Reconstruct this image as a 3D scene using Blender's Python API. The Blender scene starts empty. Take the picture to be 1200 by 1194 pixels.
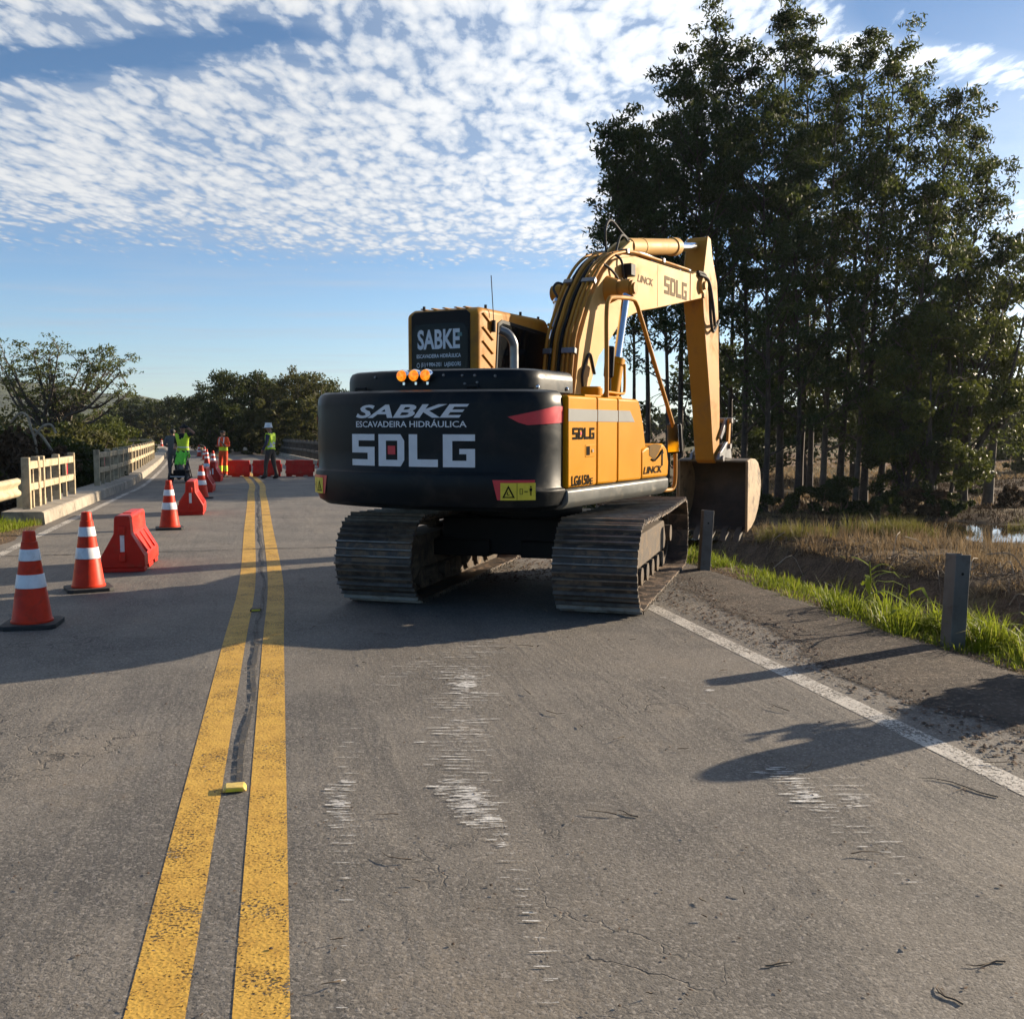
import bpy, bmesh, math, random
import numpy as np
from mathutils import Vector, Matrix, Euler

# ------------------------------------------------------------------ camera, sky, sun, exposure
SC = bpy.context.scene
COL = SC.collection
R = math.radians
F_PX, CX, CY, EYE = 1200.0, 600.0, 597.0, 1.55
PITCH = math.atan(97.0 / 1200.0)
cam_d = bpy.data.cameras.new('camera')
cam_d.sensor_width = 36.0
cam_d.lens = 36.0
cam_d.clip_start = 0.05
cam_d.clip_end = 9000.0
cam = bpy.data.objects.new('camera', cam_d)
COL.objects.link(cam)
cam.location = (0, 0, EYE)
cam.rotation_euler = (math.pi / 2 - PITCH, 0, 0)
SC.camera = cam

SUN_AZ, SUN_EL = R(61.0), R(16.6)          # azimuth measured from +Y towards +X
SUN_DIR = Vector((math.sin(SUN_AZ) * math.cos(SUN_EL), math.cos(SUN_AZ) * math.cos(SUN_EL), math.sin(SUN_EL)))
sun_d = bpy.data.lights.new('sun', 'SUN')
sun_d.energy = 5.0
sun_d.angle = R(0.5)
sun_d.color = (1.0, 0.84, 0.63)
sun = bpy.data.objects.new('sun', sun_d)
COL.objects.link(sun)
sun.rotation_euler = SUN_DIR.to_track_quat('Z', 'Y').to_euler()
sun.location = SUN_DIR * 200

SC.view_settings.view_transform = 'Standard'
SC.view_settings.look = 'None'
SC.view_settings.gamma = 1.0
SC.view_settings.use_curve_mapping = False
SC.view_settings.exposure = 1.25
SC.cycles.max_bounces = 6
SC.cycles.transparent_max_bounces = 12
SC.cycles.caustics_reflective = False
SC.cycles.caustics_refractive = False


class NT:
    """small helper that writes node maths as expressions"""
    def __init__(self, tree):
        self.t = tree
        self.L = tree.links

    def n(self, typ, **kw):
        nd = self.t.nodes.new(typ)
        for k, v in kw.items():
            setattr(nd, k, v)
        return nd

    def put(self, sock, v):
        if isinstance(v, (int, float)):
            sock.default_value = v
        elif isinstance(v, (tuple, list)):
            if len(v) == 3 and len(sock.default_value) == 4:
                v = (*v, 1.0)
            sock.default_value = v
        else:
            self.L.new(v, sock)

    def m(self, op, a, b=0.0, c=0.0, clamp=False):
        nd = self.n('ShaderNodeMath', operation=op, use_clamp=clamp)
        self.put(nd.inputs[0], a)
        self.put(nd.inputs[1], b)
        self.put(nd.inputs[2], c)
        return nd.outputs[0]

    def step(self, v, a, b, lo=0.0, hi=1.0):
        nd = self.n('ShaderNodeMapRange', interpolation_type='SMOOTHSTEP')
        self.put(nd.inputs[0], v)
        self.put(nd.inputs[1], a)
        self.put(nd.inputs[2], b)
        self.put(nd.inputs[3], lo)
        self.put(nd.inputs[4], hi)
        return nd.outputs[0]

    def gauss(self, v, c, w):
        d = self.m('DIVIDE', self.m('SUBTRACT', v, c), w)
        return self.m('EXPONENT', self.m('MULTIPLY', self.m('MULTIPLY', d, d), -1.0))

    def noise(self, vec, scale, detail=3.0, rough=0.55, dist=0.0):
        nd = self.n('ShaderNodeTexNoise')
        if vec is not None:
            self.L.new(vec, nd.inputs['Vector'])
        self.put(nd.inputs['Scale'], scale)
        self.put(nd.inputs['Detail'], detail)
        self.put(nd.inputs['Roughness'], rough)
        self.put(nd.inputs['Distortion'], dist)
        return nd.outputs['Fac']

    def voro(self, vec, scale, feature='F1', smooth=0.0, out='Distance'):
        nd = self.n('ShaderNodeTexVoronoi', feature=feature)
        if vec is not None:
            self.L.new(vec, nd.inputs['Vector'])
        self.put(nd.inputs['Scale'], scale)
        if feature == 'SMOOTH_F1':
            self.put(nd.inputs['Smoothness'], smooth)
        return nd.outputs[out]

    def mix(self, f, a, b, mode='MIX'):
        nd = self.n('ShaderNodeMix', data_type='RGBA', blend_type=mode)
        self.put(nd.inputs[0], f)
        self.put(nd.inputs[6], a)
        self.put(nd.inputs[7], b)
        return nd.outputs[2]

    def mapping(self, vec, scale=(1, 1, 1), rot=(0, 0, 0), loc=(0, 0, 0)):
        nd = self.n('ShaderNodeMapping')
        self.L.new(vec, nd.inputs[0])
        nd.inputs[1].default_value = loc
        nd.inputs[2].default_value = rot
        nd.inputs[3].default_value = scale
        return nd.outputs[0]


def build_world():
    w = bpy.data.worlds.new('World')
    SC.world = w
    w.use_nodes = True
    t = w.node_tree
    t.nodes.clear()
    k = NT(t)
    out = k.n('ShaderNodeOutputWorld')
    bg = k.n('ShaderNodeBackground')
    bg.inputs['Strength'].default_value = 0.05
    sky = k.n('ShaderNodeTexSky', sky_type='NISHITA')
    sky.sun_disc = False
    sky.sun_elevation = SUN_EL
    sky.sun_rotation = SUN_AZ
    sky.altitude = 60
    sky.air_density = 1.0
    sky.dust_density = 0.1
    sky.ozone_density = 1.6
    tc = k.n('ShaderNodeTexCoord')
    sep = k.n('ShaderNodeSeparateXYZ')
    t.links.new(tc.outputs['Generated'], sep.inputs[0])
    dz = k.m('MAXIMUM', sep.outputs[2], 0.012)
    px = k.m('DIVIDE', sep.outputs[0], dz)
    py = k.m('DIVIDE', sep.outputs[1], dz)
    cb = k.n('ShaderNodeCombineXYZ')
    k.put(cb.inputs[0], px)
    k.put(cb.inputs[1], py)
    P = cb.outputs[0]
    # puffs of a high cloud sheet, laid out on a plane overhead
    warp = k.n('ShaderNodeTexNoise')
    t.links.new(P, warp.inputs['Vector'])
    warp.inputs['Scale'].default_value = 3.0
    warp.inputs['Detail'].default_value = 2
    wv = k.n('ShaderNodeVectorMath', operation='MULTIPLY_ADD')
    t.links.new(warp.outputs['Color'], wv.inputs[0])
    wv.inputs[1].default_value = (0.07, 0.14, 0)
    t.links.new(P, wv.inputs[2])
    Pw = k.mapping(wv.outputs[0], (1.0, 0.42, 1.0))
    big = k.noise(P, 0.55, 3, 0.55)
    mid = k.noise(Pw, 3.6, 4, 0.6)
    cell = k.voro(Pw, 14.0, 'SMOOTH_F1', 0.12)
    cell2 = k.voro(Pw, 29.0, 'SMOOTH_F1', 0.15)
    fine = k.noise(Pw, 34.0, 5, 0.62)
    lump = k.m('ADD', k.m('MULTIPLY', cell, 0.62), k.m('MULTIPLY', cell2, 0.38))
    lump = k.m('SUBTRACT', lump, k.m('MULTIPLY', k.m('SUBTRACT', fine, 0.5), 0.75))
    lump = k.m('SUBTRACT', lump, k.m('MULTIPLY', k.m('SUBTRACT', mid, 0.5), 0.55))
    # where the sheet lies
    edge = k.m('ADD', k.m('ADD', py, k.m('MULTIPLY', px, -0.30)), k.m('MULTIPLY', k.m('SUBTRACT', big, 0.5), 3.4))
    sheet = k.m('MULTIPLY', k.step(edge, 4.9, 8.0, 1.0, 0.0), k.step(py, -0.8, 1.2, 0.25, 1.0))
    gapc = k.m('ADD', py, k.m('ADD', k.m('MULTIPLY', px, 0.22), k.m('MULTIPLY', k.m('SUBTRACT', big, 0.5), 0.7)))
    gapc = k.m('ADD', gapc, k.m('MULTIPLY', k.m('SUBTRACT', k.noise(P, 4.0, 4, 0.6), 0.5), 0.45))
    gap = k.m('MULTIPLY', k.m('MULTIPLY', k.gauss(gapc, 2.58, 0.13), 0.8), k.step(px, -0.75, -0.2, 1.0, 0.0))
    right = k.step(px, 0.55, 1.0)
    band = k.m('ADD', k.gauss(k.m('ADD', py, k.m('MULTIPLY', px, -0.25)), 2.62, 0.2), k.m('MULTIPLY', k.gauss(py, 4.9, 0.8), 0.6), clamp=True)
    covl = k.m('SUBTRACT', sheet, k.m('MULTIPLY', gap, 1.15), clamp=True)
    cov = k.m('ADD', k.m('MULTIPLY', covl, k.m('SUBTRACT', 1.0, right)), k.m('MULTIPLY', band, right))
    thr = k.m('ADD', k.m('MULTIPLY', cov, 0.78), k.m('MULTIPLY', k.m('SUBTRACT', big, 0.5), 0.5))
    thr = k.m('SUBTRACT', thr, 0.03)
    body = k.m('SUBTRACT', thr, lump)
    dens = k.m('POWER', k.step(body, -0.24, 0.20), 1.1)
    veil = k.m('MULTIPLY', k.step(cov, 0.25, 1.0), 0.40)
    dens = k.m('MAXIMUM', dens, veil)
    # thin streaks lower down
    st = k.noise(k.mapping(P, (0.34, 0.75, 1), (0, 0, R(-32))), 1.0, 5, 0.6)
    low = k.m('MULTIPLY', k.step(st, 0.44, 0.72), 0.5)
    low = k.m('MULTIPLY', low, k.step(py, 4.5, 7.0))
    low = k.m('MULTIPLY', low, k.step(sep.outputs[2], 0.0, 0.05))
    dens = k.m('MAXIMUM', dens, low)
    # bright thin cloud low down towards the sun
    sd = k.n('ShaderNodeVectorMath', operation='DOT_PRODUCT')
    t.links.new(tc.outputs['Generated'], sd.inputs[0])
    sd.inputs[1].default_value = SUN_DIR
    sunveil = k.m('MULTIPLY', k.m('MULTIPLY', k.step(sd.outputs['Value'], 0.62, 0.95), k.step(sep.outputs[2], 0.42, 0.10)), k.step(st, 0.25, 0.6, 0.55, 0.95))
    dens = k.m('MAXIMUM', dens, sunveil)
    up = k.step(sep.outputs[2], -0.02, 0.01)
    dens = k.m('MULTIPLY', k.m('MULTIPLY', dens, up), 0.97)
    shade = k.step(k.m('ADD', k.m('MAXIMUM', body, k.m('MULTIPLY', sunveil, 0.45)), k.m('MULTIPLY', k.m('SUBTRACT', mid, 0.5), 0.3)), -0.10, 0.60)
    # the side towards the sun is brighter
    glow = k.step(sd.outputs['Value'], 0.25, 1.0, 0.94, 1.7)
    cc = k.mix(shade, (3.9, 4.7, 5.9), (7.6, 7.7, 7.8))
    vm = k.n('ShaderNodeVectorMath', operation='SCALE')
    t.links.new(cc, vm.inputs[0])
    k.put(vm.inputs['Scale'], glow)
    tf = k.mix(k.step(sep.outputs[2], 0.02, 0.33), (0.84, 1.12, 1.56), (0.58, 0.82, 1.08))
    tint = k.mix(1.0, sky.outputs[0], tf, 'MULTIPLY')
    col = k.mix(dens, tint, vm.outputs[0])
    t.links.new(col, bg.inputs['Color'])
    t.links.new(bg.outputs[0], out.inputs[0])


build_world()

# ------------------------------------------------------------------ placing helpers


def ray(px, py):
    x = (px - CX) / F_PX
    y = (CY - py) / F_PX
    return Vector((x, math.cos(PITCH) + y * math.sin(PITCH), -math.sin(PITCH) + y * math.cos(PITCH)))


def grade(y):
    """the road falls very slightly beyond the digger"""
    return -0.006 * max(0.0, min(y, 140.0) - 14.0)


def G(px, py, dz=0.0):
    """point of the road surface (raised by dz) under a picture point"""
    r = ray(px, py)
    z = dz
    for _ in range(25):
        t = (z - EYE) / r.z
        z = grade(t * r.y) + dz
    return Vector((r.x * t, r.y * t, z))


def GZ(px, py, z):
    r = ray(px, py)
    t = (z - EYE) / r.z
    return Vector((r.x * t, r.y * t, z))


def GD(px, py, D):
    r = ray(px, py)
    t = D / r.y
    return Vector((r.x * t, D, EYE + r.z * t))


# ------------------------------------------------------------------ object helpers
def tag(o, label=None, cat=None, group=None, kind=None):
    if label: o['label'] = label
    if cat: o['category'] = cat
    if group: o['group'] = group
    if kind: o['kind'] = kind
    return o


def empty(name, loc=(0, 0, 0), rz=0.0, label=None, cat=None, group=None):
    o = bpy.data.objects.new(name, None)
    o.empty_display_size = 0.2
    COL.objects.link(o)
    o.location = loc
    o.rotation_euler = (0, 0, rz)
    return tag(o, label, cat, group)


def link_mesh(name, me, mats=(), parent=None, smooth=None):
    for m_ in mats if isinstance(mats, (list, tuple)) else [mats]:
        me.materials.append(m_)
    o = bpy.data.objects.new(name, me)
    COL.objects.link(o)
    if parent is not None:
        o.parent = parent
    if smooth is not None:
        me.polygons.foreach_set('use_smooth', [True] * len(me.polygons))
        if smooth < 170:
            me.set_sharp_from_angle(angle=R(smooth))
    return o


def np_mesh(name, verts, faces):
    """verts (n,3); faces (m,k) all of the same size"""
    me = bpy.data.meshes.new(name)
    verts = np.asarray(verts, dtype=np.float32)
    faces = np.asarray(faces, dtype=np.int32)
    me.vertices.add(len(verts))
    me.vertices.foreach_set('co', verts.ravel())
    kk = faces.shape[1]
    me.loops.add(faces.size)
    me.loops.foreach_set('vertex_index', faces.ravel())
    me.polygons.add(len(faces))
    me.polygons.foreach_set('loop_start', np.arange(0, faces.size, kk, dtype=np.int32))
    me.polygons.foreach_set('loop_total', np.full(len(faces), kk, dtype=np.int32))
    me.update(calc_edges=True)
    return me


class MB:
    """collects shapes into one mesh"""
    def __init__(self):
        self.v, self.f, self.mi = [], [], []
        self.cur = 0

    def add(self, vs, fs):
        b = len(self.v)
        self.v += [tuple(p) for p in vs]
        self.f += [tuple(b + i for i in f) for f in fs]
        self.mi += [self.cur] * len(fs)
        return self

    def box(self, lo, hi, M=None):
        x0, y0, z0 = lo
        x1, y1, z1 = hi
        vs = [Vector(p) for p in ((x0, y0, z0), (x1, y0, z0), (x1, y1, z0), (x0, y1, z0), (x0, y0, z1), (x1, y0, z1), (x1, y1, z1), (x0, y1, z1))]
        if M is not None:
            vs = [M @ p for p in vs]
        return self.add(vs, [(0, 3, 2, 1), (4, 5, 6, 7), (0, 1, 5, 4), (1, 2, 6, 5), (2, 3, 7, 6), (3, 0, 4, 7)])

    def prism(self, prof, a, b, axis='x', M=None):
        """prof: polygon; extruded from a to b along axis; prof is (y,z) for x, (x,z) for y, (x,y) for z"""
        n = len(prof)
        vs = []
        for d in (a, b):
            for p, q in prof:
                vs.append(Vector((d, p, q) if axis == 'x' else (p, d, q) if axis == 'y' else (p, q, d)))
        if M is not None:
            vs = [M @ p for p in vs]
        fs = [tuple(range(n))[::-1], tuple(range(n, 2 * n))]
        for i in range(n):
            j = (i + 1) % n
            fs.append((i, j, n + j, n + i))
        return self.add(vs, fs)

    def tube(self, pts, rad, n=8, cap=True, M=None):
        pts = [Vector(p) for p in pts]
        if M is not None:
            pts = [M @ p for p in pts]
        m = len(pts)
        rr = rad if isinstance(rad, (list, tuple)) else [rad] * m
        vs, fs = [], []
        ref = None
        for i in range(m):
            d = (pts[min(i + 1, m - 1)] - pts[max(i - 1, 0)])
            if d.length < 1e-9:
                d = Vector((0, 0, 1))
            d.normalize()
            if ref is None:
                ref = d.orthogonal().normalized()
            else:
                ref = (ref - d * ref.dot(d))
                ref = ref.normalized() if ref.length > 1e-6 else d.orthogonal().normalized()
            bi = d.cross(ref)
            for k in range(n):
                a = 2 * math.pi * k / n
                vs.append(pts[i] + (ref * math.cos(a) + bi * math.sin(a)) * rr[i])
        for i in range(m - 1):
            for k in range(n):
                q = (k + 1) % n
                fs.append((i * n + k, i * n + q, (i + 1) * n + q, (i + 1) * n + k))
        if cap:
            fs.append(tuple(range(n))[::-1])
            fs.append(tuple(range((m - 1) * n, m * n)))
        return self.add(vs, fs)

    def lathe(self, prof, n=20, c=(0, 0, 0), M=None):
        vs, fs = [], []
        for r_, z in prof:
            for k in range(n):
                a = 2 * math.pi * k / n
                p = Vector((c[0] + r_ * math.cos(a), c[1] + r_ * math.sin(a), c[2] + z))
                vs.append(M @ p if M is not None else p)
        for i in range(len(prof) - 1):
            for k in range(n):
                q = (k + 1) % n
                fs.append((i * n + k, i * n + q, (i + 1) * n + q, (i + 1) * n + k))
        fs.append(tuple(range(n))[::-1])
        fs.append(tuple(range((len(prof) - 1) * n, len(prof) * n)))
        return self.add(vs, fs)

    def mesh(self, name):
        me = bpy.data.meshes.new(name)
        me.from_pydata(self.v, [], self.f)
        bm = bmesh.new()
        bm.from_mesh(me)
        bmesh.ops.recalc_face_normals(bm, faces=bm.faces)
        bm.to_mesh(me)
        bm.free()
        me.polygons.foreach_set('material_index', self.mi)
        me.update()
        return me

    def build(self, name, mats, parent=None, smooth=35, bevel=0.0, seg=2):
        o = link_mesh(name, self.mesh(name), mats, parent, smooth)
        if bevel > 0:
            b = o.modifiers.new('bevel', 'BEVEL')
            b.width = bevel
            b.segments = seg
            b.limit_method = 'ANGLE'
            b.angle_limit = R(32)
            b.harden_normals = False
        return o


def copy_tree(o, parent=None):
    c = o.copy()
    COL.objects.link(c)
    if parent is not None:
        c.parent = parent
    for ch in list(o.children):
        copy_tree(ch, c)
    return c


def smooth_path(pts, per=6):
    pts = [Vector(p) for p in pts]
    P = [pts[0] * 2 - pts[1]] + pts + [pts[-1] * 2 - pts[-2]]
    out = []
    for i in range(1, len(P) - 2):
        for j in range(per):
            t = j / per
            a, b, c, d = P[i - 1], P[i], P[i + 1], P[i + 2]
            out.append(0.5 * ((2 * b) + (c - a) * t + (2 * a - 5 * b + 4 * c - d) * t * t + (3 * b - a - 3 * c + d) * t ** 3))
    out.append(pts[-1])
    return out


# ------------------------------------------------------------------ materials
MATS = {}


def base_mat(name):
    m_ = bpy.data.materials.new(name)
    m_.use_nodes = True
    t = m_.node_tree
    t.nodes.clear()
    k = NT(t)
    out = k.n('ShaderNodeOutputMaterial')
    bs = k.n('ShaderNodeBsdfPrincipled')
    t.links.new(bs.outputs[0], out.inputs[0])
    tc = k.n('ShaderNodeTexCoord')
    MATS[name] = m_
    return m_, k, bs, tc.outputs['Object'], out


def paint(name, col, rough=0.45, var=0.12, scale=6.0, dirt=None, dirt_amt=0.3, dirt_scale=3.0, bump=0.0, bump_scale=60.0, metal=0.0, spec=0.5, coat=0.0, dirt_lo=0.48, dirt_hi=0.72):
    """painted / plain surface with uneven tone, grime and fine relief"""
    m_, k, bs, P, out = base_mat(name)
    oi = k.n('ShaderNodeObjectInfo')        # no two copies carry the same stains
    sh = k.n('ShaderNodeVectorMath', operation='MULTIPLY_ADD')
    k.L.new(oi.outputs['Random'], sh.inputs[0])
    sh.inputs[1].default_value = (37.0, 53.0, 19.0)
    k.L.new(P, sh.inputs[2])
    P = sh.outputs[0]
    n1 = k.noise(P, scale, 5, 0.6)
    dark = tuple(c * (1 - var) for c in col)
    lite = tuple(min(1.0, c * (1 + var)) for c in col)
    c = k.mix(k.step(n1, 0.3, 0.7), dark, lite)
    rg = k.m('ADD', k.m('MULTIPLY', k.m('SUBTRACT', n1, 0.5), 0.25), rough)
    if dirt:
        n2 = k.noise(P, dirt_scale, 7, 0.68, 0.6)
        f = k.m('MULTIPLY', k.step(n2, dirt_lo, dirt_hi), dirt_amt)
        c = k.mix(f, c, dirt)
        rg = k.m('ADD', rg, k.m('MULTIPLY', f, 0.4), clamp=True)
    k.put(bs.inputs['Base Color'], c)
    k.put(bs.inputs['Roughness'], rg)
    bs.inputs['Metallic'].default_value = metal
    bs.inputs['Specular IOR Level'].default_value = spec
    if coat:
        bs.inputs['Coat Weight'].default_value = coat
        bs.inputs['Coat Roughness'].default_value = 0.15
    if bump:
        b = k.n('ShaderNodeBump')
        b.inputs['Strength'].default_value = bump
        b.inputs['Distance'].default_value = 0.01
        k.put(b.inputs['Height'], k.noise(P, bump_scale, 4, 0.6))
        k.L.new(b.outputs[0], bs.inputs['Normal'])
    return m_


def leaf_mat(name, a, b, trans=0.35, rough=0.5, hi=None, glow=(0.16, 0.17, 0.02)):
    m_, k, bs, P, out = base_mat(name)
    geo = k.n('ShaderNodeNewGeometry')
    rnd = geo.outputs['Random Per Island']
    n1 = k.noise(P, 0.7, 3, 0.6)
    f = k.m('ADD', k.m('MULTIPLY', rnd, 0.65), k.m('MULTIPLY', k.step(n1, 0.35, 0.65), 0.4), clamp=True)
    c = k.mix(f, a, b)
    if hi:
        c = k.mix(k.m('MULTIPLY', k.step(rnd, 0.90, 0.97), 0.8), c, hi)
    k.put(bs.inputs['Base Color'], c)
    bs.inputs['Roughness'].default_value = rough
    bs.inputs['Specular IOR Level'].default_value = 0.13
    tr = k.n('ShaderNodeBsdfTranslucent')
    k.L.new(k.mix(0.35, c, glow), tr.inputs['Color'])
    ms = k.n('ShaderNodeMixShader')
    ms.inputs[0].default_value = trans
    k.L.new(bs.outputs[0], ms.inputs[1])
    k.L.new(tr.outputs[0], ms.inputs[2])
    k.L.new(ms.outputs[0], out.inputs[0])
    return m_


YEL = (0.52, 0.215, 0.003)
paint('machine_yellow', YEL, 0.46, 0.05, 2.0, (0.30, 0.17, 0.05), 0.3, 2.2, spec=0.06, dirt_lo=0.55, dirt_hi=0.8)
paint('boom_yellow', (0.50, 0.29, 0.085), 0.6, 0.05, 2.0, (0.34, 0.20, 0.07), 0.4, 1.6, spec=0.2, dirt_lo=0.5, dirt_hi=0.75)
paint('arm_yellow', (0.42, 0.185, 0.018), 0.55, 0.08, 2.0, (0.20, 0.11, 0.045), 0.65, 2.0, spec=0.2)
paint('black_paint', (0.0075, 0.0105, 0.013), 0.36, 0.15, 3.0, (0.042, 0.038, 0.032), 0.5, 3.2, spec=0.14)
paint('black_plain', (0.010, 0.010, 0.010), 0.6, 0.2, 8.0, spec=0.2)
paint('rubber', (0.02, 0.02, 0.02), 0.75, 0.2, 20.0, (0.08, 0.07, 0.06), 0.4, 8.0)
paint('skirt_grey', (0.10, 0.105, 0.10), 0.42, 0.12, 6.0, (0.24, 0.21, 0.16), 0.6, 9.0)
paint('band_grey', (0.20, 0.205, 0.20), 0.5, 0.06, 3.0, spec=0.15)
paint('white_mark', (0.62, 0.66, 0.70), 0.45, 0.05, 12.0)
paint('grey_mark', (0.17, 0.125, 0.075), 0.8, 0.1, 12.0, spec=0.08)
paint('dark_mark', (0.010, 0.009, 0.008), 0.9, 0.1, 12.0, spec=0.05)
paint('red_mark', (0.55, 0.02, 0.035), 0.32, 0.08, 12.0)
paint('sticker_yellow', (0.66, 0.54, 0.03), 0.45, 0.08, 20.0)
paint('chrome', (0.75, 0.76, 0.78), 0.12, 0.04, 10.0, metal=1.0)
paint('steel_grey', (0.20, 0.20, 0.20), 0.35, 0.15, 8.0, (0.1, 0.07, 0.05), 0.4, 6.0, metal=0.7)
paint('worn_steel', (0.065, 0.054, 0.042), 0.6, 0.3, 5.0, (0.13, 0.095, 0.062), 0.6, 3.5, bump=0.4, bump_scale=30, metal=0.2)
paint('bucket_side', (0.30, 0.20, 0.10), 0.55, 0.25, 4.0, (0.07, 0.055, 0.045), 0.85, 5.0, bump=0.4, bump_scale=25)
paint('track_steel', (0.055, 0.043, 0.036), 0.5, 0.35, 7.0, (0.23, 0.155, 0.10), 0.8, 5.5, bump=0.6, bump_scale=45, metal=0.25, dirt_lo=0.46, dirt_hi=0.60)
paint('worn_edge', (0.17, 0.15, 0.13), 0.42, 0.3, 9.0, (0.12, 0.085, 0.06), 0.7, 7.0, metal=0.5)
paint('roller_dirt', (0.075, 0.055, 0.038), 0.85, 0.4, 12.0, (0.26, 0.19, 0.125), 0.75, 6.0, bump=0.5, bump_scale=40)
paint('glass_dark', (0.005, 0.006, 0.007), 0.12, 0.05, 2.0, spec=0.13)
paint('cone_red', (0.60, 0.036, 0.010), 0.45, 0.12, 8.0, (0.16, 0.045, 0.028), 0.6, 6.0, spec=0.2)
paint('barrier_red', (0.54, 0.026, 0.014), 0.42, 0.12, 5.0, (0.28, 0.085, 0.05), 0.6, 5.0, spec=0.2)
paint('reflective_white', (0.72, 0.73, 0.74), 0.35, 0.06, 15.0, (0.35, 0.33, 0.3), 0.4, 14.0)
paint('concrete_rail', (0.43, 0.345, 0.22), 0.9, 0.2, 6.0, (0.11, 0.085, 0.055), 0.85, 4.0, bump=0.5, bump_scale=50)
paint('concrete_shaded', (0.075, 0.07, 0.06), 0.9, 0.2, 3.0, (0.03, 0.028, 0.025), 0.7, 2.5)  # railing concrete with the grove's shade put into its colour
paint('concrete', (0.30, 0.26, 0.205), 0.9, 0.2, 3.0, (0.10, 0.085, 0.065), 0.75, 2.5, bump=0.6, bump_scale=40)
paint('guardrail_steel', (0.46, 0.38, 0.24), 0.55, 0.15, 4.0, (0.16, 0.12, 0.07), 0.7, 6.0, metal=0.3)
paint('post_steel', (0.13, 0.125, 0.115), 0.6, 0.15, 6.0, (0.085, 0.06, 0.045), 0.6, 7.0, metal=0.3)
paint('bark', (0.036, 0.028, 0.023), 0.9, 0.35, 5.0, (0.14, 0.115, 0.09), 0.5, 3.0)
paint('pale_bark', (0.10, 0.082, 0.064), 0.9, 0.3, 5.0, (0.07, 0.055, 0.045), 0.6, 3.0)
paint('twig_brown', (0.125, 0.092, 0.062), 0.9, 0.4, 20.0)
paint('twig_pale', (0.30, 0.25, 0.18), 0.9, 0.3, 10.0)
paint('chip_grey', (0.20, 0.18, 0.155), 0.9, 0.5, 40.0)
paint('litter_brown', (0.09, 0.055, 0.034), 0.95, 0.6, 30.0)
paint('skin', (0.30, 0.155, 0.095), 0.55, 0.1, 20.0)
paint('hair', (0.012, 0.009, 0.007), 0.6, 0.2, 60.0)
paint('cloth_grey', (0.105, 0.11, 0.12), 0.9, 0.15, 15.0)
paint('cloth_trouser', (0.075, 0.062, 0.052), 0.9, 0.15, 15.0)
paint('cloth_black', (0.015, 0.015, 0.018), 0.9, 0.2, 15.0)
paint('cloth_navy', (0.045, 0.05, 0.085), 0.9, 0.2, 15.0)
paint('cloth_orange', (0.70, 0.075, 0.015), 0.85, 0.14, 12.0)
paint('hi_vis', (0.60, 0.84, 0.035), 0.7, 0.1, 15.0)
paint('hi_vis_green', (0.22, 0.80, 0.06), 0.7, 0.12, 15.0)
paint('boot', (0.035, 0.026, 0.02), 0.7, 0.2, 20.0)
paint('helmet_white', (0.72, 0.72, 0.70), 0.3, 0.03, 5.0)
paint('paper', (0.75, 0.74, 0.70), 0.7, 0.05, 10.0)
paint('stud_yellow', (0.66, 0.46, 0.10), 0.45, 0.12, 30.0, (0.2, 0.15, 0.08), 0.5, 25.0)
leaf_mat('euca_leaf', (0.013, 0.029, 0.014), (0.040, 0.068, 0.024), 0.3, 0.6)
leaf_mat('euca_leaf_light', (0.022, 0.042, 0.016), (0.062, 0.090, 0.028), 0.38, 0.6)
leaf_mat('broad_leaf', (0.014, 0.026, 0.010), (0.042, 0.058, 0.016), 0.25, 0.5)
leaf_mat('acacia_leaf', (0.045, 0.066, 0.024), (0.11, 0.125, 0.045), 0.35, 0.5)
leaf_mat('bush_leaf', (0.030, 0.048, 0.012), (0.085, 0.10, 0.024), 0.32, 0.5)
leaf_mat('olive_leaf', (0.040, 0.045, 0.018), (0.095, 0.090, 0.036), 0.3, 0.6)
leaf_mat('grass_green', (0.10, 0.155, 0.010), (0.27, 0.32, 0.028), 0.5, 0.5, (0.30, 0.24, 0.09))
leaf_mat('grass_olive', (0.10, 0.10, 0.022), (0.22, 0.19, 0.06), 0.4, 0.6, (0.34, 0.26, 0.13))
leaf_mat('grass_dry', (0.13, 0.088, 0.045), (0.33, 0.24, 0.13), 0.35, 0.7, (0.50, 0.40, 0.25), (0.26, 0.17, 0.085))
leaf_mat('dead_brown', (0.030, 0.021, 0.014), (0.105, 0.070, 0.042), 0.1, 0.9, None, (0.10, 0.06, 0.03))

# amber lamp glass that is lit
m_, k, bs, P, out = base_mat('amber_lamp')
bs.inputs['Base Color'].default_value = (0.8, 0.22, 0.01, 1)
bs.inputs['Roughness'].default_value = 0.25
k.put(bs.inputs['Emission Color'], k.mix(k.step(k.noise(P, 40.0, 2), 0.4, 0.6), (1.0, 0.20, 0.005), (1.0, 0.42, 0.03)))
bs.inputs['Emission Strength'].default_value = 0.38
M = MATS

# ------------------------------------------------------------------ the line of the road
def left_line_offset(px, py, tang_deg, off=3.15):
    p = G(px, py)
    a = R(tang_deg)
    return (p.x + off * math.cos(a), p.y + off * math.sin(a))


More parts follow.
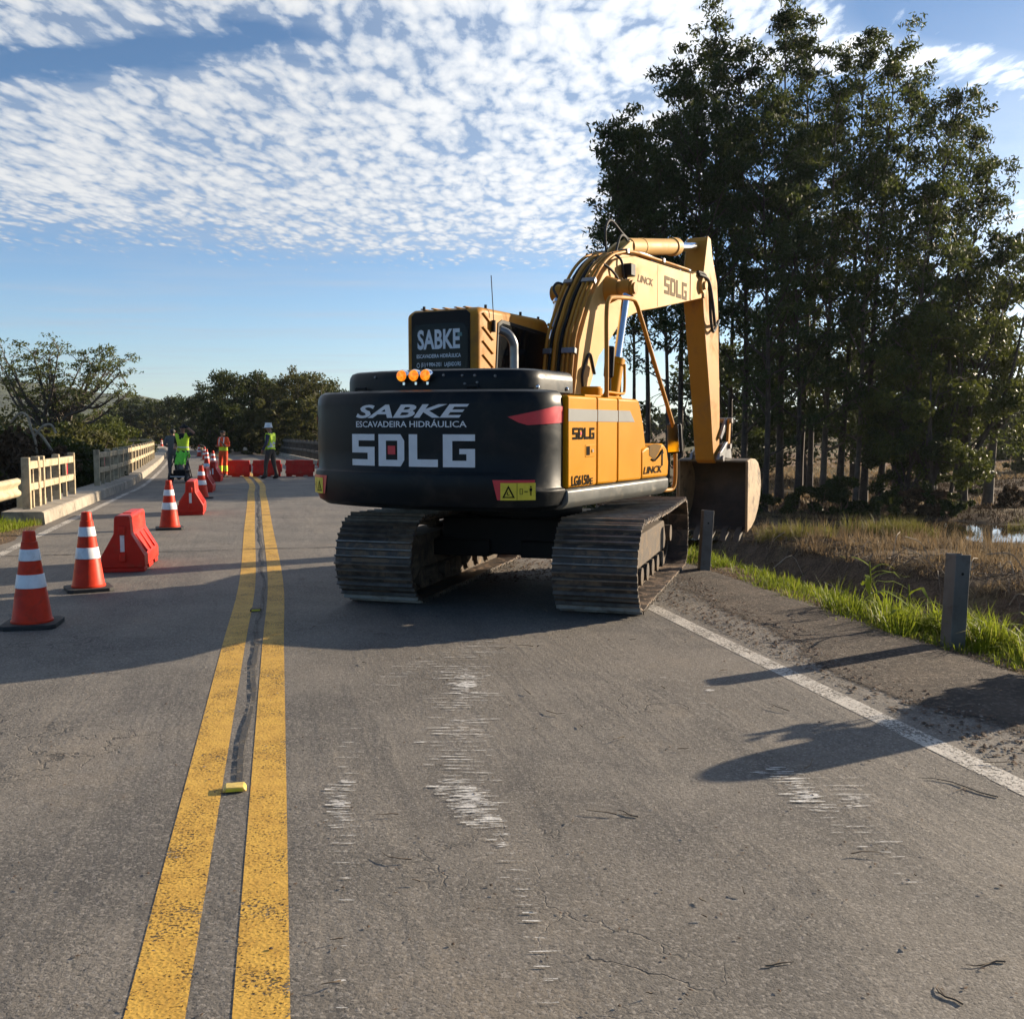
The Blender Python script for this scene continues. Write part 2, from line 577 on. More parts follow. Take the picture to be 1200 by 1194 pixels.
ctr = [(4.3, -20.0), (-0.22, 0.0)]
for q in ((242, 1194), (296, 760), (306, 680), (303, 620), (301, 580), (296, 562)):
    p = G(*q)
    ctr.append((p.x, p.y))
ctr += [left_line_offset(195, 540, 16), left_line_offset(197, 530, 19), left_line_offset(186, 522, 23), (-46, 131), (-86, 196), (-150, 275)]
_c = smooth_path([Vector((x, y, 0)) for x, y in ctr], 60)
_c = np.array([(p.x, p.y) for p in _c])
_d = np.concatenate([[0], np.cumsum(np.hypot(*np.diff(_c, axis=0).T))])
T = np.arange(0, _d[-1], 0.5)
CL = np.stack([np.interp(T, _d, _c[:, 0]), np.interp(T, _d, _c[:, 1])], 1)
_tg = np.gradient(CL, axis=0)
for _ in range(6):
    _tg[1:-1] = (_tg[:-2] + _tg[1:-1] + _tg[2:]) / 3
_tg /= np.linalg.norm(_tg, axis=1)[:, None]
NR = np.stack([_tg[:, 1], -_tg[:, 0]], 1)          # to the right of travel
grade_np = lambda y: -0.006 * np.clip(np.minimum(y, 140.0) - 14.0, 0, None)


def on_road(t, s, dz=0.0):
    x = np.interp(t, T, CL[:, 0]) + s * np.interp(t, T, NR[:, 0])
    y = np.interp(t, T, CL[:, 1]) + s * np.interp(t, T, NR[:, 1])
    return Vector((x, y, float(grade_np(np.array(y))) + dz))


def road_dir(t):
    a, b = on_road(t - 0.3, 0), on_road(t + 0.3, 0)
    return math.atan2(b.x - a.x, b.y - a.y)        # heading from +Y towards +X


def st(x, y):
    """lateral offset and distance along the road, vectorised"""
    x = np.asarray(x, float)
    y = np.asarray(y, float)
    sh = x.shape
    xf, yf = x.ravel(), y.ravel()
    idx = np.zeros(len(xf), int)
    for a in range(0, len(xf), 4000):
        d = (xf[a:a + 4000, None] - CL[None, ::2, 0]) ** 2 + (yf[a:a + 4000, None] - CL[None, ::2, 1]) ** 2
        idx[a:a + 4000] = d.argmin(1) * 2
    dx, dy = xf - CL[idx, 0], yf - CL[idx, 1]
    s = dx * NR[idx, 0] + dy * NR[idx, 1]
    t = T[idx] + dx * _tg[idx, 0] + dy * _tg[idx, 1]
    far = np.hypot(dx, dy)
    s = np.where(far > np.abs(s) + 3, np.sign(s + 1e-9) * far, s)
    return s.reshape(sh), t.reshape(sh)


def st1(p):
    s, t = st(np.array([p[0]]), np.array([p[1]]))
    return float(s[0]), float(t[0])


def strip(name, t0, t1, s0, s1, dz, mat, dt=1.0, ns=1, taper=None):
    ts = np.arange(t0, t1 + 1e-6, dt)
    vs, fs = [], []
    for t in ts:
        for j in range(ns + 1):
            s = s0 + (s1 - s0) * j / ns
            vs.append(on_road(t, s, dz))
    w = ns + 1
    for i in range(len(ts) - 1):
        for j in range(ns):
            a = i * w + j
            fs.append((a, a + 1, a + w + 1, a + w))
    me = bpy.data.meshes.new(name)
    me.from_pydata([tuple(v) for v in vs], [], fs)
    o = link_mesh(name, me, mat)
    return o


T0 = st1((0, 0))[1]
T_END = T[-1] - 2
# small smooth noise in numpy for ground relief
rng = np.random.default_rng(7)


def vnoise(x, y, sc, seed):
    r = np.random.default_rng(seed)
    tab = r.random((64, 64))
    u, v = x * sc, y * sc
    i, j = np.floor(u).astype(int), np.floor(v).astype(int)
    fu, fv = u - i, v - j
    fu, fv = fu * fu * (3 - 2 * fu), fv * fv * (3 - 2 * fv)
    g = lambda a, b: tab[a % 64, b % 64]
    return (g(i, j) * (1 - fu) + g(i + 1, j) * fu) * (1 - fv) + (g(i, j + 1) * (1 - fu) + g(i + 1, j + 1) * fu) * fv - 0.5


PONDS = []
for (px, py, hw, hd) in ((1135, 623, 1.9, 2.9), (975, 622, 2.6, 1.7), (1010, 640, 0.1, 0.1), (850, 622, 2.6, 1.6)):
    p = GZ(px, py, -1.45)
    PONDS.append((p.x, p.y, hw, hd))
T_BR = st1(GZ(17, 597, 0.2))[1]


def terrain_z(x, y):
    x = np.asarray(x, float)
    y = np.asarray(y, float)
    s, t = st(x, y)
    right = np.interp(s, [-4, 4.3, 4.75, 5.25, 6.5, 10.6, 11.3, 12.1, 13.0, 15, 40], [-0.07, -0.07, 0.0, -0.03, -1.75, -2.45, -2.35, -1.35, -1.22, -1.30, -1.30])
    lb = np.interp(s, [-90, -40, -12, -6.5, -4.9, -3.9, -3.35, 0], [-2.6, -2.6, -2.6, -1.6, -0.25, 0.03, 0.0, -0.07])   # before the bridge
    la = np.interp(s, [-90, -40, -12, -6.5, -4.0, -3.3, 0], [-2.6, -2.6, -2.6, -2.2, -1.5, -0.12, -0.07])
    w = np.clip((t - (T_BR - 0.6)) / 1.6, 0, 1)
    left = lb * (1 - w) + la * w
    z = np.where(s > 0, right, left)
    near = np.clip(1.0 - (np.abs(s) - 4.0) / 10.0, 0, 1)
    z = z + grade_np(y) * near
    off = np.clip((np.abs(s) - 4.6) / 3.0, 0, 1)
    fs_ = np.clip((s - 9.0) / 2.0, 0, 1)
    z = z + off * (vnoise(x, y, 0.23, 1) * 0.22 + vnoise(x, y, 0.7, 2) * 0.14 + vnoise(x, y, 1.9, 3) * 0.07)
    z = z + fs_ * vnoise(x, y, 0.06, 4) * 0.16
    for cx_, cy_, hw, hd in PONDS:
        e = ((x - cx_) / hw) ** 2 + ((y - cy_) / hd) ** 2
        wob = vnoise(x, y, 0.8, 5) * 0.9
        k_ = np.clip(1.75 - (e + wob), 0, 1)
        k_ = k_ * k_ * (3 - 2 * k_)
        z = z * (1 - k_) + (-1.72) * k_
    # gentle rise of the country far away
    d = np.hypot(x, y)
    z = z + np.clip((d - 150) / 900, 0, 1.2) * 3.0
    return z


def tz(x, y):
    return float(terrain_z(np.array([x]), np.array([y]))[0])


def grow(lo, hi, step, far, k_=1.16):
    a = list(np.arange(lo, hi, step))
    s_, v = step, a[-1]
    while v < far:
        s_ *= k_
        v += s_
        a.append(v)
    s_, v = step, a[0]
    b = []
    while v > -far:
        s_ *= k_
        v -= s_
        b.append(v)
    return np.array(b[::-1] + a)


def build_ground():
    xs = grow(-16, 26, 0.32, 3200)
    ys = grow(1, 46, 0.32, 3200)
    X, Y = np.meshgrid(xs, ys)
    Z = terrain_z(X, Y)
    nx, ny = len(xs), len(ys)
    v = np.stack([X.ravel(), Y.ravel(), Z.ravel()], 1)
    i = np.arange(nx * ny).reshape(ny, nx)
    f = np.stack([i[:-1, :-1].ravel(), i[:-1, 1:].ravel(), i[1:, 1:].ravel(), i[1:, :-1].ravel()], 1)
    # soil, dead grass and green patches
    m_, k, bs, P, out = base_mat('ground_soil')
    n1 = k.noise(P, 0.35, 5, 0.6)
    n2 = k.noise(P, 2.2, 6, 0.65)
    n3 = k.noise(P, 22.0, 4, 0.6)
    n4 = k.noise(P, 0.03, 4, 0.6)
    c = k.mix(k.step(n2, 0.3, 0.7), (0.055, 0.037, 0.024), (0.15, 0.102, 0.066))
    c = k.mix(k.m('MULTIPLY', k.step(n1, 0.48, 0.66), 0.6), c, (0.135, 0.115, 0.055))
    c = k.mix(k.m('MULTIPLY', k.step(n3, 0.5, 0.72), 0.5), c, (0.26, 0.195, 0.125))
    c = k.mix(k.m('MULTIPLY', k.step(n3, 0.5, 0.32), 0.6), c, (0.035, 0.025, 0.017))
    sp = k.n('ShaderNodeSeparateXYZ')
    k.L.new(P, sp.inputs[0])
    dist = k.step(sp.outputs[1], 45.0, 75.0)
    farc = k.mix(k.step(k.noise(k.mapping(P, (0.02, 0.11, 1)), 1.0, 4, 0.6), 0.36, 0.62), (0.17, 0.095, 0.058), (0.125, 0.115, 0.055))
    farc = k.mix(k.m('MULTIPLY', k.step(n4, 0.55, 0.7), 0.7), farc, (0.06, 0.075, 0.025))
    c = k.mix(dist, c, farc)
    k.put(bs.inputs['Base Color'], c)
    bs.inputs['Roughness'].default_value = 0.95
    bs.inputs['Specular IOR Level'].default_value = 0.15
    b = k.n('ShaderNodeBump')
    b.inputs['Strength'].default_value = 0.9
    b.inputs['Distance'].default_value = 0.06
    k.put(b.inputs['Height'], k.m('ADD', n2, k.m('MULTIPLY', n3, 0.5)))
    k.L.new(b.outputs[0], bs.inputs['Normal'])
    o = link_mesh('ground', np_mesh('ground', v, f), m_, None, 179)
    tag(o, kind='structure')


build_ground()

# ponds of flood water
m_, k, bs, P, out = base_mat('pond_water')
bs.inputs['Base Color'].default_value = (0.045, 0.036, 0.022, 1)
bs.inputs['Roughness'].default_value = 0.03
bs.inputs['Specular IOR Level'].default_value = 0.8
b = k.n('ShaderNodeBump')
b.inputs['Strength'].default_value = 0.06
b.inputs['Distance'].default_value = 0.02
k.put(b.inputs['Height'], k.noise(P, 3.0, 3, 0.5))
k.L.new(b.outputs[0], bs.inputs['Normal'])
for i_, (cx_, cy_, hw, hd) in enumerate(PONDS):
    if hw < 0.5:
        continue
    me = bpy.data.meshes.new('pond')
    me.from_pydata([(cx_ + hw * 1.5 * math.cos(a), cy_ + hd * 1.5 * math.sin(a), -1.47 + 0.004 * i_) for a in np.linspace(0, 2 * math.pi, 40, endpoint=False)], [], [tuple(range(40))])
    tag(link_mesh('pond', me, m_), kind='structure')


# ---- asphalt
def asphalt():
    m_, k, bs, P, out = base_mat('asphalt')
    big = k.noise(P, 0.22, 4, 0.55)
    mid = k.noise(P, 1.3, 6, 0.62)
    grit = k.voro(P, 105.0, 'F1', out='Color')
    gs = k.n('ShaderNodeSeparateColor')
    k.L.new(grit, gs.inputs[0])
    gd = k.voro(P, 105.0, 'F1')
    fine = k.noise(P, 210.0, 3, 0.6)
    c = k.mix(k.step(mid, 0.3, 0.7), (0.102, 0.091, 0.078), (0.168, 0.149, 0.126))
    c = k.mix(k.m('MULTIPLY', k.step(big, 0.42, 0.66), 0.7), c, (0.160, 0.138, 0.113))
    # long smears that run with the traffic
    along = k.mapping(k.mapping(P, (1, 1, 1), (0, 0, R(-12.9))), (1.5, 0.10, 1))
    sm = k.noise(along, 1.6, 5, 0.6)
    c = k.mix(k.m('MULTIPLY', k.step(sm, 0.50, 0.72), 0.55), c, (0.062, 0.057, 0.053))
    c = k.mix(k.m('MULTIPLY', k.step(sm, 0.46, 0.28), 0.4), c, (0.170, 0.150, 0.126))
    # dull patches, brown dust and drag streaks
    pt = k.noise(k.mapping(P, (1, 1, 1), (0, 0, R(20)), (3.1, 7.7, 0)), 0.75, 7, 0.7)
    c = k.mix(k.m('MULTIPLY', k.step(pt, 0.50, 0.62), 0.5), c, (0.070, 0.064, 0.059))
    c = k.mix(k.m('MULTIPLY', k.step(pt, 0.45, 0.34), 0.55), c, (0.190, 0.158, 0.121))
    dk = k.noise(k.mapping(along, (2.2, 3.0, 1), (0, 0, 0), (5, 2, 0)), 1.0, 6, 0.72)
    c = k.mix(k.m('MULTIPLY', k.step(dk, 0.58, 0.72), 0.45), c, (0.048, 0.044, 0.041))
    # single stones
    stone = k.m('SUBTRACT', k.m('MULTIPLY', gs.outputs[0], 0.9), 0.45)
    c = k.mix(k.m('MULTIPLY', k.step(gs.outputs[0], 0.62, 1.0), 0.55), c, (0.30, 0.27, 0.235))
    c = k.mix(k.m('MULTIPLY', k.step(gs.outputs[1], 0.72, 1.0), 0.5), c, (0.035, 0.032, 0.030))
    pit = k.step(k.noise(P, 52.0, 5, 0.72), 0.40, 0.28)
    c = k.mix(k.m('MULTIPLY', pit, 0.75), c, (0.036, 0.032, 0.029))
    # cracks
    cw = k.n('ShaderNodeTexNoise')
    k.L.new(P, cw.inputs['Vector'])
    cw.inputs['Scale'].default_value = 2.3
    cw.inputs['Detail'].default_value = 5
    va = k.n('ShaderNodeVectorMath', operation='MULTIPLY_ADD')
    k.L.new(cw.outputs['Color'], va.inputs[0])
    va.inputs[1].default_value = (0.9, 0.9, 0)
    k.L.new(P, va.inputs[2])
    ce = k.voro(va.outputs[0], 3.2, 'DISTANCE_TO_EDGE')
    crack = k.m('MULTIPLY', k.step(ce, 0.022, 0.004), k.step(k.noise(P, 0.5, 3, 0.6), 0.52, 0.66))
    c = k.mix(k.m('MULTIPLY', crack, 0.75), c, (0.022, 0.019, 0.017))
    k.put(bs.inputs['Base Color'], c)
    k.put(bs.inputs['Roughness'], k.m('ADD', k.m('MULTIPLY', fine, 0.25), 0.66))
    bs.inputs['Specular IOR Level'].default_value = 0.35
    h = k.m('ADD', k.m('MULTIPLY', gd, -0.35), k.m('MULTIPLY', k.noise(P, 62.0, 6, 0.75), 1.1))
    # ravelled bands where the binder has worn off and stones stand out
    rv = k.step(k.noise(k.mapping(along, (0.9, 2.0, 1), (0, 0, 0), (2, 9, 0)), 0.9, 5, 0.65), 0.44, 0.60)
    cobble = k.noise(P, 36.0, 5, 0.7)
    h = k.m('ADD', h, k.m('MULTIPLY', k.m('MULTIPLY', cobble, rv), 2.6))
    hole = k.m('MULTIPLY', k.step(cobble, 0.43, 0.33), rv)
    c = k.mix(k.m('MULTIPLY', hole, 0.65), c, (0.030, 0.027, 0.025))
    c = k.mix(k.m('MULTIPLY', k.m('MULTIPLY', k.step(cobble, 0.58, 0.72), rv), 0.5), c, (0.245, 0.215, 0.180))
    k.put(bs.inputs['Base Color'], c)
    h = k.m('SUBTRACT', h, k.m('MULTIPLY', pit, 0.8))
    h = k.m('SUBTRACT', h, k.m('MULTIPLY', crack, 1.5))
    b = k.n('ShaderNodeBump')
    b.inputs['Strength'].default_value = 0.5
    b.inputs['Distance'].default_value = 0.0065
    k.put(b.inputs['Height'], h)
    k.L.new(b.outputs[0], bs.inputs['Normal'])
    return m_


def worn_line(name, col, dark, lo, hi, sc=55.0):
    """road paint worn through to the asphalt in specks and patches"""
    m_, k, bs, P, out = base_mat(name)
    n = k.noise(k.mapping(P, (0.3, 1.6, 1)) if 'scrape' in name else P, sc, 5, 0.7)
    big = k.noise(P, 7.0 if 'scrape' in name else 2.6, 5, 0.65)
    vv = k.m('ADD', n, k.m('MULTIPLY', k.m('SUBTRACT', big, 0.5), 0.45))
    f = k.step(vv, lo, hi)
    c = k.mix(k.step(k.noise(P, 9.0, 6, 0.65), 0.35, 0.7), col, dark)
    k.put(bs.inputs['Base Color'], c)
    bs.inputs['Roughness'].default_value = 0.7
    b = k.n('ShaderNodeBump')
    b.inputs['Strength'].default_value = 0.35
    b.inputs['Distance'].default_value = 0.004
    k.put(b.inputs['Height'], k.voro(P, 80.0))
    k.L.new(b.outputs[0], bs.inputs['Normal'])
    tr = k.n('ShaderNodeBsdfTransparent')
    ms = k.n('ShaderNodeMixShader')
    k.put(ms.inputs[0], f)
    k.L.new(tr.outputs[0], ms.inputs[1])
    k.L.new(bs.outputs[0], ms.inputs[2])
    k.L.new(ms.outputs[0], out.inputs[0])
    return m_


asphalt()
worn_line('line_yellow', (0.56, 0.325, 0.045), (0.43, 0.235, 0.028), 0.362, 0.475, 85.0)
worn_line('line_white', (0.52, 0.48, 0.42), (0.36, 0.33, 0.29), 0.37, 0.53)
worn_line('scrape_white', (0.66, 0.64, 0.60), (0.46, 0.44, 0.41), 0.44, 0.57, 50.0)
worn_line('joint_dark', (0.030, 0.027, 0.025), (0.05, 0.045, 0.04), 0.36, 0.52, 14.0)

S_L, S_R = -3.32, 4.25
tag(strip('road', 0.0, T_END, S_L, S_R, 0.0, M['asphalt'], 1.0, 8), kind='structure')
tag(strip('center_line', 0.5, T_END, -0.213, -0.055, 0.0022, M['line_yellow'], 0.5), kind='structure')
tag(strip('center_line', 0.5, T_END, 0.065, 0.215, 0.0022, M['line_yellow'], 0.5), kind='structure')
tag(strip('edge_line', 0.5, T_END, -3.12, -3.0, 0.0022, M['line_white'], 0.5), kind='structure')
tag(strip('edge_line', 0.5, T_END, 3.24, 3.38, 0.0022, M['line_white'], 0.5), kind='structure')

# seam down the middle of the road and the joints where the bridge deck starts
vs, fs = [], []
rr = random.Random(3)


def seam(a_t, b_t, s_of, w, dt=0.25):
    b = len(vs)
    n = int((b_t - a_t) / dt)
    for i in range(n + 1):
        t = a_t + i * dt
        s = s_of(t)
        ww = w * rr.uniform(0.5, 1.2)
        vs.append(on_road(t, s - ww, 0.008))
        vs.append(on_road(t, s + ww, 0.008))
    for i in range(n):
        q = b + i * 2
        fs.append((q, q + 1, q + 3, q + 2))


seam(T0 + 4.5, T0 + 34, lambda t: 0.02 + 0.012 * math.sin(t * 1.7) + 0.01 * math.sin(t * 4.1), 0.016)
for px, py in ((300, 576), (300, 644)):
    s_, t_ = st1(G(px, py))
    b = len(vs)
    for i in range(33):
        s = S_L + 0.1 + (S_R - S_L - 0.2) * i / 32
        ww = rr.uniform(0.012, 0.03)
        vs.append(on_road(t_ + 0.02 * math.sin(i), s, 0.0075))
        vs.append(on_road(t_ + 0.02 * math.sin(i) + ww * 2, s, 0.0075))
    for i in range(32):
        q = b + i * 2
        fs.append((q, q + 1, q + 3, q + 2))
me = bpy.data.meshes.new('road_joint')
me.from_pydata([tuple(v) for v in vs], [], fs)
tag(link_mesh('road_joint', me, M['joint_dark']), kind='structure')


# chalky scratches left by the crawler tracks
def scrapes():
    vs, fs = [], []
    r = random.Random(11)

    def bar(p, w, h, tilt=0.0):
        c, s = math.cos(tilt), math.sin(tilt)
        b = len(vs)
        n = max(2, int(w / 0.05))
        for i in range(n + 1):
            u = (i / n - 0.5) * w
            hh = h * r.uniform(0.35, 1.0) * (0.4 if i in (0, n) else 1.0)
            for q in (-hh / 2, hh / 2):
                vs.append((p.x + u * c - q * s, p.y + u * s + q * c, 0.0052))
        for i in range(n):
            k_ = b + i * 2
            fs.append((k_, k_ + 2, k_ + 3, k_ + 1))

    def run(pts, step, wpx, h, dens=1.0, jit=6):
        for (a, b) in zip(pts[:-1], pts[1:]):
            y = a[1]
            while y < b[1]:
                f = (y - a[1]) / (b[1] - a[1])
                x = a[0] + (b[0] - a[0]) * f
                d = y - 500.0
                if r.random() < dens:
                    p = G(x + r.uniform(-jit, jit), y)
                    bar(p, r.uniform(*wpx) * 1.55 / d, r.uniform(*h) * r.choice((0.6, 1, 1, 1.4)), R(r.uniform(-6, 4)))
                y += step * (d / 300.0) * r.uniform(0.7, 1.3)
    run([(560, 752), (545, 790), (535, 830), (532, 880), (548, 915), (555, 945)], 2.6, (25, 85), (0.006, 0.016), 0.9, 16)
    run([(505, 765), (470, 790), (455, 815)], 3.5, (14, 46), (0.006, 0.014), 0.7, 12)
    run([(540, 790), (560, 850), (565, 890)], 4.0, (10, 40), (0.005, 0.012), 0.7, 14)
    run([(530, 915), (548, 945), (575, 972)], 1.5, (25, 64), (0.016, 0.036), 1.0, 9)
    run([(560, 955), (588, 980), (600, 1010), (616, 1050), (632, 1100), (642, 1150), (645, 1185)], 7.0, (16, 40), (0.008, 0.015), 1.0, 4)
    run([(575, 985), (590, 1040)], 10.0, (14, 30), (0.006, 0.012), 0.8, 8)
    run([(404, 915), (394, 945), (398, 972)], 2.0, (16, 42), (0.014, 0.030), 1.0, 6)
    run([(405, 960), (412, 1020)], 6.5, (25, 55), (0.006, 0.012), 1.0, 6)
    run([(408, 1030), (395, 1150), (392, 1190)], 12.0, (8, 22), (0.006, 0.012), 0.85, 6)
    run([(412, 850), (405, 925)], 4.5, (10, 36), (0.005, 0.011), 0.8, 8)
    run([(905, 900), (935, 925), (965, 952)], 2.0, (14, 55), (0.012, 0.028), 1.0, 7)
    run([(985, 912), (1000, 948)], 3.6, (25, 60), (0.005, 0.012), 1.0, 10)
    run([(955, 950), (1000, 985), (1040, 1005), (1090, 1060)], 6.0, (10, 30), (0.007, 0.015), 0.9, 8)
    run([(1000, 920), (1045, 1000)], 6.0, (16, 46), (0.005, 0.010), 0.85, 22)
    run([(795, 792), (845, 835)], 3.0, (6, 18), (0.006, 0.014), 0.85, 20)
    run([(640, 745), (625, 790)], 5.0, (10, 40), (0.004, 0.009), 0.5, 30)
    me = bpy.data.meshes.new('track_scrape')
    me.from_pydata(vs, [], fs)
    tag(link_mesh('track_scrape', me, M['scrape_white']), kind='structure')


scrapes()


def smears():
    """chalky patches where the tracks turned; thin out towards their rims"""
    m_, k, bs, P, out = base_mat('scrape_smear')
    an = k.n('ShaderNodeAttribute')
    an.attribute_name = 'cover'
    n = k.noise(k.mapping(P, (0.28, 1.5, 1), (0, 0, R(4))), 42.0, 5, 0.7)
    n2 = k.noise(P, 9.0, 6, 0.7)
    f = k.step(k.m('SUBTRACT', k.m('ADD', k.m('MULTIPLY', n, 0.9), k.m('MULTIPLY', n2, 0.7)), k.m('SUBTRACT', 1.16, k.m('MULTIPLY', an.outputs['Fac'], 0.50))), 0.0, 0.11)
    k.put(bs.inputs['Base Color'], k.mix(k.step(n2, .35, .65), (0.36, 0.34, 0.31), (0.62, 0.60, 0.57)))
    bs.inputs['Roughness'].default_value = 0.9
    tr = k.n('ShaderNodeBsdfTransparent')
    ms = k.n('ShaderNodeMixShader')
    k.put(ms.inputs[0], f)
    k.L.new(tr.outputs[0], ms.inputs[1])
    k.L.new(bs.outputs[0], ms.inputs[2])
    k.L.new(ms.outputs[0], out.inputs[0])
    vs, fs, cv = [], [], []
    for i_, (px, py, w, h, a) in enumerate(((548, 938, 95, 84, .86), (398, 945, 50, 70, .8), (588, 985, 50, 40, .75), (945, 930, 80, 56, .8), (1005, 938, 90, 40, .75), (545, 800, 120, 80, .8), (540, 860, 90, 90, .7), (475, 795, 80, 60, .55), (612, 1060, 44, 150, .6), (405, 1000, 60, 80, .5), (830, 812, 80, 60, .5), (1045, 1000, 100, 90, .45), (800, 1000, 300, 120, .25), (560, 760, 150, 50, .5))):
        b = len(vs)
        N = 13
        for j in range(N):
            for i in range(N):
                u, v = i / (N - 1) - .5, j / (N - 1) - .5
                q = G(px + w * (u + v * .25), py + h * v)
                vs.append((q.x, q.y, 0.0044 + 0.00008 * i_))
                cv.append(a * max(0.0, 1 - (4 * (u * u + v * v)) ** 0.8))
        for j in range(N - 1):
            for i in range(N - 1):
                q = b + j * N + i
                fs.append((q, q + 1, q + N + 1, q + N))
    me = bpy.data.meshes.new('chalk_smear')
    me.from_pydata(vs, [], fs)
    me.attributes.new('cover', 'FLOAT', 'POINT').data.foreach_set('value', cv)
    tag(link_mesh('chalk_smear', me, m_), kind='structure')


smears()


# the gravelly shoulder between the asphalt and the verge
def shoulder():
    m_, k, bs, P, out = base_mat('shoulder_gravel')
    n = k.noise(P, 3.0, 6, 0.65)
    st_ = k.voro(P, 55.0, 'F1', out='Color')
    sc_ = k.n('ShaderNodeSeparateColor')
    k.L.new(st_, sc_.inputs[0])
    c = k.mix(k.step(n, 0.35, 0.62), (0.074, 0.054, 0.039), (0.030, 0.020, 0.014))
    c = k.mix(k.m('MULTIPLY', k.step(sc_.outputs[0], 0.7, 1.0), 0.6), c, (0.21, 0.175, 0.14))
    c = k.mix(k.m('MULTIPLY', k.step(sc_.outputs[1], 0.6, 1.0), 0.6), c, (0.03, 0.022, 0.016))
    k.put(bs.inputs['Base Color'], c)
    bs.inputs['Roughness'].default_value = 0.95
    b = k.n('ShaderNodeBump')
    b.inputs['Strength'].default_value = 0.9
    b.inputs['Distance'].default_value = 0.02
    k.put(b.inputs['Height'], k.m('ADD', k.m('MULTIPLY', k.noise(P, 48.0, 6, 0.75), 1.2), k.m('MULTIPLY', k.noise(P, 11.0, 4, 0.6), 0.8)))
    k.L.new(b.outputs[0], bs.inputs['Normal'])
    vs, fs = [], []
    ts = np.arange(T0 - 10, T0 + 60, 0.4)
    r = random.Random(5)
    for t in ts:
        e = 3.95 + 0.22 * math.sin(t * 0.9) + 0.13 * math.sin(t * 2.3 + 1) + r.uniform(-0.05, 0.05)
        for s, dz in ((3.45, 0.005), (e, 0.006), (4.6, 0.022), (4.95, -0.04)):
            vs.append(on_road(t, s, dz))
    for i in range(len(ts) - 1):
        for j in range(3):
            a = i * 4 + j
            fs.append((a, a + 1, a + 5, a + 4))
    me = bpy.data.meshes.new('road_shoulder')
    me.from_pydata([tuple(v) for v in vs], [], fs)
    at_ = me.attributes.new('cover', 'FLOAT', 'POINT')
    at_.data.foreach_set('value', [(0.0, 0.62, 1.0, 1.0)[i % 4] for i in range(len(vs))])
    an = k.n('ShaderNodeAttribute')
    an.attribute_name = 'cover'
    nn = k.m('ADD', k.m('MULTIPLY', k.noise(P, 2.6, 6, 0.7), 0.75), k.m('MULTIPLY', k.noise(P, 40.0, 4, 0.7), 0.45))
    fac = k.step(k.m('SUBTRACT', k.m('MULTIPLY', an.outputs['Fac'], 1.25), nn), -0.12, 0.14)
    tr = k.n('ShaderNodeBsdfTransparent')
    ms = k.n('ShaderNodeMixShader')
    k.put(ms.inputs[0], fac)
    k.L.new(tr.outputs[0], ms.inputs[1])
    k.L.new(bs.outputs[0], ms.inputs[2])
    k.L.new(ms.outputs[0], out.inputs[0])
    tag(link_mesh('road_shoulder', me, m_, None, 179), kind='structure')


shoulder()

# raised kerb and footway along the bridge on the left and the right
def kerb(name, t0, t1, s_face, s_back, h=0.2, dt=1.0, bottom=-0.5):
    b = MB()
    ts = np.arange(t0, t1, dt)
    sg = 1 if s_back > s_face else -1
    prof = ((s_face, -0.05), (s_face + sg * 0.02, h - 0.02), (s_face + sg * 0.05, h), (s_back, h + 0.005), (s_back, bottom))
    vs = [on_road(t, s, z) for t in ts for s, z in prof]
    n = len(prof)
    fs = []
    for i in range(len(ts) - 1):
        for j in range(n - 1):
            a = i * n + j
            fs.append((a, a + 1, a + n + 1, a + n))
    fs.append(tuple(range(n)))
    fs.append(tuple(range((len(ts) - 1) * n, len(ts) * n)))
    b.add(vs, fs)
    o = b.build(name, M['concrete'], None, 30)
    tag(o, kind='structure')


kerb('kerb', T_BR - 0.4, T_BR + 85, -3.33, -3.98)
kerb('kerb', T0 + 24, T_BR + 85, 3.55, 4.25)

# ------------------------------------------------------------------ lettering
_txt_cache = {}


def text_mesh(body, offset=0.0, shear=0.0):
    """outline of the words as flat triangles scaled to a unit box"""
    key = (body, offset, shear)
    if key in _txt_cache:
        return _txt_cache[key]
    cu = bpy.data.curves.new('words', 'FONT')
    cu.body = body
    cu.offset = offset
    cu.shear = shear
    cu.resolution_u = 3
    ob = bpy.data.objects.new('words', cu)
    COL.objects.link(ob)
    dg = bpy.context.evaluated_depsgraph_get()
    me = bpy.data.meshes.new_from_object(ob.evaluated_get(dg))
    v = np.array([q.co[:2] for q in me.vertices])
    f = [tuple(p.vertices) for p in me.polygons]
    bpy.data.objects.remove(ob)
    bpy.data.curves.remove(cu)
    bpy.data.meshes.remove(me)
    lo, hi = v.min(0), v.max(0)
    v = (v - lo) / (hi - lo)
    _txt_cache[key] = (v, f)
    return v, f


def letters_on(name, parts, mat, parent, fmap):
    """parts: list of (verts in 0..1, faces, x0, y0, w, h) laid on a surface by fmap"""
    vs, fs = [], []
    for v, f, x0, y0, w, h in parts:
        b = len(vs)
        vs += [tuple(fmap(x0 + p[0] * w, y0 + p[1] * h)) for p in v]
        fs += [tuple(b + i for i in q) for q in f]
    me = bpy.data.meshes.new(name)
    me.from_pydata(vs, [], fs)
    return link_mesh(name, me, mat, parent)


def rects(rs, sub=4):
    v, f = [], []
    for x0, y0, x1, y1 in rs:
        n = max(1, int(math.ceil((x1 - x0) * sub)))
        b = len(v)
        for i in range(n + 1):
            x = x0 + (x1 - x0) * i / n
            v += [(x, y0), (x, y1)]
        for i in range(n):
            q = b + 2 * i
            f.append((q, q + 2, q + 3, q + 1))
    return v, f


